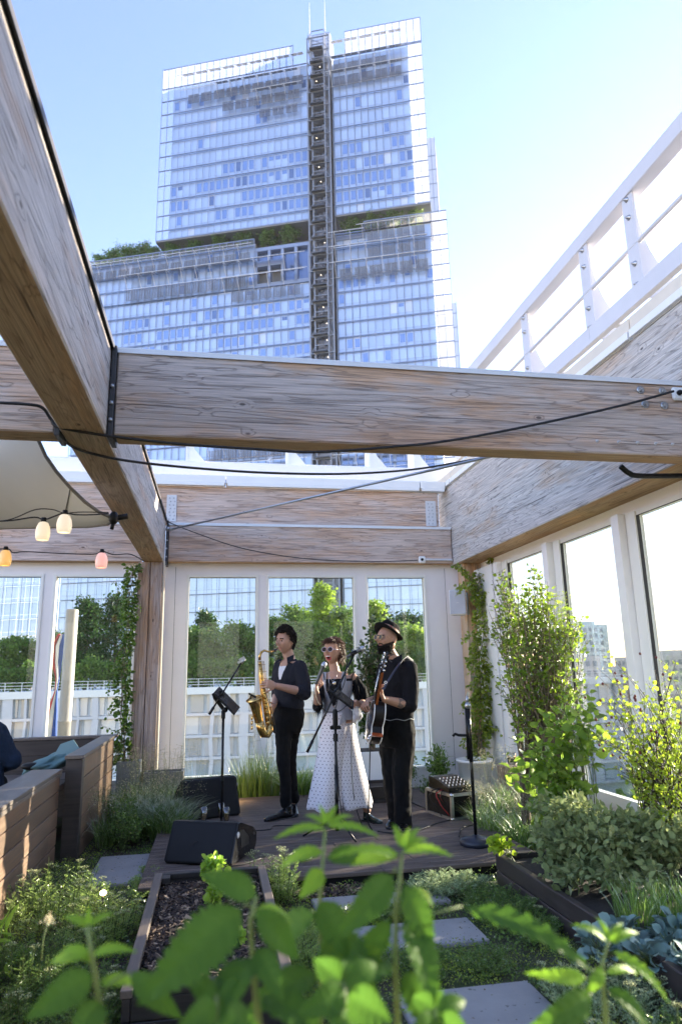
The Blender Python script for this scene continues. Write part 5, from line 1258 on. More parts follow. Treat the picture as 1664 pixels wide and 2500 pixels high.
def head_pts(c, f, l, u, s=1., jaw=1., nose=1., openm=0.):
    """sculpted head: returns verts, faces; c = centre, f/l/u local axes"""
    bm = bmesh.new(); bmesh.ops.create_icosphere(bm, subdivisions=5, radius=1)
    g = lambda a, b, r: math.exp(-((a-b)/r)**2)
    out = []
    for v in bm.verts:
        x, y, z = v.co.x, v.co.y, v.co.z; ax = abs(x)
        X = x*.077; Y = y*.096; Z = z*.118
        if z < 0:
            X *= 1-.22*(-z)**1.5*jaw; 
            if y < 0: Y *= 1-.55*min(1, -z*1.2)
            else: Y *= 1-.06*(-z)
        if y > .2: Y -= .006*g(x, 0, .7)*(1 if z > -.6 else .5)
        Y += .010*g(x, 0, .32)*g(z, -.86, .18)*max(0, y+.4)       # chin
        if y > 0:
            Y += nose*.038*g(x, 0, .085+.05*max(0, -z))*max(0, g(z, -.17, .14)+.55*g(z, .03, .16))     # nose
            Y += nose*.009*g(ax, .13, .07)*g(z, -.22, .07)
            Y -= .013*g(ax, .36, .16)*g(z, .07, .11)               # sockets
            Y += .006*g(ax, .3, .25)*g(z, .24, .07)                # brow
            Y += .004*g(ax, .52, .18)*g(z, -.14, .16); X += math.copysign(.004, x)*g(ax, .6, .2)*g(z, -.14, .18)
            Y += .006*g(x, 0, .2)*(g(z, -.44, .055)+1.1*g(z, -.56, .055))
            Y -= .005*g(x, 0, .24)*g(z, -.5, .025)
            if openm: Y -= openm*.03*g(x, 0, .16)*g(z, -.53, .10)
        v.co = Vector(c)+(l*X+f*Y+u*Z)*s
    return bm
def add_head(B, c, f, l, u, s=1., **k):
    bm = head_pts(c, f, l, u, s, **k); B.bm(bm, 0, True)
    for sd in (-1, 1):   # ears
        b2 = bmesh.new(); bmesh.ops.create_icosphere(b2, subdivisions=2, radius=1)
        for v in b2.verts:
            p = v.co; v.co = Vector(c)+(l*(sd*.079+p.x*.009+sd*.006*max(0, -p.y))+f*(-.008+p.y*.018)+u*(-.004+p.z*.031))*s
        B.bm(b2, 0, True)
def hand(B, w, d, nrm, curl=(.5, .5, .5, .5), s=1., side=1, thumb=(.7, .5), spread=.1, tdir=None):
    """w wrist, d finger direction, nrm palm normal (fingers curl towards it), side +1: thumb on d x nrm side"""
    w = Vector(w); d = Vector(d).normalized(); nrm = Vector(nrm); nrm = (nrm-d*nrm.dot(d)).normalized(); sd = d.cross(nrm)*side
    # palm
    rings = []
    for t, a, b in ((-.01, .024, .020), (.02, .033, .017), (.05, .041, .015), (.082, .041, .012), (.09, .036, .010)):
        rings.append((w+d*t*s, sd*a*s, nrm*b*s))
    B.loft(rings, 16)
    ln = (.072, .080, .074, .058)
    for i in range(4):
        off = (1.5-i)*.0205; base = w+d*(.082-abs(i-1.2)*.003)*s+sd*off*s; ang = curl[i]; dd = (d+sd*(1.5-i)*spread).normalized(); p = base; pts = [p-d*.02*s, p]; rad = [.0095*s, .0098*s]
        tot = 0
        for k, fr in enumerate((.45, .32, .23)):
            tot += ang*(.8, 1.0, .7)[k]; v = dd*math.cos(tot)+nrm*math.sin(tot); p = p+v*ln[i]*fr*1.12*s; pts.append(p); rad.append((.0088, .008, .0065)[k]*s*(.88 if i == 3 else 1))
        B.limb(pts, rad, 8)
    b = w+d*.022*s+sd*.028*s; v1 = (d*.6+sd*.75*(1-thumb[0]*.3)+nrm*thumb[0]).normalized() if tdir is None else Vector(tdir).normalized(); v2 = (v1+d*.5+nrm*thumb[1]).normalized()
    B.limb([w+d*.012*s+sd*.012*s, b, b+v1*.036*s, b+v1*.036*s+v2*.034*s], [.014*s, .0135*s, .011*s, .008*s], 8)
def frame(f, pitch=0.):
    f = Vector((f[0], f[1], 0)).normalized(); l = UPV.cross(f); q = Matrix.Rotation(-pitch, 3, l); return q@f, l, q@UPV
HAIRB = plain('black_hair', (.020, .015, .012), .55, var=.6, vs=60, spec=.25)
HAIRN = plain('auburn_hair', (.085, .036, .020), .5, var=.6, vs=30, spec=.3)
def lock(m_, p, d, n0, ln, w, curl, r, seg=6):
    # one wavy or curly lock: starts along d and winds round it
    d = d.normalized(); a = d.orthogonal().normalized(); b = d.cross(a); ph = r.uniform(0, 6.28); fq = r.uniform(.8, 1.4)*(2.2 if curl > .6 else 1.0); pts = []
    for i in range(seg):
        t = i/(seg-1); pts.append(p+d*ln*t*(1-.35*curl*t)+(a*math.cos(ph+fq*6*t)+b*math.sin(ph+fq*6*t))*ln*.22*curl*min(1, t*3)-UPV*ln*.25*t*t*(1-curl*.7))
    m_.tube(pts, [w, w*1.1, w]+[w*.8]*(seg-4)+[w*.3], 4, cap=False)
def hair_on(t, c, f, l, u, s, mt, n, ln, region, curl=1.0, w=.0016, puff=.0, wt=None):
    """scalp shell plus many short curved locks; region(x,y,z) on the unit head tells where hair grows"""
    bm = head_pts(c, f, l, u, s*1.0, nose=0); bm2 = bmesh.new(); bmesh.ops.create_icosphere(bm2, subdivisions=5, radius=1)
    un = [v.co.copy() for v in bm2.verts]; bm2.free(); bm.verts.ensure_lookup_table()
    keep = [i for i, p in enumerate(un) if region(p.x, p.y, p.z)]; ks = set(keep); cen = Vector(c)
    vs = []; mp = {}
    for i in keep:
        mp[i] = len(vs); d = (bm.verts[i].co-cen).normalized(); q = un[i]; vs.append(bm.verts[i].co+d*(.006+puff*(.3+.9*max(0, q.z))+.008*noise.noise(q*5)+.006*noise.noise(q*13))*s)
    fs = [[mp[v.index] for v in fc.verts] for fc in bm.faces if all(v.index in ks for v in fc.verts)]
    m_ = MB(); m_.add(vs, fs, 0, True); cap = m_.build('hair', mt, t)
    r = random.Random(9); m_ = MB()
    for k in range(n):
        i = keep[r.randrange(len(keep))]; d = (bm.verts[i].co-cen).normalized(); back = (-f*.8-u*.15+Vector((r.gauss(0, .3), r.gauss(0, .3), r.gauss(0, .3)))); back = (back-d*back.dot(d)).normalized()
        lock(m_, bm.verts[i].co+d*(.003+puff)*s, d*curl+back*(1-curl)+d*.12, d, ln*r.uniform(.6, 1.25)*((.55+.75*max(0, un[i].z)) if curl > .8 else 1), w, curl, r)
    m_.build('hair_locks', mt, cap); bm.free()
    return cap
def eyes(t, c, f, l, u, s, skin, white=True):
    W = plain('eye_white', (.30, .26, .24), .3) if 'eye_white' not in bpy.data.materials else bpy.data.materials['eye_white']
    for sd in (-1, 1):
        p = Vector(c)+(l*sd*.030+f*.0745+u*.006)*s; m_ = MB(); m_.ball(p-f*.002*s, .0098*s, (1, 1, .55), sub=2); e = m_.build('eye', W, t)
        m_ = MB(); m_.ball(p+(f*.0052)*s, .0062*s, sub=2); m_.build('iris', M['blackg'], e)
def local(c, f, l, u, s):
    c = Vector(c)
    return lambda p: ((p-c).dot(l)/(.077*s), (p-c).dot(f)/(.096*s), (p-c).dot(u)/(.118*s))
def shoe(t, heel, toe, h=.075, w=.042, mt=None, open_=False):
    heel, toe = Vector(heel), Vector(toe); d = (toe-heel); L_ = d.length; d.normalize(); sd = d.cross(UPV).normalized(); B = Blob(); zb = Vector((0, 0, 0))
    R = []
    for t_, ww, hh in ((0, .6, .8), (.12, .88, .9), (.3, .92, 1.0), (.5, .98, .72), (.72, 1.08, .56), (.88, .98, .46), (.96, .72, .38), (1, .4, .28)):
        R.append((heel+d*L_*t_+UPV*h*hh*.5, sd*w*ww, UPV*h*hh*.52))
    B.loft(R, 16); B.limb([heel+d*.03+UPV*.05, heel+d*.03+UPV*(h+.015)], [w*.85, w*.8])
    V, F = B.fuse(.005, 2); o = mk(V, F, 'shoe', mt or M['blackg'], t)
    m_ = MB(); m_.prism([(-.01, -w*.9), (L_*.7, -w*1.05), (L_*.97, -w*.6), (L_+.006, 0), (L_*.97, w*.6), (L_*.7, w*1.05), (-.01, w*.9)], heel-UPV*.002, d, sd, UPV*.014); m_.build('sole', M['rubber'], o)
    return o
wr = lambda amp, k=1.: (lambda p: amp*(noise.noise(Vector((p.x*14*k, p.y*14*k, p.z*8*k)))+.6*noise.noise(Vector((p.x*26*k, p.y*26*k, p.z*17*k)))+.5*abs(noise.noise(Vector((p.x*9, p.y*9, p.z*22))))))
BLK = clothmat('black_shirt_cloth', (.010, .010, .0125)); BLK2 = clothmat('black_trouser_cloth', (.0075, .0075, .008)); CHAR = clothmat('charcoal_shirt_cloth', (.019, .020, .027))

# ---- saxophone player
def sax_man():
    Y = 6.85; S = lambda x, y, d=0: F_(x, y, Y+d)
    t = thing('person', 'man in black open collared shirt and black trousers playing the saxophone', 'person', (S(700, 1960).x, Y, 0))
    sk = skinmat('skin_light', (.43, .255, .185)); lip = skinmat('lip_light', (.40, .19, .16))
    f, l, u = frame((-.74, -.67), -.04); hc = S(696, 1566); s = 1.03
    B = Blob(); add_head(B, hc, f, l, u, s)
    nb = S(706, 1607, .02); B.limb([hc+u*-.05-f*.025, hc-u*.10-f*.028, nb, nb-UPV*.05], [.062, .055, .058, .07])
    bf, bl, bu = frame((-.72, -.69)); ch = S(706, 1662)
    ls, rs = S(735, 1629, -.11), S(680, 1627, .13)
    # hidden torso and legs keep the body continuous
    B.loft([(nb-UPV*.03, bl*.12, bf*.07), (ch+UPV*.09, bl*.16, bf*.09), (ch, bl*.15, bf*.10), (S(703, 1710), bl*.125, bf*.09), (S(702, 1750), bl*.14, bf*.10)])
    le, lw = S(741, 1690, -.2), S(672, 1674, -.36); re, rw = S(676, 1692, .12), S(668, 1724, -.12)
    B.limb([ls, ls.lerp(le, .5), le, le.lerp(lw, .35), lw], [.05, .046, .042, .041, .027]); B.limb([rs, rs.lerp(re, .5), re, re.lerp(rw, .4), rw], [.05, .046, .04, .037, .026])
    lh, rh = S(690, 1762, -.06), S(708, 1762, .07); lk, rk = S(692, 1858, -.10), S(707, 1856, .08); la, ra = S(699, 1966, -.04), S(717, 1955, .18)
    B.limb([lh, lk, la], [.075, .052, .038]); B.limb([rh, rk, ra], [.075, .052, .038])
    hand(B, lw, S(646, 1668, -.40)-lw, Vector((-.25, .9, -.1)), (.75, .7, .8, .9), 1.0, 1, (.4, .5)); hand(B, rw, S(661, 1742, -.26)-rw, Vector((-.9, .2, .1)), (.7, .7, .8, .8), .98, -1, (.4, .5))
    V, F = B.fuse(.0038, 2); lc = local(hc, f, l, u, s)
    def pk(p):
        x, y, z = lc(p)
        if y > .6 and (x/.26)**2+((z+.5)/.09)**2 < 1: return 1
        if y > .5 and .14 < abs(x) < .60 and .195 < z-.10*(abs(x)-.35)*(-1) < .275: return 2
        return 0
    mk(V, F, 'body', [sk, lip, HAIRB], t, pk); eyes(t, hc, f, l, u, s, sk)
    hair_on(t, hc, f, l, u, s, HAIRB, 1000, .046, lambda x, y, z: (z > .42 or (y < .25 and z > -.1+.5*max(0, y)) or (y < -.3 and z > -.55)) and not (y > .48 and z < .60), 1.0, .0042, .006)
    # shirt
    B = Blob(); nbk = nb-UPV*.02
    B.loft([(nbk+UPV*.012, bl*.07, bf*.065), (nbk-UPV*.03, bl*.135, bf*.085), (ch+UPV*.085, bl*.185, bf*.112), (ch+UPV*.02, bl*.178, bf*.125), (S(704, 1700), bl*.155, bf*.118), (S(705, 1722), bl*.165, bf*.125), (S(705, 1732), bl*.15, bf*.115)])
    B.limb([ls-bl*.02, ls.lerp(le, .55)+Vector((.01, 0, 0)), le+Vector((.012, 0, -.01)), le.lerp(lw, .16)], [.075, .068, .066, .058]); B.limb([rs+bl*.02, rs.lerp(re, .5), re, re.lerp(rw, .15)], [.07, .06, .055, .05])
    V, F = B.fuse(.007, 4, wr(.0075)); N_ = lambda p: ((p-nb).dot(bl), (p-nb).dot(bf), (p-nb).z)
    op = lambda p: (lambda a, b, z: b > .03 and -.20 < z < .03 and abs(a-.0) < .012+.055*max(0, (z+.20)/.22))(*N_(p))
    mk(V, F, 'shirt', CHAR, t, keep=lambda p: not op(p)); mk(V, F, 'undershirt', [clothmat('white_cotton', (.66, .66, .70), .06), sk], t, pick=lambda p: 1 if N_(p)[2] > -.075 else 0, keep=op)
    for sd in (-1, 1):
        m_ = MB(); a = nb+bl*sd*.062+bf*.0+UPV*.035; m_.add([a, a+bf*.075-bl*sd*.03-UPV*.03, a+bf*.115+bl*sd*.012-UPV*.085, a+bf*.05+bl*sd*.03-UPV*.05], [(0, 1, 2, 3)]); o = m_.build('collar', CHAR, t); q = o.modifiers.new('s', 'SOLIDIFY'); q.thickness = .006
    # trousers
    B = Blob(); B.loft([(S(704, 1716), bl*.145, bf*.115), (S(704, 1745), bl*.165, bf*.135), (S(702, 1772), bl*.16, bf*.13), (S(700, 1790), bl*.13, bf*.11)])
    B.limb([S(692, 1765, -.06), S(692, 1810, -.08), lk, S(696, 1905, -.07), la+UPV*.02], [.088, .076, .062, .056, .053]); B.limb([S(713, 1765, .05), S(709, 1810, .06), rk, S(712, 1905, .13), ra+UPV*.02], [.09, .078, .062, .055, .052])
    V, F = B.fuse(.008, 4, wr(.009)); mk(V, F, 'trousers', BLK2, t)
    d1 = S(643, 1990, -.12); shoe(t, Vector((la.x+.04, la.y, .0)), Vector((la.x-.21, la.y-.12, .0)), .085); shoe(t, Vector((ra.x, ra.y+.04, 0)), Vector((ra.x-.02, ra.y-.24, 0)))
    b = thing('saxophone', 'brass tenor saxophone held by the man in the black open collared shirt', 'saxophone', tuple(S(645, 1795, -.3)))
    br, n, l_, bs, o_ = mat('aged_brass'); co = objco(n); l_.new(nmix(n, l_, nnoise(n, l_, co, 18, 4), (.42, .25, .07), (.72, .50, .20)), bs.inputs['Base Color']); bs.inputs['Metallic'].default_value = 1; bs.inputs['Roughness'].default_value = .24
    D = -.31; m_ = MB(); q = [S(668, 1590, D+.04), S(655, 1591, D+.02), S(645, 1588, D), S(638, 1592, D), S(634, 1601, D), S(634, 1612, D)]; m_.tube(q, [.0075, .009, .0105, .0115, .012, .013], 12); m_.build('neck', br, b)
    m_ = MB(); m_.tube([hc+f*.105-u*.062, S(672, 1588, D+.05), S(664, 1590, D+.04)], [.008, .012, .012], 10); m_.build('mouthpiece', M['blackg'], b)
    m_ = MB(); bp = [S(635, 1614, D), S(638, 1650, D), S(643, 1690, D), S(651, 1735, D), S(657, 1770, D)]; m_.tube(bp, [.015, .020, .025, .031, .035], 20); m_.build('body_tube', br, b)
    m_ = MB(); bw = [S(657, 1768, D), S(658, 1782, D), S(652, 1792, D-.01), S(643, 1791, D-.02), S(638, 1780, D-.03), S(633, 1760, D-.04)]; m_.tube(bw, [.0355, .038, .040, .041, .040, .040], 20); m_.build('bow', br, b)
    m_ = MB(); bb = [S(633, 1762, D-.04), S(629, 1745, D-.05), S(626, 1730, D-.055), S(624, 1719, D-.06), S(622, 1711, D-.065), S(620.5, 1706, D-.07)]; m_.tube(bb, [.040, .044, .049, .055, .064, .074], 24, cap=False)
    m_.tube([bb[-1], bb[-1].lerp(bb[-2], -.06)], [.074, .076], 24, cap=False)
    m_.tube([bb[-1], bb[-2], bb[-3], bb[-4]], [.072, .060, .050, .043], 24, cap=True); m_.build('bell', br, b)
    m_ = MB(); dz = (bb[-1]-bb[-2]).normalized(); oq = dz.orthogonal().normalized(); ow = dz.cross(oq); m_.tube([bb[-1]+(oq*math.cos(a_*math.pi/16)+ow*math.sin(a_*math.pi/16))*.075 for a_ in range(33)], .0035, 6); m_.build('bell_rim', br, b)
    r = random.Random(4)
    for i in range(13):
        f_ = (i+.5)/13; k = bp[0].lerp(bp[-1], f_); kk = Vector((-.25, -.95, .05)).normalized(); off = .018+.018*f_; m_ = MB(); m_.lathe([(0, 0), (.010+.008*f_, 0), (.010+.008*f_, .004), (.004, .006), (0, .006)], k+kk*off+Vector((r.uniform(-.004, .008), 0, 0)), kk, 14); m_.build('key', br, b)
    for sx, nm in ((-.022, 'key_rod'), (.024, 'key_rod'), (.033, 'key_rod')):
        m_ = MB(); m_.tube([p+Vector((sx*(1+.5*i/4), -.02-.012*i/4, 0)) for i, p in enumerate(bp)], .0028, 6)
        for i in range(9): p = bp[0].lerp(bp[-1], (i+.5)/9); m_.tube([p+Vector((sx*.5, -.012, 0)), p+Vector((sx*1.25, -.028, 0))], .0022, 5)
        m_.build(nm, br, b)
    for i in range(3):
        m_ = MB(); p = S(628-i*0, 1752+i*12, D-.08); m_.lathe([(0, 0), (.02, 0), (.018, .008), (0, .009)], p+Vector((-.045, -.01, 0)), (-1, -.3, .2), 14); m_.build('low_key', br, b)
    m_ = MB(); p = S(613, 1697, D-.1); m_.bar(p, p+Vector((.045, -.01, -.02)), .012, .018); m_.bar(p, p+Vector((-.01, 0, -.035)), .01, .012); m_.tube([p+Vector((.0, 0, 0)), p+Vector((-.02, -.01, .015))], .008, 8); m_.build('clip_microphone', M['black'], b)
sax_man()

# ---- singer
def singer():
    Y = 6.35; S = lambda x, y, d=0: F_(x, y, Y+d)
    t = thing('person', 'woman singing in pale sunglasses, grey vest and wide white dotted trousers, microphone in hand', 'person', (S(825, 1960).x, Y, 0))
    sk = skinmat('skin_warm', (.46, .265, .185)); lip = skinmat('lip_red', (.45, .03, .04))
    f, l, u = frame((-.62, -.78), .10); hc = S(811, 1590); s = 1.0
    B = Blob(); add_head(B, hc, f, l, u, s, openm=1.0)
    nb = S(817, 1637, .01); B.limb([hc-u*.05-f*.02, hc-u*.10-f*.02, nb, nb-UPV*.04], [.05, .043, .046, .06])
    bf, bl, bu = frame((-.30, -.95)); ch = S(822, 1672); rs, ls = S(785, 1655, .03), S(862, 1655, -.02)
    B.loft([(nb-UPV*.01, bl*.055, bf*.05), (nb-UPV*.045, bl*.13, bf*.06), (ch+UPV*.04, bl*.145, bf*.085), (ch-UPV*.03, bl*.13, bf*.10), (S(822, 1722), bl*.105, bf*.085), (S(825, 1765), bl*.14, bf*.11)])
    re, rw = S(775, 1722, -.08), S(773, 1690, -.24); le, lw = S(889, 1712, -.02), S(875, 1720, -.18)
    B.limb([rs, rs.lerp(re, .5), re, re.lerp(rw, .4), rw], [.042, .038, .035, .032, .022]); B.limb([ls, ls.lerp(le, .5), le, le.lerp(lw, .4), lw], [.042, .038, .034, .03, .022])
    mp0, mp1 = S(768, 1676, -.29), S(791, 1622, -.24); md = (mp1-mp0).normalized()
    hand(B, rw, Vector((-.02, -.04, 1)), Vector((.8, -.2, .1)), (1.15, 1.15, 1.2, 1.25), .92, 1, (.6, .9)); hand(B, lw, S(858, 1710, -.24)-lw, Vector((-.1, -.5, -.8)), (.9, .9, 1, 1.1), .92, -1, (.5, .8))
    lh, rh = S(840, 1775, 0), S(808, 1775, 0); la, ra = S(896, 1978, .12), S(812, 1975, .1)
    B.limb([lh, S(856, 1870, .02), la], [.08, .052, .034]); B.limb([rh, S(806, 1870, .02), ra], [.08, .052, .034])
    V, F = B.fuse(.0038, 2); lc = local(hc, f, l, u, s); mth = plain('mouth_inside', (.10, .01, .01), .5)
    def pk(p):
        x, y, z = lc(p)
        if y > .45 and abs(x) < .34 and -.78 < z < -.36:
            rr = (x/.30)**2+((z+.56)/.19)**2
            if rr < .5: return 2
            if rr < 1.15: return 1
        return 0
    mk(V, F, 'body', [sk, lip, mth], t, pk)
    m_ = MB(); pc = hc+(f*.083-u*.053)*s; m_.tube([pc+l*x*.019*s-f*abs(x)**2*.006 for x in (-1, -.5, 0, .5, 1)], .0048*s, 6); m_.build('teeth', plain('tooth', (.8, .78, .74), .3), t)
    hair_on(t, hc, f, l, u, s, HAIRN, 1100, .07, lambda x, y, z: (z > .48 or (y < .15 and z > -.15) or (y < -.35 and z > -.75)) and not (y > .7 and z < .55), .12, .0032, .004)
    r = random.Random(12); bc = hc-f*.088+u*.055+l*.015; m_ = MB()
    for k in range(420):
        a = Vector((r.gauss(0, 1), r.gauss(0, 1), r.gauss(0, 1))).normalized(); tg = a.orthogonal().normalized(); lock(m_, bc+a*.034, tg*r.choice((-1, 1))+a*.5+Vector((r.gauss(0, .4), r.gauss(0, .4), r.gauss(0, .4))), a, r.uniform(.03, .06), .0028, .6, r)
    for k in range(150):   # sweep over the brow
        p = hc+(u*(.104+r.uniform(-.012, .012))+f*r.uniform(.02, .062)+l*r.uniform(-.03, .045))*s; lock(m_, p, f*.75+l*r.uniform(-.9, .5)-u*r.uniform(.0, .5), u, r.uniform(.045, .075), .0030, .2, r)
    for k in range(150):   # loose locks beside the face and at the nape
        sd_ = r.choice((1, 1, -1)); p = hc+(l*sd_*.076-f*r.uniform(.0, .07)+u*r.uniform(-.03, .06))*s; lock(m_, p, Vector((r.gauss(0, .25), r.gauss(0, .25), -1)), u, r.uniform(.06, .11), .0028, .25, r, 7)
    hl = m_.build('hair_bun', HAIRN, t)
    m_ = MB(); m_.ball(bc, .038, (1, 1, .9)); m_.build('bun_core', HAIRN, hl)
    fm = plain('sunglass_frame', (.46, .38, .46), .35); gl = thing  # glasses
    m_ = MB(); lens = MB(); gx = hc+(f*.104+u*.006)*s
    for sd in (-1, 1):
        c_ = gx+l*sd*.032*s-f*.004; ring = [c_+(l*math.cos(a)*.025+u*math.sin(a)*.021+f*(-.004*abs(math.cos(a))))*s for a in [i*math.pi/10 for i in range(21)]]; m_.tube(ring, .0027, 6)
        lens.add([c_]+ring[:20], [(0, i+1, (i+1) % 20+1) for i in range(20)])
        m_.tube([c_+l*sd*.026*s, hc+(l*sd*.080+f*.0+u*.012)*s], .003, 5)
    m_.tube([gx-l*.008, gx+l*.008], .003, 5); g_ = m_.build('sunglasses', fm, t); lens.build('lens', plain('dark_lens', (.020, .006, .010), .35, spec=.15), g_)
    # grey vest and black top
    B = Blob(); B.loft([(S(820, 1640, 0), bl*.12, bf*.05), (ch+UPV*.07, bl*.148, bf*.092), (ch+UPV*.0, bl*.148, bf*.118), (S(822, 1700), bl*.128, bf*.108), (S(822, 1722), bl*.118, bf*.10), (S(824, 1745), bl*.14, bf*.118), (S(826, 1768), bl*.16, bf*.13)])
    V, F = B.fuse(.006, 4, wr(.004)); Nv = lambda p: ((p-nb).dot(bl), (p-nb).dot(bf), (p-nb).z)
    def isskin(p): a, b_, z = Nv(p); return (z > -.095 and not (.070 < abs(a) < .112)) or z > -.012
    def inv(p): a, b_, z = Nv(p); return b_ > -.0 and abs(a) < .072*min(1, max(0, (z+.33)/.17))
    def tail(p): a, b_, z = Nv(p); return z < -.43-.05*(1-min(1, abs(abs(a)-.05)/.06)) if b_ > 0 else z < -.42
    vest = clothmat('grey_vest_cloth', (.32, .32, .35), .08); mk(V, F, 'vest', vest, t, keep=lambda p: not isskin(p) and not inv(p) and not tail(p))
    B = Blob(); B.loft([(ch+UPV*.055, bl*.143, bf*.087), (ch+UPV*.0, bl*.143, bf*.112), (S(822, 1700), bl*.122, bf*.102), (S(822, 1722), bl*.112, bf*.094)]); V, F = B.fuse(.006, 3, wr(.002)); mk(V, F, 'black_top', BLK, t)
    for i in range(3):
        m_ = MB(); p = S(822+i*.5, 1722+i*13, 0)+bf*(.105+i*.008); m_.lathe([(0, 0), (.006, 0), (.005, .003), (0, .003)], p, bf, 10); m_.build('button', M['plate'], t)
    # fringe sleeves of the top
    L = Leaves(); P_ = []; D_ = []; r = random.Random(2)
    for k in range(1500):
        q = r.random(); side = r.random() < .78
        if side: p = ls.lerp(le, q*.9)+Vector((r.gauss(0, .025), r.gauss(0, .03), .02*(1-q)))
        else: p = rs.lerp(re, .45+q*.5)+Vector((r.gauss(0, .02), r.gauss(0, .025), 0))
        P_.append(tuple(p)); D_.append((r.gauss(.12 if side else -.02, .1), r.gauss(0, .1), -1))
    L.blades(P_, D_, nrg.uniform(.05, .15, 1500), .0022, .1, 3); sl = L.build('fringe', BLK, t)
    B = Blob(); B.limb([ls.lerp(le, .12)+Vector((.01, 0, 0)), ls.lerp(le, .5)+Vector((.014, 0, 0)), ls.lerp(le, .88)+Vector((.008, 0, -.01))], [.048, .056, .058]); V, F = B.fuse(.006, 3, wr(.008)); mk(V, F, 'sleeve', BLK, t); B = Blob(); B.limb([rs.lerp(re, .35), rs.lerp(re, .75), re+Vector((0, 0, -.01))], [.043, .045, .045]); V, F = B.fuse(.006, 3, wr(.008)); mk(V, F, 'sleeve', BLK, t)
    m_ = MB(); m_.tube([S(866, 1640, -.06), S(859, 1650, -.08), S(857, 1662, -.09)], .006, 6); m_.tube([S(789, 1642, -.06), S(791, 1652, -.08), S(792, 1660, -.09)], .005, 6); m_.build('strap', BLK, t)
    m_ = MB(); m_.tube([S(801, 1640, -.06), S(805, 1655, -.10), S(812, 1664, -.12), S(819, 1655, -.11), S(826, 1640, -.06)], .0015, 5); m_.tube([S(800, 1637, -.06), S(802, 1660, -.12), S(805, 1685, -.135), S(807, 1695, -.135)], .0014, 5)
    m_.lathe([(0, 0), (.015, 0), (.017, .003), (.01, .004), (0, .004)], S(816, 1668, -.135), (0, -1, 0), 16); m_.build('necklace', M['chrome'], t)
    # skirt with folds and a dotted print
    mt, n, l_, b_, o_ = mat('dotted_white_cloth'); co = objco(n)
    sx = n.new('ShaderNodeSeparateXYZ'); l_.new(co, sx.inputs[0]); fx = .030; fz = .027
    row = nmath(n, l_, 'FLOOR', nmath(n, l_, 'DIVIDE', sx.outputs[2], fz)); xo = nmath(n, l_, 'ADD', nmath(n, l_, 'DIVIDE', sx.outputs[0], fx), nmath(n, l_, 'MULTIPLY', nmath(n, l_, 'MODULO', row, 2), .5))
    du = nmath(n, l_, 'SUBTRACT', nmath(n, l_, 'FRACT', xo), .5); dv = nmath(n, l_, 'SUBTRACT', nmath(n, l_, 'FRACT', nmath(n, l_, 'DIVIDE', sx.outputs[2], fz)), .5)
    rr = nmath(n, l_, 'SQRT', nmath(n, l_, 'ADD', nmath(n, l_, 'MULTIPLY', du, du), nmath(n, l_, 'MULTIPLY', dv, dv))); dm = nmath(n, l_, 'LESS_THAN', rr, .14)
    l_.new(nmix(n, l_, dm, (.70, .66, .68), (.05, .02, .04)), b_.inputs['Base Color']); b_.inputs['Roughness'].default_value = .85
    NN = 90; rows = 28; m_ = MB()
    for sd_ in (-1, 1):
        vs = []; fs = []
        for i in range(rows+1):
            q = i/rows; q2 = max(0, (q-.22)/.78); cx = S(824+5*q, 1738+232*q, .0)+Vector((sd_*(.012+.118*q2**1.1+.012*min(1, q*4)), sd_*.01, 0)); a_ = .118+.018*math.sin(min(1, q*4)*1.57)+.012*q2; d_ = .105+.075*q
            for k in range(NN):
                th = 2*math.pi*k/NN; fo = 1+(.012+.10*q)*math.sin(th*6+sd_+1.4*math.sin(th*2))*(.7+.3*math.sin(th*3+q*2)); vs.append(cx+Vector((math.cos(th)*a_*fo, math.sin(th)*d_*fo, .010*q*math.sin(th*4+sd_))))
        for i in range(rows):
            for k in range(NN): p = i*NN+k; q = i*NN+(k+1) % NN; fs.append((p, q, q+NN, p+NN))
        m_.add(vs, fs, 0, True)
    o = m_.build('trousers', mt, t); q = o.modifiers.new('s', 'SOLIDIFY'); q.thickness = .003
    B = Blob(); B.limb([S(868, 1732, -.05), S(873, 1745, -.05), S(864, 1757, -.06)], [.03, .042, .03]); B.limb([S(866, 1728, -.06), S(864, 1718, -.1)], [.02, .014]); V, F = B.fuse(.005, 2, wr(.012, 2)); mk(V, F, 'white_shirt_knot', clothmat('white_bunch', (.70, .70, .74), .05), t)
    gm = plain('green_black_leather', (.015, .03, .025), .25); shoe(t, Vector((la.x-.02, la.y+.03, 0)), Vector((la.x+.09, la.y-.16, 0)), .06, .038, gm); shoe(t, Vector((ra.x, ra.y+.03, 0)), Vector((ra.x-.03, ra.y-.2, 0)), .06, .038, gm)
    mc = thing('handheld_microphone', 'silver headed microphone in the hand of the singing woman', 'microphone', tuple(mp0)); mic(mc, mp1-md*.022, md, .024, .14)
    cable([mp0-md*.01, S(768, 1690, -.3), S(773, 1710, -.3), S(786, 1728, -.24), S(800, 1738, -.2), S(830, 1735, -.24), S(852, 1716, -.28), S(860, 1712, -.26), S(860, 1730, -.24), S(858, 1800, -.22), S(858, 1880, -.2), S(866, 1960, -.15), S(882, 2012, -.1)], .004, 'microphone lead looping from the hand of the woman to her other hand and down')
singer()

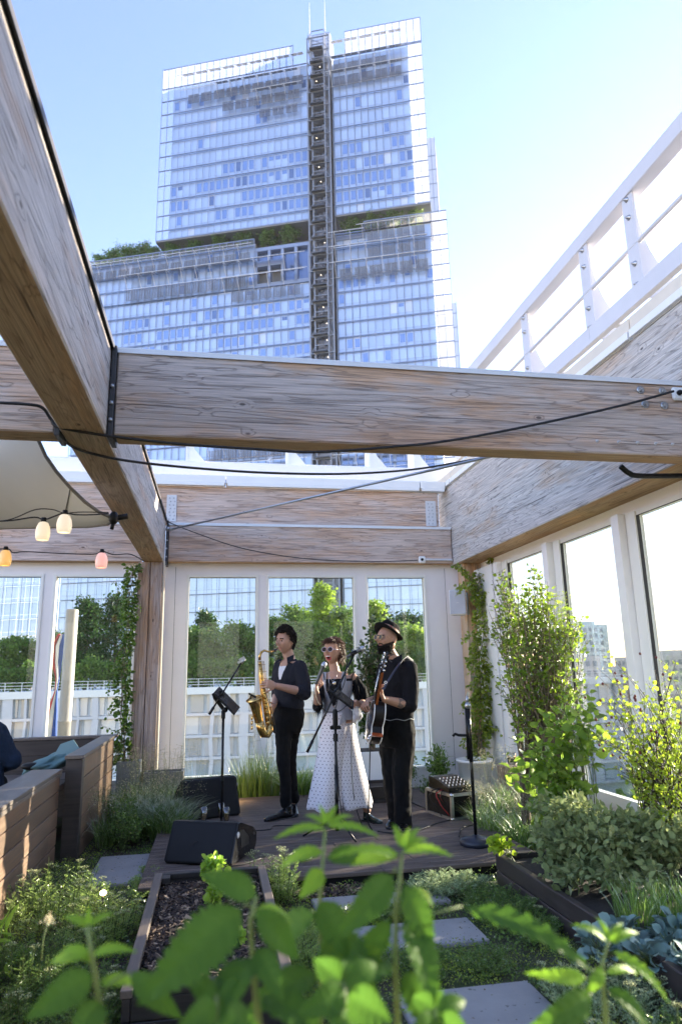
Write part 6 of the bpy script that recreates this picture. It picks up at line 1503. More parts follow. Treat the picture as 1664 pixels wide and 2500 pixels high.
# ---- guitarist
def guitarist():
    Y = 6.12; S = lambda x, y, d=0: F_(x, y, Y+d)
    t = thing('person', 'bearded man in black with a black hat and round sunglasses playing the guitar', 'person', (S(965, 2020).x, Y, 0))
    sk = skinmat('skin_tan', (.38, .215, .145)); lip = skinmat('lip_tan', (.36, .15, .13)); tat = plain('tattooed_skin', (.14, .10, .085), .6, var=.7, vs=60); brd = plain('dark_beard', (.018, .012, .010), .9, var=.4, vs=90, bump=1, bs=250)
    f, l, u = frame((-.86, -.50), .08); hc = S(944, 1561); s = 1.05
    B = Blob(); add_head(B, hc, f, l, u, s, nose=1.15)
    nb = S(961, 1610, .01); B.limb([hc-u*.05-f*.02, hc-u*.10-f*.03, nb, nb-UPV*.05], [.06, .054, .058, .07])
    bf, bl, bu = frame((-.72, -.69)); ch = S(966, 1672); ls, rs = S(1002, 1633, -.12), S(935, 1630, .14)
    B.loft([(nb-UPV*.03, bl*.12, bf*.07), (ch+UPV*.09, bl*.16, bf*.09), (ch, bl*.15, bf*.10), (S(966, 1730), bl*.13, bf*.09), (S(967, 1770), bl*.14, bf*.10)])
    le, lw = S(996, 1722, -.19), S(938, 1707, -.33); re, rw = S(925, 1705, .12), S(898, 1712, -.12)
    B.limb([ls, ls.lerp(le, .5), le, le.lerp(lw, .35), lw], [.05, .046, .044, .043, .028]); B.limb([rs, rs.lerp(re, .5), re, re.lerp(rw, .4), rw], [.05, .046, .04, .037, .026])
    lh, rh = S(985, 1780, -.04), S(952, 1780, .06); lk, rk = S(980, 1890, -.04), S(955, 1885, .07); la, ra = S(983, 2014, .0), S(969, 2004, .14)
    B.limb([lh, lk, la], [.075, .052, .038]); B.limb([rh, rk, ra], [.075, .052, .038])
    hand(B, lw, S(914, 1678, -.36)-lw, Vector((.45, -.3, .8)), (.75, .8, .85, .9), 1.02, -1, (.3, .6), tdir=S(928, 1672, -.34)-lw)
    hand(B, rw, S(884, 1722, -.24)-rw, Vector((.15, -.2, -.9)), (.85, .9, .95, 1.0), 1.0, 1, (.5, .6))
    V, F = B.fuse(.0038, 2); lc = local(hc, f, l, u, s); ax = (lw-le).normalized(); L_ = (lw-le).length
    def pk(p):
        x, y, z = lc(p)
        if y > -.15 and -1.1 < z < -.12 and abs(x) < 1.1:
            if y > .7 and abs(x) < .25 and -.58 < z < -.44: return 1
            if (z < -.50+.35*(1-min(1, max(0, y))) or (y > .6 and -.42 < z < -.34 and abs(x) < .34)) and not (z > -.25 and y > .5): return 2
        if y > .5 and .14 < abs(x) < .60 and .2 < z < .26: return 2
        q = p-le; a = q.dot(ax)/L_
        if .12 < a < .52 and (q-ax*q.dot(ax)).length < .07: return 3 if noise.noise(p*28)+noise.noise(p*60)*.5 > -.12 else 0
        return 0
    mk(V, F, 'body', [sk, lip, brd, tat], t, pk)
    L = Leaves(); P_ = []; D_ = []; r = random.Random(3)
    for k in range(2600):
        a = r.gauss(0, .75); z = -r.uniform(.38, 1.0); yy = math.cos(a)*(.9 if z > -.7 else .8); xx = math.sin(a)*(1-.25*(-z))
        if z > -.5 and abs(a) < .75: continue
        p = hc+(l*xx*.072+f*yy*.092+u*z*.118)*s; d = (p-hc).normalized(); P_.append(tuple(p)); D_.append(tuple(d+Vector((0, 0, -.8))+Vector((r.gauss(0, .3), r.gauss(0, .3), r.gauss(0, .3)))))
    L.blades(P_, D_, nrg.uniform(.008, .018, len(P_)), .0014, .3, 3); L.build('beard', HAIRB, t)
    # hat
    hb, hf, hu = hc, f, u; tilt = Matrix.Rotation(R_(-16), 3, Vector((0, 1, 0)).lerp(l, .6).normalized()) if False else Matrix.Rotation(.30, 3, l); hu2 = (u-f*.52).normalized(); hc2 = hc+u*.056-f*.014
    felt = clothmat('black_felt', (.008, .008, .009), rough=.95); hx = hu2.cross(l).normalized()
    def ring(z, rx, ry, dz=0): return [hc2+hu2*(z+dz*math.cos(2*a))+hx*math.cos(a)*ry+l*math.sin(a)*rx for a in [2*math.pi*k/40 for k in range(40)]]
    R = [ring(-.004, .086, .102), ring(.0, .112, .130, .008), ring(.004, .130, .150, .012), ring(.010, .130, .150, .012), ring(.008, .110, .128, .008), ring(.010, .088, .104), ring(.040, .085, .101), ring(.075, .080, .096), ring(.090, .072, .088), ring(.093, .050, .066), ring(.086, .02, .03)]
    m_ = MB(); vs = [p for q in R for p in q]; fs = [(i*40+k, i*40+(k+1) % 40, (i+1)*40+(k+1) % 40, (i+1)*40+k) for i in range(len(R)-1) for k in range(40)]; fs.append(tuple((len(R)-1)*40+k for k in range(40))); m_.add(vs, fs, 0, True); hat = m_.build('hat', felt, t)
    m_ = MB(); R2 = [ring(.014, .090, .106), ring(.040, .088, .104)]; vs = [p for q in R2 for p in q]; m_.add(vs, [(k, (k+1) % 40, 40+(k+1) % 40, 40+k) for k in range(40)], 0, True)
    bn, n, l_, b_, o_ = mat('patterned_band'); co = objco(n); l_.new(nmix(n, l_, nramp(n, l_, nnoise(n, l_, co, 60, 2), [(.45, 0), (.55, 1)]), (.30, .07, .05), (.35, .28, .20)), b_.inputs['Base Color']); m_.build('hat_band', bn, hat)
    m_ = MB(); lens = MB(); gx = hc+(f*.108+u*.010)*s; gold = plain('gold_wire', (.8, .6, .35), .25, 1)
    for sd in (-1, 1):
        c_ = gx+l*sd*.031; ringp = [c_+(l*math.cos(a)*.021+u*math.sin(a)*.021)*s for a in [i*math.pi/10 for i in range(21)]]; m_.tube(ringp, .0018, 6); lens.add([c_]+ringp[:20], [(0, i+1, (i+1) % 20+1) for i in range(20)]); m_.tube([c_+l*sd*.02, hc+(l*sd*.082+f*.005+u*.014)], .0018, 5)
    m_.tube([gx-l*.01, gx+l*.01], .0018, 5); g_ = m_.build('sunglasses', gold, t); lens.build('lens', plain('brown_lens', (.03, .018, .012), .3, spec=.3), g_)
    m_ = MB(); p = hc+(l*.086-f*.008-u*.042); m_.tube([p, p-UPV*.012], .0022, 6); m_.build('earring', M['chrome'], t)
    # shirt
    B = Blob(); B.loft([(nb+UPV*.0, bl*.07, bf*.065), (nb-UPV*.04, bl*.14, bf*.09), (ch+UPV*.10, bl*.185, bf*.115), (ch+UPV*.02, bl*.18, bf*.128), (S(968, 1720), bl*.16, bf*.12), (S(968, 1748), bl*.155, bf*.118), (S(968, 1758), bl*.14, bf*.105)])
    B.limb([ls-bl*.02, ls.lerp(le, .5)+Vector((.01, 0, 0)), le+Vector((.014, 0, -.0)), le.lerp(lw, .14)], [.077, .07, .067, .057]); B.limb([rs+bl*.02, rs.lerp(re, .5), re, re.lerp(rw, .3)], [.07, .06, .055, .048])
    V, F = B.fuse(.007, 4, wr(.0075)); mk(V, F, 'shirt', BLK, t)
    for sd in (-1, 1):
        m_ = MB(); a = nb+bl*sd*.065+UPV*.035; m_.add([a-bf*.04+UPV*.012, a+bf*.07-bl*sd*.03-UPV*.03, a+bf*.12+bl*sd*.012-UPV*.09, a+bf*.03+bl*sd*.035-UPV*.05], [(0, 1, 2, 3)]); o = m_.build('collar', BLK, t); q = o.modifiers.new('s', 'SOLIDIFY'); q.thickness = .006
    B = Blob(); B.loft([(S(968, 1752), bl*.148, bf*.112), (S(968, 1775), bl*.165, bf*.13), (S(967, 1800), bl*.165, bf*.13), (S(966, 1822), bl*.14, bf*.115)])
    B.limb([S(985, 1790, -.04), S(984, 1840, -.04), lk, S(981, 1950, -.02), la+UPV*.0], [.105, .098, .085, .078, .078]); B.limb([S(950, 1790, .06), S(953, 1840, .06), rk, S(961, 1950, .1), ra], [.10, .092, .082, .072, .07])
    V, F = B.fuse(.008, 4, wr(.010)); mk(V, F, 'trousers', BLK2, t)
    m_ = MB(); N_ = [S(968, 1755)+(bl*math.cos(a)*.157+bf*math.sin(a)*.122)+UPV*.006*math.sin(a*7) for a in [i*math.pi/20 for i in range(41)]]; m_.tube(N_, .0035, 6); m_.build('belt_cord', plain('cord', (.30, .30, .30), .7), t)
    shoe(t, Vector((la.x+.0, la.y+.05, 0)), Vector((la.x-.04, la.y-.22, 0)), .07, .045); shoe(t, Vector((ra.x, ra.y+.05, 0)), Vector((ra.x-.12, ra.y-.18, 0)), .07, .045)
    # guitar: hollow body seen from its side
    g = thing('guitar', 'black hollow body guitar with white binding held by the man in the hat', 'guitar', tuple(S(900, 1800, -.3)))
    b0 = S(906, 1806, -.10); h0 = S(945, 1640, -.50); a_ = (h0-b0).normalized(); nz = Vector((-.98, .06, .10)); nz = (nz-a_*nz.dot(a_)).normalized(); sd = a_.cross(nz).normalized(); gk = (h0-b0).length/.80
    out = []
    for k in range(48):
        q = k/48*2*math.pi; yy = (1-math.cos(q))/2; w_ = .185*math.sin(q/1.0)*(1 if yy < .5 else .78)
        wst = 1-.22*math.exp(-((yy-.58)/.13)**2); out.append((w_*wst*gk, yy*.44*gk))
    th = .092; m_ = MB(); m_.prism(out, b0-nz*th/2, sd, a_, nz*th); gb = m_.build('body', plain('guitar_black', (.012, .010, .010), .32, spec=.3), g, fixn=True)
    for off in (-th/2, th/2):
        m_ = MB(); m_.tube([b0+sd*p[0]*1.005+a_*(p[1]) + nz*off for p in out+[out[0]]], .0042, 6); m_.build('binding', M['white'], g)
    m_ = MB(); m_.prism([(x*1.012, .175+(y-.2)*.12) for x, y in [(-.16, .1), (.16, .1), (.175, .3), (-.175, .3)]], b0-nz*th/2*.98, sd, a_, nz*th*.98); m_.build('sunburst_stripe', plain('red_brown_lacquer', (.30, .06, .02), .2), g)
    nk0 = b0+a_*.42*gk+nz*.03; nk1 = b0+a_*.80*gk+nz*.045
    m_ = MB(); m_.bar(nk0, nk1, .048, .022, nz); m_.build('neck', plain('orange_maple', (.22, .07, .02), .25), g)
    m_ = MB(); m_.bar(nk0-a_*.06+nz*.014, nk1+nz*.014, .046, .006, nz); m_.build('fretboard', M['blackg'], g)
    m_ = MB(); m_.prism([(-.022, 0), (.022, 0), (.038, .05), (.034, .17), (.0, .155), (-.034, .17), (-.038, .05)], nk1-nz*.004, sd, (a_-nz*.12).normalized(), nz*.014); hs = m_.build('headstock', M['blackg'], g)
    m_ = MB()
    for i in range(3):
        for s_ in (-1, 1): p = nk1+a_*(.05+i*.042)+sd*s_*.042; m_.tube([p-sd*s_*.006, p+sd*s_*.016], .004, 6); m_.ball(p+sd*s_*.022, .008, (1, 1, 1.2)); m_.tube([p-sd*s_*.018+nz*.01, p-sd*s_*.018+nz*.024], .004, 6)
    m_.build('tuning_pegs', M['chrome'], hs)
    m_ = MB()
    for i in range(6): o_ = sd*(i-2.5)*.0068; m_.tube([b0+a_*.09+nz*(th/2+.018)+o_*1.2, nk1+a_*.01+nz*.022+o_*.8], .0007, 4)
    m_.build('strings', M['chrome'], g)
    m_ = MB(); p = b0+a_*.13+nz*(th/2+.006); m_.bar(p-sd*.045, p+sd*.045, .014, .022, nz); m_.bar(b0+a_*.22+nz*(th/2+.006)-sd*.04, b0+a_*.22+nz*(th/2+.006)+sd*.04, .035, .014, nz); m_.bar(b0+a_*.01+nz*(th/2+.008), b0+a_*.09+nz*(th/2+.012), .05, .004, nz); m_.build('bridge', M['chrome'], g)
    for q in ((.10, .09), (.12, .13), (.15, .16)): m_ = MB(); m_.lathe([(.011, 0), (.010, .014), (0, .014)], b0+sd*q[0]+a_*q[1]+nz*th/2, nz, 12); m_.build('knob', M['chrome'], g)
    m_ = MB(); m_.tube([nk1-a_*.03-sd*.03, nk1-a_*.03+nz*.03], .004, 6); m_.bar(nk1+a_*.13, nk1+a_*.15+Vector((.07, 0, .01)), .012, .008); m_.bar(nk1+a_*.13+Vector((.01, 0, 0)), nk1+a_*.10+Vector((.06, -.01, -.01)), .008, .006); m_.build('capo', M['darksteel'], g)
    # strap, following the chest from shoulder to guitar
    nv = plain('navy_strap', (.018, .022, .045), .6, bump=.3, bs=300); pts = [S(1012, 1640, .12), S(1003, 1616, .05), S(990, 1606, -.06), S(978, 1616, -.14), S(966, 1633, -.19), S(952, 1655, -.225), S(940, 1676, -.26), S(932, 1690, -.28)]
    vs = []; wd = Vector((.76, -.2, .62)).normalized()*.026
    for p in pts: vs += [p-wd, p+wd]
    m_ = MB(); m_.add(vs, [(2*i, 2*i+1, 2*i+3, 2*i+2) for i in range(len(pts)-1)], 0, True); st = m_.build('strap', nv, g); q = st.modifiers.new('s', 'SOLIDIFY'); q.thickness = .005
    m_ = MB(); c_ = S(941, 1666, -.262); e1 = Vector((.55, 0, .83)); e2 = Vector((.83, 0, -.55)); m_.tube([c_+(e1*math.cos(a)+e2*math.sin(a))*.010 for a in [i*math.pi/8 for i in range(17)]], .0035, 6)
    for k in range(3): p = c_-e1*.022+e2*(k-1)*.007; m_.tube([p-e1*.004, p+e1*.004], .0014, 4)
    m_.build('strap_emblem', M['white'], st)
    cable([S(905, 1800, -.27), S(903, 1830, -.25), S(902, 1870, -.2), S(900, 1950, -.12), S(898, 2005, -.05), S(915, 2032, -.02), S(940, 2038, -.0)], .005, 'guitar lead hanging from the guitar to the deck')
guitarist()

# ---- guest at the left edge
def guest():
    t = thing('person', 'seated guest in a dark navy jacket, cut off by the left edge of the photo', 'person', (-1.95, 6.2, G))
    sk = skinmat('skin_guest', (.45, .28, .2)); c = Vector((-1.78, 6.25, .30)); f, l, u = frame((-.3, 1)); B = Blob(); hc = Vector((-1.98, 6.32, 1.22))
    add_head(B, hc, f, l, u, 1); B.limb([hc-u*.06, hc-u*.16, c+UPV*.66-l*-.14], [.06, .056, .08])
    B.loft([(Vector((-1.93, 6.25, .98)), l*.15, f*.09), (Vector((-1.90, 6.24, .7)), l*.16, f*.1), (Vector((-1.9, 6.22, .42)), l*.15, f*.12)])
    B.limb([(-2.0, 6.25, .45), (-2.05, 6.65, .44), (-2.05, 6.7, .0)], [.09, .065, .045]); B.limb([(-1.8, 6.25, .45), (-1.8, 6.65, .44), (-1.8, 6.7, .0)], [.09, .065, .045])
    B.limb([(-1.74, 6.24, .9), (-1.62, 6.3, .68), (-1.75, 6.52, .6)], [.05, .04, .028]); hand(B, (-1.75, 6.52, .6), (-.6, .7, 0), (0, 0, -1), (.4,)*4)
    B.limb([(-2.12, 6.24, .9), (-2.2, 6.3, .68), (-2.1, 6.52, .6)], [.05, .04, .028]); hand(B, (-2.1, 6.52, .6), (.4, .8, 0), (0, 0, -1), (.4,)*4, side=-1)
    V, F = B.fuse(.006, 3); mk(V, F, 'body', sk, t); hair_on(t, hc, f, l, u, 1, HAIRB, 300, .04, lambda x, y, z: z > .4 or y < .1, .3)
    B = Blob(); B.loft([(Vector((-1.93, 6.24, 1.04)), l*.12, f*.09), (Vector((-1.91, 6.22, .93)), l*.21, f*.13), (Vector((-1.88, 6.2, .68)), l*.22, f*.15), (Vector((-1.86, 6.18, .36)), l*.24, f*.17)])
    B.limb([(-1.74, 6.22, .90), (-1.60, 6.26, .66), (-1.70, 6.46, .6)], [.085, .075, .05]); B.limb([(-2.1, 6.22, .90), (-2.22, 6.26, .66), (-2.12, 6.46, .6)], [.085, .075, .05])
    V, F = B.fuse(.008, 4, wr(.010)); mk(V, F, 'jacket', clothmat('navy_cloth', (.012, .022, .045), .2), t)
    B = Blob(); B.loft([(Vector((-1.88, 6.2, .45)), l*.18, f*.14), (Vector((-1.88, 6.25, .36)), l*.19, f*.16)]); B.limb([(-2.0, 6.25, .43), (-2.05, 6.65, .44), (-2.05, 6.7, .05)], [.1, .08, .06]); B.limb([(-1.8, 6.25, .43), (-1.8, 6.65, .44), (-1.8, 6.7, .05)], [.1, .08, .06])
    V, F = B.fuse(.009, 3, wr(.006)); mk(V, F, 'trousers', BLK2, t)
    for x in (-2.05, -1.8): shoe(t, (x, 6.64, G), (x, 6.9, G))
guest()
# ------------------------------------------------------------ PLANTS
LV = dict(
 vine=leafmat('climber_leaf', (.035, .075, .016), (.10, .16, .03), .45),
 vineR=leafmat('lighter_climber_leaf', (.08, .13, .02), (.22, .27, .045), .5),  # lighter, yellower green than climber_leaf
 lime=leafmat('lime_leaf', (.13, .20, .02), (.30, .36, .04), .5, tcol=(.30, .40, .03)),
 lime2=leafmat('yellow_green_leaf', (.07, .13, .015), (.26, .32, .035), .5, tcol=(.26, .34, .03)),
 shrub=leafmat('shrub_leaf', (.06, .12, .015), (.20, .28, .03), .5, .35, gloss=.18),
 rasp=leafmat('raspberry_leaf', (.06, .115, .02), (.15, .22, .04), .5, tcol=(.16, .25, .03)),
 sage=leafmat('sage_leaf', (.10, .135, .05), (.215, .24, .10), .32, .6, gloss=.06),
 kale=leafmat('sea_kale_leaf', (.075, .13, .12), (.16, .23, .21), .15, .4, gloss=.14),
 laurel=leafmat('laurel_leaf', (.018, .042, .012), (.05, .09, .02), .35, .3, gloss=.2),
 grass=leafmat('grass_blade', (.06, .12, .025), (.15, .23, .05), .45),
 dgrass=leafmat('dark_grass_blade', (.05, .095, .02), (.14, .20, .05), .4),  # slightly darker green than grass_blade
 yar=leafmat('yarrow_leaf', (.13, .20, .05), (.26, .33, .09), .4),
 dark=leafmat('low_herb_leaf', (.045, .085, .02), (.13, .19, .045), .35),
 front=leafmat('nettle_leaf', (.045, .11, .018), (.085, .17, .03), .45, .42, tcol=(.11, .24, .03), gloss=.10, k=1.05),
 front_sunlit=leafmat('young_sunlit_nettle_leaf', (.08, .17, .02), (.16, .27, .035), .5, .42, tcol=(.20, .36, .03), gloss=.1, k=1.5),  # young leaf green, with the sun glow of the tips put into the colour
 moss=leafmat('moss_leaf', (.11, .16, .02), (.24, .30, .05), .35),
 silver=leafmat('silver_herb_leaf', (.15, .20, .10), (.27, .32, .18), .3, .6, gloss=.05),
 basil=leafmat('basil_leaf', (.14, .24, .03), (.30, .42, .06), .5),
)
FLW = leafmat('cream_flower', (.22, .24, .12), (.40, .40, .22), .3, .8, gloss=0)
SEED = leafmat('straw_seed', (.34, .26, .16), (.55, .45, .30), .4, .8, gloss=0)
PINK = leafmat('pink_flower', (.30, .10, .10), (.45, .2, .2), .3)
STEM = plain('green_stem', (.10, .14, .04), .6, var=.3, vs=20)
STEMW = plain('woody_stem', (.17, .13, .09), .8, var=.3, vs=20)
STEMD = plain('dark_twig', (.045, .028, .022), .7, var=.3, vs=20)
STEMR = plain('reddish_twig', (.12, .05, .035), .7, var=.3)
def rnd_in(r, c, rad):
    while True:
        p = Vector((r.uniform(-1, 1), r.uniform(-1, 1), r.uniform(-1, 1)))
        if p.length <= 1: return Vector((c[0]+p.x*rad[0], c[1]+p.y*rad[1], c[2]+p.z*rad[2]))
def shrub(name, label, cat, bases, blobs, nb, lpb, ls, kind_, lm, sm, sr=.005, tw=.05, t0=.35, seed=1, arch=.25, width=1., droop=0., dirup=.25, group=None, roll=.7, extra=None, fol='foliage'):
    """stems arch from the bases into the blobs (centre, radii, weight); leaves sit on side twigs"""
    r = random.Random(seed); b0 = Vector(bases[0]); t = thing(name, label, cat, tuple(b0), 0, group); mb = MB(); P_ = []; D_ = []; S_ = []
    W_ = [b[2] for b in blobs]
    for i in range(nb):
        bl_ = r.choices(blobs, W_)[0]; e = rnd_in(r, bl_[0], bl_[1]); s = Vector(r.choice(bases))+Vector((r.gauss(0, .012), r.gauss(0, .012), 0))
        ctrl = s.lerp(e, .5)+Vector((0, 0, (e-s).length*arch))-Vector((e.x-s.x, e.y-s.y, 0))*.2; pts = bez(s, ctrl, e, 8)
        pts = [p+Vector((r.gauss(0, 1), r.gauss(0, 1), r.gauss(0, 1)))*.006*(k > 0) for k, p in enumerate(pts)]
        mb.tube(pts, [sr*(1-.75*k/7) for k in range(8)], 4, cap=False)
        for k in range(lpb):
            q = t0+(1-t0)*r.random()**.8; x = q*6.999; j = int(x); p = pts[j].lerp(pts[j+1], x-j); tg = (pts[j+1]-pts[j]).normalized()
            o = Vector((r.gauss(0, 1), r.gauss(0, 1), r.gauss(.1, .8))); o = (o-tg*o.dot(tg)*.5).normalized(); off = o*tw*r.random()
            P_.append(tuple(p+off)); D_.append(tuple(o+tg*.5+Vector((0, 0, dirup)))); S_.append(ls*r.uniform(.55, 1.2)*(1.05-.3*q))
            if off.length > tw*.45 and r.random() < .3: mb.tube([p, p+off], [sr*.35, sr*.2], 3, cap=False)
    mb.build('stems', sm, t); L = Leaves(); L.add(P_, D_, S_, kind_, width, roll=roll, droop=droop); L.build(fol, lm, t)
    if extra: extra(t, r)
    return t
def ring_up(V): return V
# --- climber on the left post
def vine(name, label, path, spread, n, ls, lm, seed, base, sprays=()):
    r = random.Random(seed); t = thing(name, label, 'climbing plant', tuple(base)); mb = MB(); P_ = []; D_ = []; S_ = []
    path = [Vector(p) for p in path]
    for k in range(4):
        q = []
        for i in range(26):
            x = i/25*(len(path)-1)*.9999; j = int(x); p = path[j].lerp(path[j+1], x-j); a = i*.5+k*1.6; q.append(p+Vector((math.cos(a)*.022, math.sin(a)*.018, 0))+Vector((r.gauss(0, .008), r.gauss(0, .008), 0)))
        mb.tube(q, [.0055-.0035*i/25 for i in range(26)], 5, cap=False)
    for i in range(n):
        x = r.random()*(len(path)-1)*.9999; j = int(x); p = path[j].lerp(path[j+1], x-j); a = r.uniform(0, 6.28); cl = .55+.6*abs(noise.noise(Vector((p.z*4, seed, 0)))); rad = spread*cl*r.random()**.7
        if noise.noise(Vector((p.z*3.2, math.cos(a)*1.2+seed, math.sin(a)))) < -.12: continue
        P_.append((p.x+math.cos(a)*rad, p.y+math.sin(a)*rad*.7, p.z+r.gauss(0, .03))); D_.append((math.cos(a), math.sin(a), r.uniform(-.9, .3))); S_.append(ls*r.uniform(.6, 1.25))
    for (s, c, e, m_) in sprays:
        pts = bez(s, c, e, 9); mb.tube(pts, [.003-.0002*i for i in range(9)], 4, cap=False)
        for k in range(m_): x = r.random()*7.99; j = int(x); p = pts[j].lerp(pts[j+1], x-j); o = Vector((r.gauss(0, 1), r.gauss(0, 1), r.gauss(0, .8))).normalized(); P_.append(tuple(p+o*.012)); D_.append(tuple(o+Vector((0, 0, -.2)))); S_.append(ls*r.uniform(.5, 1.0))
    mb.build('stems', STEMW, t); L = Leaves(); L.add(P_, D_, S_, 'leaf', 1.05, roll=.9); L.build('foliage', lm, t); return t
v = lambda x, y, Y=8.2: tuple(at(x, y, Y=Y))
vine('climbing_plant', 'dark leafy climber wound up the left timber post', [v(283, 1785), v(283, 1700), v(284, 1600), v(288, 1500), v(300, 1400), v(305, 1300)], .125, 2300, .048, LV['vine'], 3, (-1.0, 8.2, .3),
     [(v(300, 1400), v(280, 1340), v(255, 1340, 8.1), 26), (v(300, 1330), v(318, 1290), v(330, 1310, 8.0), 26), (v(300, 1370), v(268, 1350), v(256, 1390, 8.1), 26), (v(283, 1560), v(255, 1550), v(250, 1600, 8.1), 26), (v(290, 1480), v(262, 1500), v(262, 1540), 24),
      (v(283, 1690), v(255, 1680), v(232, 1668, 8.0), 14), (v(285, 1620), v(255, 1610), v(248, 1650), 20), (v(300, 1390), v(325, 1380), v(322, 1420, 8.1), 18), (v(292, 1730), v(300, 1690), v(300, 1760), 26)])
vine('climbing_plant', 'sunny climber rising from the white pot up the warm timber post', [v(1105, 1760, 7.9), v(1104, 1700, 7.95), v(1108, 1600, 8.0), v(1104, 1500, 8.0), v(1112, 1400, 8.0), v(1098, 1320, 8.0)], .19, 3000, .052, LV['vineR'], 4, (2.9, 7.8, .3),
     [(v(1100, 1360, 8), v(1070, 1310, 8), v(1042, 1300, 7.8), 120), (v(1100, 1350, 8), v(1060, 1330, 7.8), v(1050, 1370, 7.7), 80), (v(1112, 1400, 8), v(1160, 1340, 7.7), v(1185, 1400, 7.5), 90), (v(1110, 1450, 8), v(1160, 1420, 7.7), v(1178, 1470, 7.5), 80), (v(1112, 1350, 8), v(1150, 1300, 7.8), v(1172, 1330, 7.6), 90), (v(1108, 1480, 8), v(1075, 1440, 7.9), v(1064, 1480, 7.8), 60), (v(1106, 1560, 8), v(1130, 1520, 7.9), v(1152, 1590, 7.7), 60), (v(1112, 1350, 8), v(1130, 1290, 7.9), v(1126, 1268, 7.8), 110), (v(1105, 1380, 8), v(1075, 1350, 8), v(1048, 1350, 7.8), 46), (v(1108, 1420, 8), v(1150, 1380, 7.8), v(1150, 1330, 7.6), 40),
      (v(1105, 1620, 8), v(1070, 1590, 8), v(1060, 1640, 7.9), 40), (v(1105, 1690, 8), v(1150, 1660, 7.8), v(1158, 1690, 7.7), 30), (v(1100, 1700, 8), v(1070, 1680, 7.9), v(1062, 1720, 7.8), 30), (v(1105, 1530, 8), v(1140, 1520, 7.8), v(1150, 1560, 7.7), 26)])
# --- dark laurel behind the guitarist
B_ = lambda x, y, Y, rx, rz, ry=.18, w=1.: (tuple(at(x, y, Y=Y)), (rx, ry, rz), w)
shrub('laurel_shrub', 'dark glossy laurel in the square white pot behind the guitarist', 'shrub', [(1.78, 8.0, .42)],
      [B_(880, 1430, 7.8, .16, .22, .15, 2.0), B_(870, 1540, 7.8, .20, .26, .15, 3), B_(850, 1640, 7.8, .17, .22, .15, 2), B_(838, 1500, 7.8, .14, .15, .12, 1.2), B_(905, 1410, 7.8, .06, .12, .08, .6)], 95, 24, .062, 'leaf', LV['laurel'], STEMW, .005, .07, .25, 11)
# --- tall airy shrub with pale stems at the right
shrub('tall_shrub', 'tall glossy leaved shrub with pale bare stems in front of the right windows', 'shrub', [(2.70, 5.5, .08), (2.62, 5.55, .08), (2.5, 5.6, .08), (2.76, 5.42, .08)],
      [B_(1230, 1370, 5.4, .20, .20, .22, 3), B_(1160, 1410, 5.7, .20, .26, .2, 3), B_(1150, 1330, 5.8, .10, .12, .1, 1), B_(1290, 1420, 5.4, .20, .20, .2, 3), B_(1325, 1460, 5.4, .09, .12, .12, 1.0), B_(1250, 1500, 5.4, .26, .20, .22, 3), B_(1300, 1560, 5.3, .14, .16, .15, 1.2), B_(1170, 1560, 5.45, .10, .20, .12, 1.3), B_(1205, 1650, 5.45, .09, .14, .1, .7), B_(1230, 1310, 5.4, .05, .08, .06, .5)],
      185, 20, .050, 'leaf', LV['shrub'], STEMW, .0075, .06, .62, 12, .12)
shrub('tall_shrub', 'small yellow flowering tips of the tall shrub against the bright window', 'shrub', [(2.75, 5.35, .08)], [B_(1290, 1370, 5.3, .12, .05, .1, 1), B_(1310, 1430, 5.3, .08, .05, .1, 1)], 18, 26, .016, 'simple', LV['lime'], STEM, .003, .03, .8, 13, .1)
# --- raspberry canes
shrub('raspberry_cane', 'big leaved raspberry canes rising behind the sage', 'shrub', [(2.45, 4.75, .08), (2.6, 4.7, .08), (2.3, 4.9, .08)],
      [B_(1290, 1650, 4.75, .24, .14, .16, 2), B_(1330, 1700, 4.7, .30, .18, .2, 3), B_(1215, 1730, 4.8, .18, .18, .2, 2), B_(1260, 1790, 4.75, .24, .12, .15, 3), B_(1350, 1600, 4.8, .06, .08, .08, .7), B_(1250, 1850, 4.7, .14, .08, .1, 1)], 52, 12, .095, 'leaf', LV['rasp'], STEM, .005, .11, .40, 14, .3, 1.05, .12, .05)
shrub('raspberry_cane', 'small lime leaved raspberry shoot at the corner of the long planter bed', 'shrub', [(1.93, 4.60, .08)], [B_(1160, 1950, 4.62, .10, .05, .06, 1), B_(1130, 1940, 4.62, .04, .05, .04, 1)], 12, 7, .06, 'leaf', LV['lime'], STEM, .003, .04, .4, 15, .3, 1.2)
# --- sage
shrub('sage_bush', 'wide grey green sage bush spilling over the long planter bed', 'shrub', [(2.3, 3.95, .08), (2.15, 4.2, .08), (2.5, 3.8, .08), (2.4, 4.3, .08)],
      [((2.02, 4.15, .28), (.22, .3, .14), 2.4), ((2.3, 4.0, .38), (.30, .3, .14), 3.2), ((2.62, 3.85, .34), (.24, .3, .14), 2.4), ((1.96, 3.95, .14), (.12, .25, .09), 1.5), ((2.2, 3.7, .20), (.22, .16, .12), 2), ((2.15, 4.35, .42), (.2, .2, .12), 1.6)], 260, 19, .068, 'lance', LV['sage'], STEM, .0035, .045, .5, 16, .28, 1.7, .15, .3)
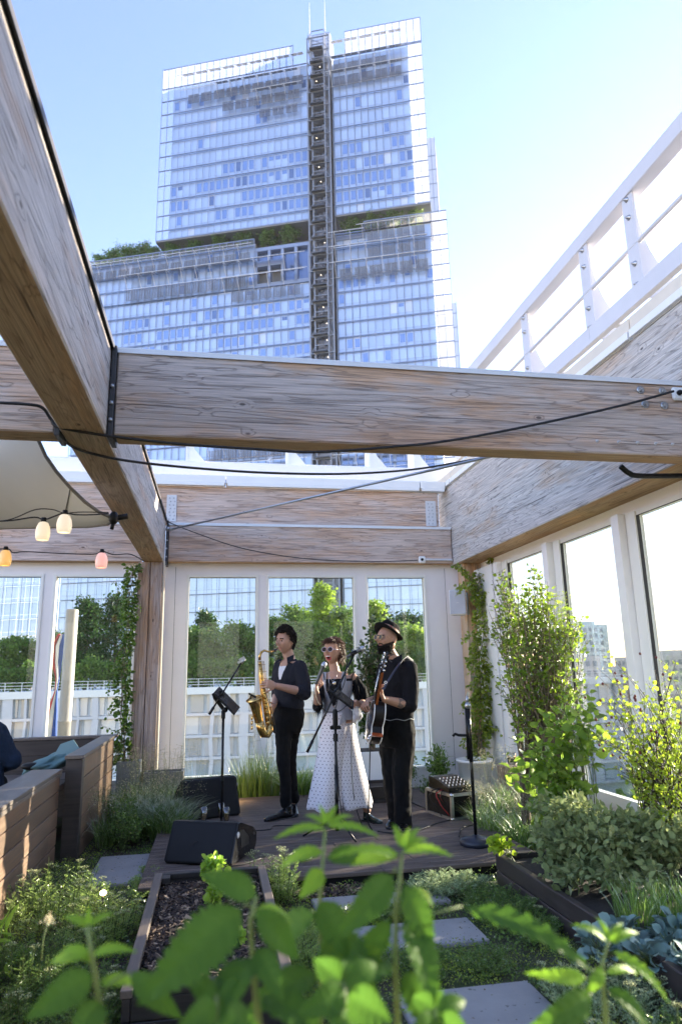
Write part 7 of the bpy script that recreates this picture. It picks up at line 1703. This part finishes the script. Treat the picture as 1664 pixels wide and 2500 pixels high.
# --- twiggy flowering shrub
def berries(t, r):
    mb = MB()
    for i in range(46):
        p = rnd_in(r, tuple(at(1470, 1640, Y=4.2)), (.42, .3, .42)); mb.ball(p, .009, (1, 1, 1.2), 1)
    mb.build('red_flowers', plain('dark_red_flower', (.12, .012, .012), .5), t)
shrub('twiggy_shrub', 'twiggy yellow green shrub with small dark red flowers against the right window', 'shrub', [(2.85, 4.2, .08), (2.75, 4.3, .08), (2.95, 4.1, .08), (3.0, 3.95, .08)],
      [B_(1390, 1570, 4.3, .12, .16, .15, 1), B_(1420, 1680, 4.25, .20, .18, .2, 1.8), B_(1500, 1620, 4.1, .16, .18, .2, 1.6), B_(1550, 1560, 4.0, .10, .16, .2, 1), B_(1480, 1760, 4.2, .28, .16, .2, 2.4), B_(1560, 1720, 3.95, .14, .25, .2, 2), B_(1400, 1510, 4.3, .05, .10, .1, .5), B_(1540, 1850, 3.9, .14, .15, .2, 1.6)],
      120, 15, .040, 'leaf', LV['lime2'], STEMD, .0055, .05, .35, 17, .15, 1.1, extra=berries)
# --- chives, sea kale
def grass(name, label, spots, n, h, w, lm, bend=.4, seed=1, cat='grass clump', seeds=0, seedm=None, seedh=1.25, group=None, spread=.06, lean=.35):
    r = random.Random(seed); P_ = []; D_ = []; t = thing(name, label, cat, tuple(spots[0]), 0, group)
    for i in range(n):
        s = r.choice(spots); a = r.uniform(0, 6.28); q = spread*math.sqrt(r.random()); P_.append((s[0]+math.cos(a)*q, s[1]+math.sin(a)*q, s[2])); D_.append((math.cos(a)*lean*r.random(), math.sin(a)*lean*r.random(), 1))
    L = Leaves(); L.blades(P_, D_, nrg.uniform(.55, 1.15, n)*h, w, bend); L.build('blades', lm, t)
    if seeds:
        mb = MB(); P2 = []; D2 = []
        for i in range(seeds):
            s = r.choice(spots); a = r.uniform(0, 6.28); q = spread*r.random(); b = Vector((s[0]+math.cos(a)*q, s[1]+math.sin(a)*q, s[2])); e = b+Vector((math.cos(a)*h*.35*r.random(), math.sin(a)*h*.35*r.random(), h*seedh*r.uniform(.8, 1.1))); pts = bez(b, b.lerp(e, .5)+Vector((0, 0, h*.2)), e, 6); mb.tube(pts, .0009, 3, cap=False)
            for k in range(26):
                o = Vector((r.gauss(0, .035), r.gauss(0, .035), r.uniform(-.14, .03)*h*2)); P2.append(tuple(e+o)); D2.append((r.gauss(0, 1), r.gauss(0, 1), -.6))
                if k % 3 == 0: mb.tube([e+Vector((0, 0, o.z*.9-.01)), e+o], .0006, 3, cap=False)
        mb.build('seed_stalks', STEM, t); L = Leaves(); L.add(P2, D2, nrg.uniform(.004, .009, len(P2)), 'simple', 1.2); L.build('seed_heads', seedm or SEED, t)
    return t
grass('chive_clump', 'fine upright chives in front of the sage at the right edge', [(2.25, 3.38, .07), (2.4, 3.4, .07), (2.1, 3.45, .07), (2.55, 3.3, .07)], 900, .22, .0016, LV['grass'], .25, 21, 'herb', spread=.11)
def kale():
    r = random.Random(22)
    spots = [(1.72, 3.15), (1.9, 3.28), (2.05, 3.12), (1.86, 3.02), (2.18, 3.25), (1.98, 2.88), (2.2, 2.98), (2.3, 3.15)]
    wd = ['sea kale rosette nearest the sage planter, leaning over the board', 'sea kale rosette just below the sage leaves', 'middle blue green sea kale rosette of the right bed', 'low sea kale rosette at the edge of the planter board', 'sea kale rosette under the chives', 'nearest sea kale rosette to the camera', 'sea kale rosette close to the right edge of the photo', 'last sea kale rosette at the right edge behind the others']
    for (x, y), lb in zip(spots, wd):
        t = thing('sea_kale', lb, 'plant', (x, y, .07), 0, 'blue green sea kale rosettes'); L = Leaves(); mb = MB(); P_ = []; D_ = []; S_ = []
        for k in range(44):
            a = k*2.4+r.uniform(-.3, .3); el = r.uniform(.2, 1.2); p = Vector((x, y, .06)); d = Vector((math.cos(a)*math.cos(el), math.sin(a)*math.cos(el), math.sin(el))); q = r.uniform(.04, .10); mb.tube([p, p+d*q], [.003, .002], 4); P_.append(tuple(p+d*q)); D_.append(tuple(d)); S_.append(r.uniform(.035, .065))
        L.add(P_, D_, S_, 'round', 1.0, fold=.35, roll=.5, droop=.15); L.build('leaves', LV['kale'], t); mb.build('stalks', STEM, t)
kale()
# --- grasses and herbs along the back
Z0 = G+.02
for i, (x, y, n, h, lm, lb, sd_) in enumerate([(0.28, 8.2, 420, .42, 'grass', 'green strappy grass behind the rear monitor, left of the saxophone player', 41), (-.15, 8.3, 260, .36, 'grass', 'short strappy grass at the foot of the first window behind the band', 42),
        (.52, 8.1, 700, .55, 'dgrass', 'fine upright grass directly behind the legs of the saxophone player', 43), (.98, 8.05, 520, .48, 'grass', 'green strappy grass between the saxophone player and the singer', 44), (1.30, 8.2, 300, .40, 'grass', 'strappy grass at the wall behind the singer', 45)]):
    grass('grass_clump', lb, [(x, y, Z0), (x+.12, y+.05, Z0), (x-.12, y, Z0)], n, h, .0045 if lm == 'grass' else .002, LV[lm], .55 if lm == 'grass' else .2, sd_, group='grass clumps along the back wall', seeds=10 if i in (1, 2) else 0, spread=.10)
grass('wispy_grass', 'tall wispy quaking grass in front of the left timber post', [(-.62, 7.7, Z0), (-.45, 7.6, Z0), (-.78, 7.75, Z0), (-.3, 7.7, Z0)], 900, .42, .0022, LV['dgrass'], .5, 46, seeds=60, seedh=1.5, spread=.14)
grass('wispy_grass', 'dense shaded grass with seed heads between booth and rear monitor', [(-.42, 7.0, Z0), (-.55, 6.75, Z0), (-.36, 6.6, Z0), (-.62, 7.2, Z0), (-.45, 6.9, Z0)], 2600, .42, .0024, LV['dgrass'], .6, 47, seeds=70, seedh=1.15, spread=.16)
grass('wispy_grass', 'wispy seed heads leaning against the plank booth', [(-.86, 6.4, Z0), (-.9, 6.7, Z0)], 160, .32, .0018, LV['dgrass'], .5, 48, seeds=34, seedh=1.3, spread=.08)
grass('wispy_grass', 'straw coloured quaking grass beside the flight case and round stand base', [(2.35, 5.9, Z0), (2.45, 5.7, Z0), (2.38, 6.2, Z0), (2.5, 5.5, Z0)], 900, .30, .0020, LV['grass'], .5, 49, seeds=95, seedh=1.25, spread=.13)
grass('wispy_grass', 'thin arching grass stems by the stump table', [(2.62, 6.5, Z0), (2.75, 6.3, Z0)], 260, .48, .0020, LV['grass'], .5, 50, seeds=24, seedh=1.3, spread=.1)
for (bx, by), bl_, n, lb, lm, sd_, ls in [((2.2, 8.2), [((2.2, 8.1, .28), (.18, .14, .22), 1)], 60, 'dark feathery herb mound at the wall right of the guitarist', 'dark', 51, .035), ((2.55, 8.0), [((2.55, 7.95, .28), (.15, .14, .22), 1)], 34, 'bright leafy herb beside the round white pot', 'grass', 52, .06),
        ((2.40, 7.7), [((2.40, 7.7, .06), (.16, .14, .14), 1)], 40, 'low leafy herb behind the flight case', 'dark', 53, .045)]:
    shrub('herb', lb, 'herb', [(bx, by, Z0)], bl_, n, 22, ls, 'lance' if ls > .04 else 'simple', LV[lm], STEM, .003, .05, .3, sd_, .3, 1.4)
shrub('herb', 'feathery green herb mound filling the corner below the booth end', 'herb', [(-.7, 6.3, Z0), (-.8, 6.5, Z0), (-.62, 6.5, Z0)], [((-.7, 6.35, .10), (.20, .25, .12), 1), ((-.78, 6.8, .16), (.14, .2, .14), 1)], 110, 24, .03, 'simple', LV['dark'], STEM, .0025, .045, .3, 54, .3)
# --- yarrow: feathery leaves, flat cream umbels
def yarrow(label, c, R, h, n, nu, seed, lm='yar', group='yarrow clumps', umb=.016):
    r = random.Random(seed); t = thing('yarrow', label, 'herb', tuple(c), 0, group); mb = MB(); P_ = []; D_ = []; S_ = []; P2 = []; D2 = []
    for i in range(n):
        a = r.uniform(0, 6.28); q = math.sqrt(r.random()); s = Vector((c[0]+math.cos(a)*R[0]*q, c[1]+math.sin(a)*R[1]*q, c[2])); hh = h*r.uniform(.45, 1.05)*(1.1-.5*q); e = s+Vector((math.cos(a)*.06*q, math.sin(a)*.06*q, hh))+Vector((r.gauss(0, .015), r.gauss(0, .015), 0)); pts = bez(s, s.lerp(e, .5)+Vector((r.gauss(0, .012), r.gauss(0, .012), 0)), e, 6); mb.tube(pts, [.0018]*5+[.001], 3, cap=False)
        for k in range(9):
            f_ = .12+.8*k/9; p = s.lerp(e, f_); b = r.uniform(0, 6.28); d = Vector((math.cos(b), math.sin(b), .6))
            L_ = .055*(1.15-f_*.6)
            for j in range(10):
                g = (j+1)/10; pp = p+d*L_*g; sd_ = d.cross(UPV).normalized()*(1 if j % 2 else -1); P_.append(tuple(pp)); D_.append(tuple(sd_+d*.6+Vector((0, 0, .3)))); S_.append(.013*(1.2-g*.5))
        if i < nu:
            for k in range(40): a2 = r.uniform(0, 6.28); q2 = umb*1.4*math.sqrt(r.random()); P2.append((e.x+math.cos(a2)*q2, e.y+math.sin(a2)*q2, e.z+.008+r.uniform(-.003, .003))); D2.append((math.cos(a2), math.sin(a2), .6))
            for k in range(6): a2 = k*1.05; mb.tube([e-Vector((0, 0, .015)), e+Vector((math.cos(a2)*umb, math.sin(a2)*umb, .006))], .0008, 3, cap=False)
    mb.build('stems', STEM, t); L = Leaves(); L.add(P_, D_, S_, 'simple', .75, roll=.8); L.build('foliage', LV[lm], t)
    if P2: L = Leaves(); L.add(P2, D2, nrg.uniform(.004, .008, len(P2)), 'simple', 1.4); L.build('flower_heads', FLW, t)
    return t
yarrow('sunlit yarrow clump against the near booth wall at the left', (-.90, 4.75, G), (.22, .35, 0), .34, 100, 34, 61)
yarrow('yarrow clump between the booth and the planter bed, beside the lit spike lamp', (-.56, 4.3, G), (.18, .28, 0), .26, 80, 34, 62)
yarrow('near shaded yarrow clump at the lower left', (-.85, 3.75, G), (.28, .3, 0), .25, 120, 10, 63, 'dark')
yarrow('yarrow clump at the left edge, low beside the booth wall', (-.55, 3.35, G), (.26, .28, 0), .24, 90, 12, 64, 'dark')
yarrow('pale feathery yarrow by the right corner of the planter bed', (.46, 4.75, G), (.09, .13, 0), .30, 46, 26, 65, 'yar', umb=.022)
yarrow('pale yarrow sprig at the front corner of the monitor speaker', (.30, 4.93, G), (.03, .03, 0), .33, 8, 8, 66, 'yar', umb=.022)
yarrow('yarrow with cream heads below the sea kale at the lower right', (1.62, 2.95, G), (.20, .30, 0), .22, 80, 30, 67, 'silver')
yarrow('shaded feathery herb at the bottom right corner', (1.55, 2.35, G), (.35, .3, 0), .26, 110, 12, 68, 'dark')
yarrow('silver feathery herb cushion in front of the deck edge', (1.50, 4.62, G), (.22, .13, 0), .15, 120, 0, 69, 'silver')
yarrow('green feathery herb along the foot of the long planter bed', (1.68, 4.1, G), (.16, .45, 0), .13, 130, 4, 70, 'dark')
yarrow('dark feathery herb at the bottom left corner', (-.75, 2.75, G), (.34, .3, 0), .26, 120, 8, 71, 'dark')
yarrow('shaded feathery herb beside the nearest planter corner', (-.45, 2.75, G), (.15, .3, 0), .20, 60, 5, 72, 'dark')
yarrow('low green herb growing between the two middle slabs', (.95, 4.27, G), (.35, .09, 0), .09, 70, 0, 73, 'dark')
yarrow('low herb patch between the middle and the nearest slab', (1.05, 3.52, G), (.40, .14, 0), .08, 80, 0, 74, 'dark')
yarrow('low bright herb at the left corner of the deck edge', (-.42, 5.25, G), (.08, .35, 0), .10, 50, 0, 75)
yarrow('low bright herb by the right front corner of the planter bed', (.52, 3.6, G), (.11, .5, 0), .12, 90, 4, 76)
# --- seedlings in the planter bed
for (x, y), h, lb, n, sd_ in [((.02, 4.62), .17, 'bright basil plant at the back of the middle planter bed', 22, 81), ((.03, 4.22), .09, 'small basil seedling in the middle of the planter bed', 9, 82), ((.20, 4.3), .05, 'low basil seedling at the right side of the planter bed', 7, 83), ((.12, 3.65), .07, 'basil seedling near the front of the planter bed', 7, 84)]:
    shrub('basil_plant', lb, 'herb', [(x, y, .07)], [((x, y, .07+h*.7), (h*.35, h*.35, h*.4), 1)], n, 9, .052 if h > .08 else .04, 'round', LV['basil'], STEM, .003, .03, .3, sd_, .2, .85, group='basil plants in the middle planter bed')
shrub('corn_lily', 'small arching broad grass leaves at the left edge below the booth wall', 'plant', [(-.98, 3.85, G)], [((-.95, 3.85, .12), (.10, .1, .10), 1)], 12, 3, .16, 'lance', LV['basil'], STEM, .003, .02, .4, 85, .3, .7, .25)
# pink stonecrop by the stump
shrub('stonecrop', 'pale pink stonecrop behind the glass jar', 'plant', [(3.1, 6.85, .2)], [((3.12, 6.85, .40), (.12, .1, .06), 1)], 24, 22, .018, 'simple', PINK, STEM, .002, .03, .6, 86)

# --- ground cover
def cover():
    r = random.Random(90)
    def ok(x, y):
        if -.47 < x < 2.35 and y > 4.9: return False
        if -.35 < x < .36 and 3.1 < y < 4.8: return False
        if x > 1.85 and y < 4.73: return False
        if x < -1.0 and y > 6: return False
        if x < -1.17: return False
        for a, b, c, d in ((-.84, -.46, 5.3, 6.07), (.55, 1.44, 3.78, 4.12), (.8, 1.42, 2.6, 3.29), (.62, 1.45, 4.42, 4.66)):
            e = .02*noise.noise(Vector((x*9, y*9, 0)))
            if a+e < x < b-e and c+e < y < d-e: return False
        return True
    P1 = []; D1 = []; S1 = []; P2 = []; D2 = []; S2 = []
    for i in range(200000):
        x = r.uniform(-1.2, 3.3); y = 2.2+6.3*r.random()**1.35
        if not ok(x, y): continue
        q = noise.noise(Vector((x*2.2, y*2.2, 5))); dens = .55+q*1.1
        if r.random() > dens+.25: continue
        z = G+.002+max(0, .04+.05*noise.noise(Vector((x*5, y*5, 2))))*r.random()
        (P1 if q > -.05 else P2).append((x, y, z)); (D1 if q > -.05 else D2).append((r.gauss(0, 1), r.gauss(0, 1), r.uniform(.2, 1.6))); (S1 if q > -.05 else S2).append(r.uniform(.004, .012) if q > -.05 else r.uniform(.006, .018))
    L = Leaves(); L.add(P1, D1, S1, 'simple', 1.3, roll=1); o = L.build('thyme_mat', LV['moss'], None); kind(o, 'stuff', 'bright green thyme and moss carpet between the slabs', 'ground cover')
    L = Leaves(); L.add(P2, D2, S2, 'simple', 1.3, roll=1); o = L.build('creeping_herbs', LV['dark'], None); kind(o, 'stuff', 'darker creeping herbs growing among the moss', 'ground cover')
cover()
def litter():
    r = random.Random(77); P_ = []; D_ = []
    for a, b, c, d, z in ((-.84, -.46, 5.3, 6.07, G+.024), (.55, 1.44, 3.78, 4.12, G+.024), (.8, 1.42, 2.6, 3.29, G+.024), (.62, 1.45, 4.42, 4.66, G+.024), (-.4, 2.3, 4.95, 7.9, .004)):
        for k in range(70 if z < 0 else 260): P_.append((r.uniform(a, b), r.uniform(c, d), z+.001)); D_.append((r.gauss(0, 1), r.gauss(0, 1), .08))
    L = Leaves(); L.add(P_, D_, nrg.uniform(.004, .016, len(P_)), 'simple', .8, roll=.2); o = L.build('leaf_litter', leafmat('dry_leaf', (.05, .03, .015), (.20, .15, .06), .1, .8, gloss=0, k=1)); kind(o, 'stuff', 'dry leaf bits and soil crumbs scattered on slabs and deck', 'leaf litter')
litter()

# ------------------------------------------------------------ BLURRED FOREGROUND PLANTS
def bigleaf(base, tip, w, nrm=(0, -.5, 1), fold=.22, droop=.12, parent=None, mt=None):
    """one toothed, veined leaf with a midrib fold and a drooping tip"""
    base, tip = Vector(base), Vector(tip); d = tip-base; L_ = d.length; d.normalize(); nv = Vector(nrm); sd = d.cross(nv).normalized(); nn = sd.cross(d).normalized(); NS = 26; NA = 4; vs = []; fs = []
    for i in range(NS+1):
        t = i/NS; ww = w*.5*(math.sin(math.pi*min(1, t**.72))**.85)*(1-.25*t)*(1+.13*((i % 2)*2-1)*(0 < i < NS))+.0004; c = base+d*L_*t+nn*(L_*(.10*math.sin(t*3)-droop*t*t))
        for k in range(-NA, NA+1):
            q = k/NA; rip = .028*L_*math.sin(t*44-abs(q)*5)*abs(q)*(1-abs(q)*.4); vs.append(c+sd*ww*q+nn*(ww*fold*abs(q)*1.0-ww*.35*fold*q*q+rip)+d*(-.0+abs(q)*.05*L_*(1-t)))
    M_ = 2*NA+1
    for i in range(NS):
        for k in range(M_-1): a = i*M_+k; fs.append((a, a+1, a+M_+1, a+M_))
    mb = MB(); mb.add(vs, fs, 0, True); return mb.build('leaf', mt or LV['front'], parent)
def frontplant(label, stem, leaves, dep, rad=.0042, mt=None, wk=.70):
    pts = [at(x, y, Y=dep) for x, y in stem]; g0 = pts[0]; base = Vector((g0.x, dep, G)); pts = [base, base.lerp(g0, .5)]+pts; t = thing('broadleaf_plant', label, 'plant', tuple(base), 0, 'blurred broadleaf plants right in front of the camera')
    mb = MB(); n = len(pts); mb.tube(pts, [rad*(1.3-.8*i/(n-1)) for i in range(n)], 8); mb.build('stem', plain('front_stem', (.16, .22, .05), .5, var=.2) if 'front_stem' not in bpy.data.materials else bpy.data.materials['front_stem'], t)
    for lf in leaves:
        lm_ = mt or (LV['front_sunlit'] if lf[2] < 62 else LV['front'])  # narrow leaves take the paler green that has sun glow coloured in
        (bx, by), (tx, ty), w_, dd = lf[:4]; k = 1664/1568/FPX; b = at(bx, by, Y=dep); e = at(tx, ty, Y=dep+dd); bigleaf(b, e, w_*k*dep*wk, lf[4] if len(lf) > 4 else (0, -.7, 1), .30, lf[5] if len(lf) > 5 else .10, t, lm_)
        if len(lf) > 6: a = at(*lf[6], Y=dep); mb = MB(); mb.tube([a, a.lerp(b, .5)+Vector((0, 0, .004)), b], .0016, 6); mb.build('leaf_stalk', bpy.data.materials['front_stem'], t)
N1 = (0, -1, .35); N2 = (.4, -.8, .6); N3 = (-.5, -.6, .6)
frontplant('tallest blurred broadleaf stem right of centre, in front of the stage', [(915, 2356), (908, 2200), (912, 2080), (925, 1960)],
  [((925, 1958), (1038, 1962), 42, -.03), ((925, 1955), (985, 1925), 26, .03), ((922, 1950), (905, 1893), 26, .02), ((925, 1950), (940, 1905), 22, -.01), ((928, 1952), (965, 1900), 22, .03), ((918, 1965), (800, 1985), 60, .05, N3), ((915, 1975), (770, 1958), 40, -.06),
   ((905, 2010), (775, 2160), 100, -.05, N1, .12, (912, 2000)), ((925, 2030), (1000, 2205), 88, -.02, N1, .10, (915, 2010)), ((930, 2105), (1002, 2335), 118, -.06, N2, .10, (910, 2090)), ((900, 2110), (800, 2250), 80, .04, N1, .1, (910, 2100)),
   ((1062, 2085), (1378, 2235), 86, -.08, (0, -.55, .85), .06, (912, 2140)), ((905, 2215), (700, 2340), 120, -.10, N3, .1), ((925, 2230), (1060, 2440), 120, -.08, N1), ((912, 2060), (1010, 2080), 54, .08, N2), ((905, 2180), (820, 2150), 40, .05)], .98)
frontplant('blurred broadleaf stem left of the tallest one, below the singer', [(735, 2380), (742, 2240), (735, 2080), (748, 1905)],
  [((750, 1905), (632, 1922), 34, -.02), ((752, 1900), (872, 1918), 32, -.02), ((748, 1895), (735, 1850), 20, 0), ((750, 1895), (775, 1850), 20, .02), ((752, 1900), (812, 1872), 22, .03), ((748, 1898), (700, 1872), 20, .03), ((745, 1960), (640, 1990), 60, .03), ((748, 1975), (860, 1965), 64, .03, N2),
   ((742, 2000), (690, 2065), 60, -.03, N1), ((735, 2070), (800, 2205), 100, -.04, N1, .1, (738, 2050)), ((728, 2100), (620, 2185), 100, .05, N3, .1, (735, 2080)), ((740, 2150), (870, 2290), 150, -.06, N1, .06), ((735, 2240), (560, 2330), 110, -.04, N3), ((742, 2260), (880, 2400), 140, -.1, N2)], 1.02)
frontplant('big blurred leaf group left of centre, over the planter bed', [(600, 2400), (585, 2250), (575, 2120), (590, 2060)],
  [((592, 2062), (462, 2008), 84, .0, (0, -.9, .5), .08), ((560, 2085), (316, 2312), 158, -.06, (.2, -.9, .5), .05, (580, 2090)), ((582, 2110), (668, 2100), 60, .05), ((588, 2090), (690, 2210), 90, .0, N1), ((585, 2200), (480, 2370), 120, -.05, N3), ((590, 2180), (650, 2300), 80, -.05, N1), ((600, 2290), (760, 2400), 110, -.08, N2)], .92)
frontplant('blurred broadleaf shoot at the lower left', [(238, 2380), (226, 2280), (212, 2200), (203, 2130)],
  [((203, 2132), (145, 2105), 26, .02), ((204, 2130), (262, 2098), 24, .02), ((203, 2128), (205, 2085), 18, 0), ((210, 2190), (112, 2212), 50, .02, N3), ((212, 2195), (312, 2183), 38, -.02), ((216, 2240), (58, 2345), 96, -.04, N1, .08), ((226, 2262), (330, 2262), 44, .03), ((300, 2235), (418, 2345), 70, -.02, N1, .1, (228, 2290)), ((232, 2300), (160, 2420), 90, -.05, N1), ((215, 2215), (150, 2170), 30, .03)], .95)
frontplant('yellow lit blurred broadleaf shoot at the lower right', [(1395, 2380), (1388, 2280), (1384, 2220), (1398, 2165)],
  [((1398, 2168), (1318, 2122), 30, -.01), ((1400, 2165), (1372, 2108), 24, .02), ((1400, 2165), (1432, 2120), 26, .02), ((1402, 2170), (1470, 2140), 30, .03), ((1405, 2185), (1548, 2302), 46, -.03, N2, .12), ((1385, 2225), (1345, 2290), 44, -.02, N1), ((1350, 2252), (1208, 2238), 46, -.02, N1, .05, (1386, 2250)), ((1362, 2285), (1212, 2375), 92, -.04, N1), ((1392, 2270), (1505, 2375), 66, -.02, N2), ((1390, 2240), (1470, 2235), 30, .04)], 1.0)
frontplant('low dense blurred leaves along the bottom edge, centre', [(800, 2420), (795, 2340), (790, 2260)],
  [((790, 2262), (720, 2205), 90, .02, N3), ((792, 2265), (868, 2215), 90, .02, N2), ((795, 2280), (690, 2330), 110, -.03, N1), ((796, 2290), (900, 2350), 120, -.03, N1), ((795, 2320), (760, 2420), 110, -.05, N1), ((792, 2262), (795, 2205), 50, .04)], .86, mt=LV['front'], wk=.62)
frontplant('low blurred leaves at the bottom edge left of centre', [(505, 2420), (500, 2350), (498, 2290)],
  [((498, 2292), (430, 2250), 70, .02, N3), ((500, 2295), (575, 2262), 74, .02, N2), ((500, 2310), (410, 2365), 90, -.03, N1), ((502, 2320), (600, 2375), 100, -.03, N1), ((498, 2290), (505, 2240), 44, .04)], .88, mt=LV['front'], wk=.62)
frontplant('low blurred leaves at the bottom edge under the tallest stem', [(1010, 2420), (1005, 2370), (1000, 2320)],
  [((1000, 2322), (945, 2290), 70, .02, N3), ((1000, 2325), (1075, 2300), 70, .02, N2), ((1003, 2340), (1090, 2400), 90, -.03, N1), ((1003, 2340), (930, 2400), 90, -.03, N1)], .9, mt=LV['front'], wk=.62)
def single(label, stem, head, dep):
    pts = [at(x, y, Y=dep) for x, y in stem]; t = thing('seed_head', label, 'flower', tuple(pts[0])); mb = MB(); mb.tube(pts, .0014, 5); mb.build('stem', STEM, t); L = Leaves(); c = pts[-1]; r = random.Random(1)
    P_ = [tuple(c+Vector((r.gauss(0, .006), r.gauss(0, .006), r.gauss(0, .006)))) for k in range(120)]; L.add(P_, nrg.normal(size=(120, 3)), .006, 'simple', .5); L.build('head', SEED, t)
single('small fluffy pink seed head on a thin stalk at the lower left', [(95, 2210), (100, 2160), (112, 2115)], None, 1.9)
# ------------------------------------------------------------ AIR
def haze():
    mb = MB(); mb.box(-260, 420, -40, 600, -27.9, 190)
    mt = bpy.data.materials.new('haze_air'); mt.use_nodes = True; n = mt.node_tree.nodes; n.clear(); o = n.new('ShaderNodeOutputMaterial'); v = n.new('ShaderNodeVolumePrincipled')
    v.inputs['Color'].default_value = (.86, .91, 1, 1); v.inputs['Density'].default_value = .00010; v.inputs['Anisotropy'].default_value = .35
    mt.node_tree.links.new(v.outputs[0], o.inputs['Volume'])
    ob = mb.build('haze', mt); kind(ob, 'stuff', 'thin pale evening haze over the city', 'haze')
haze()
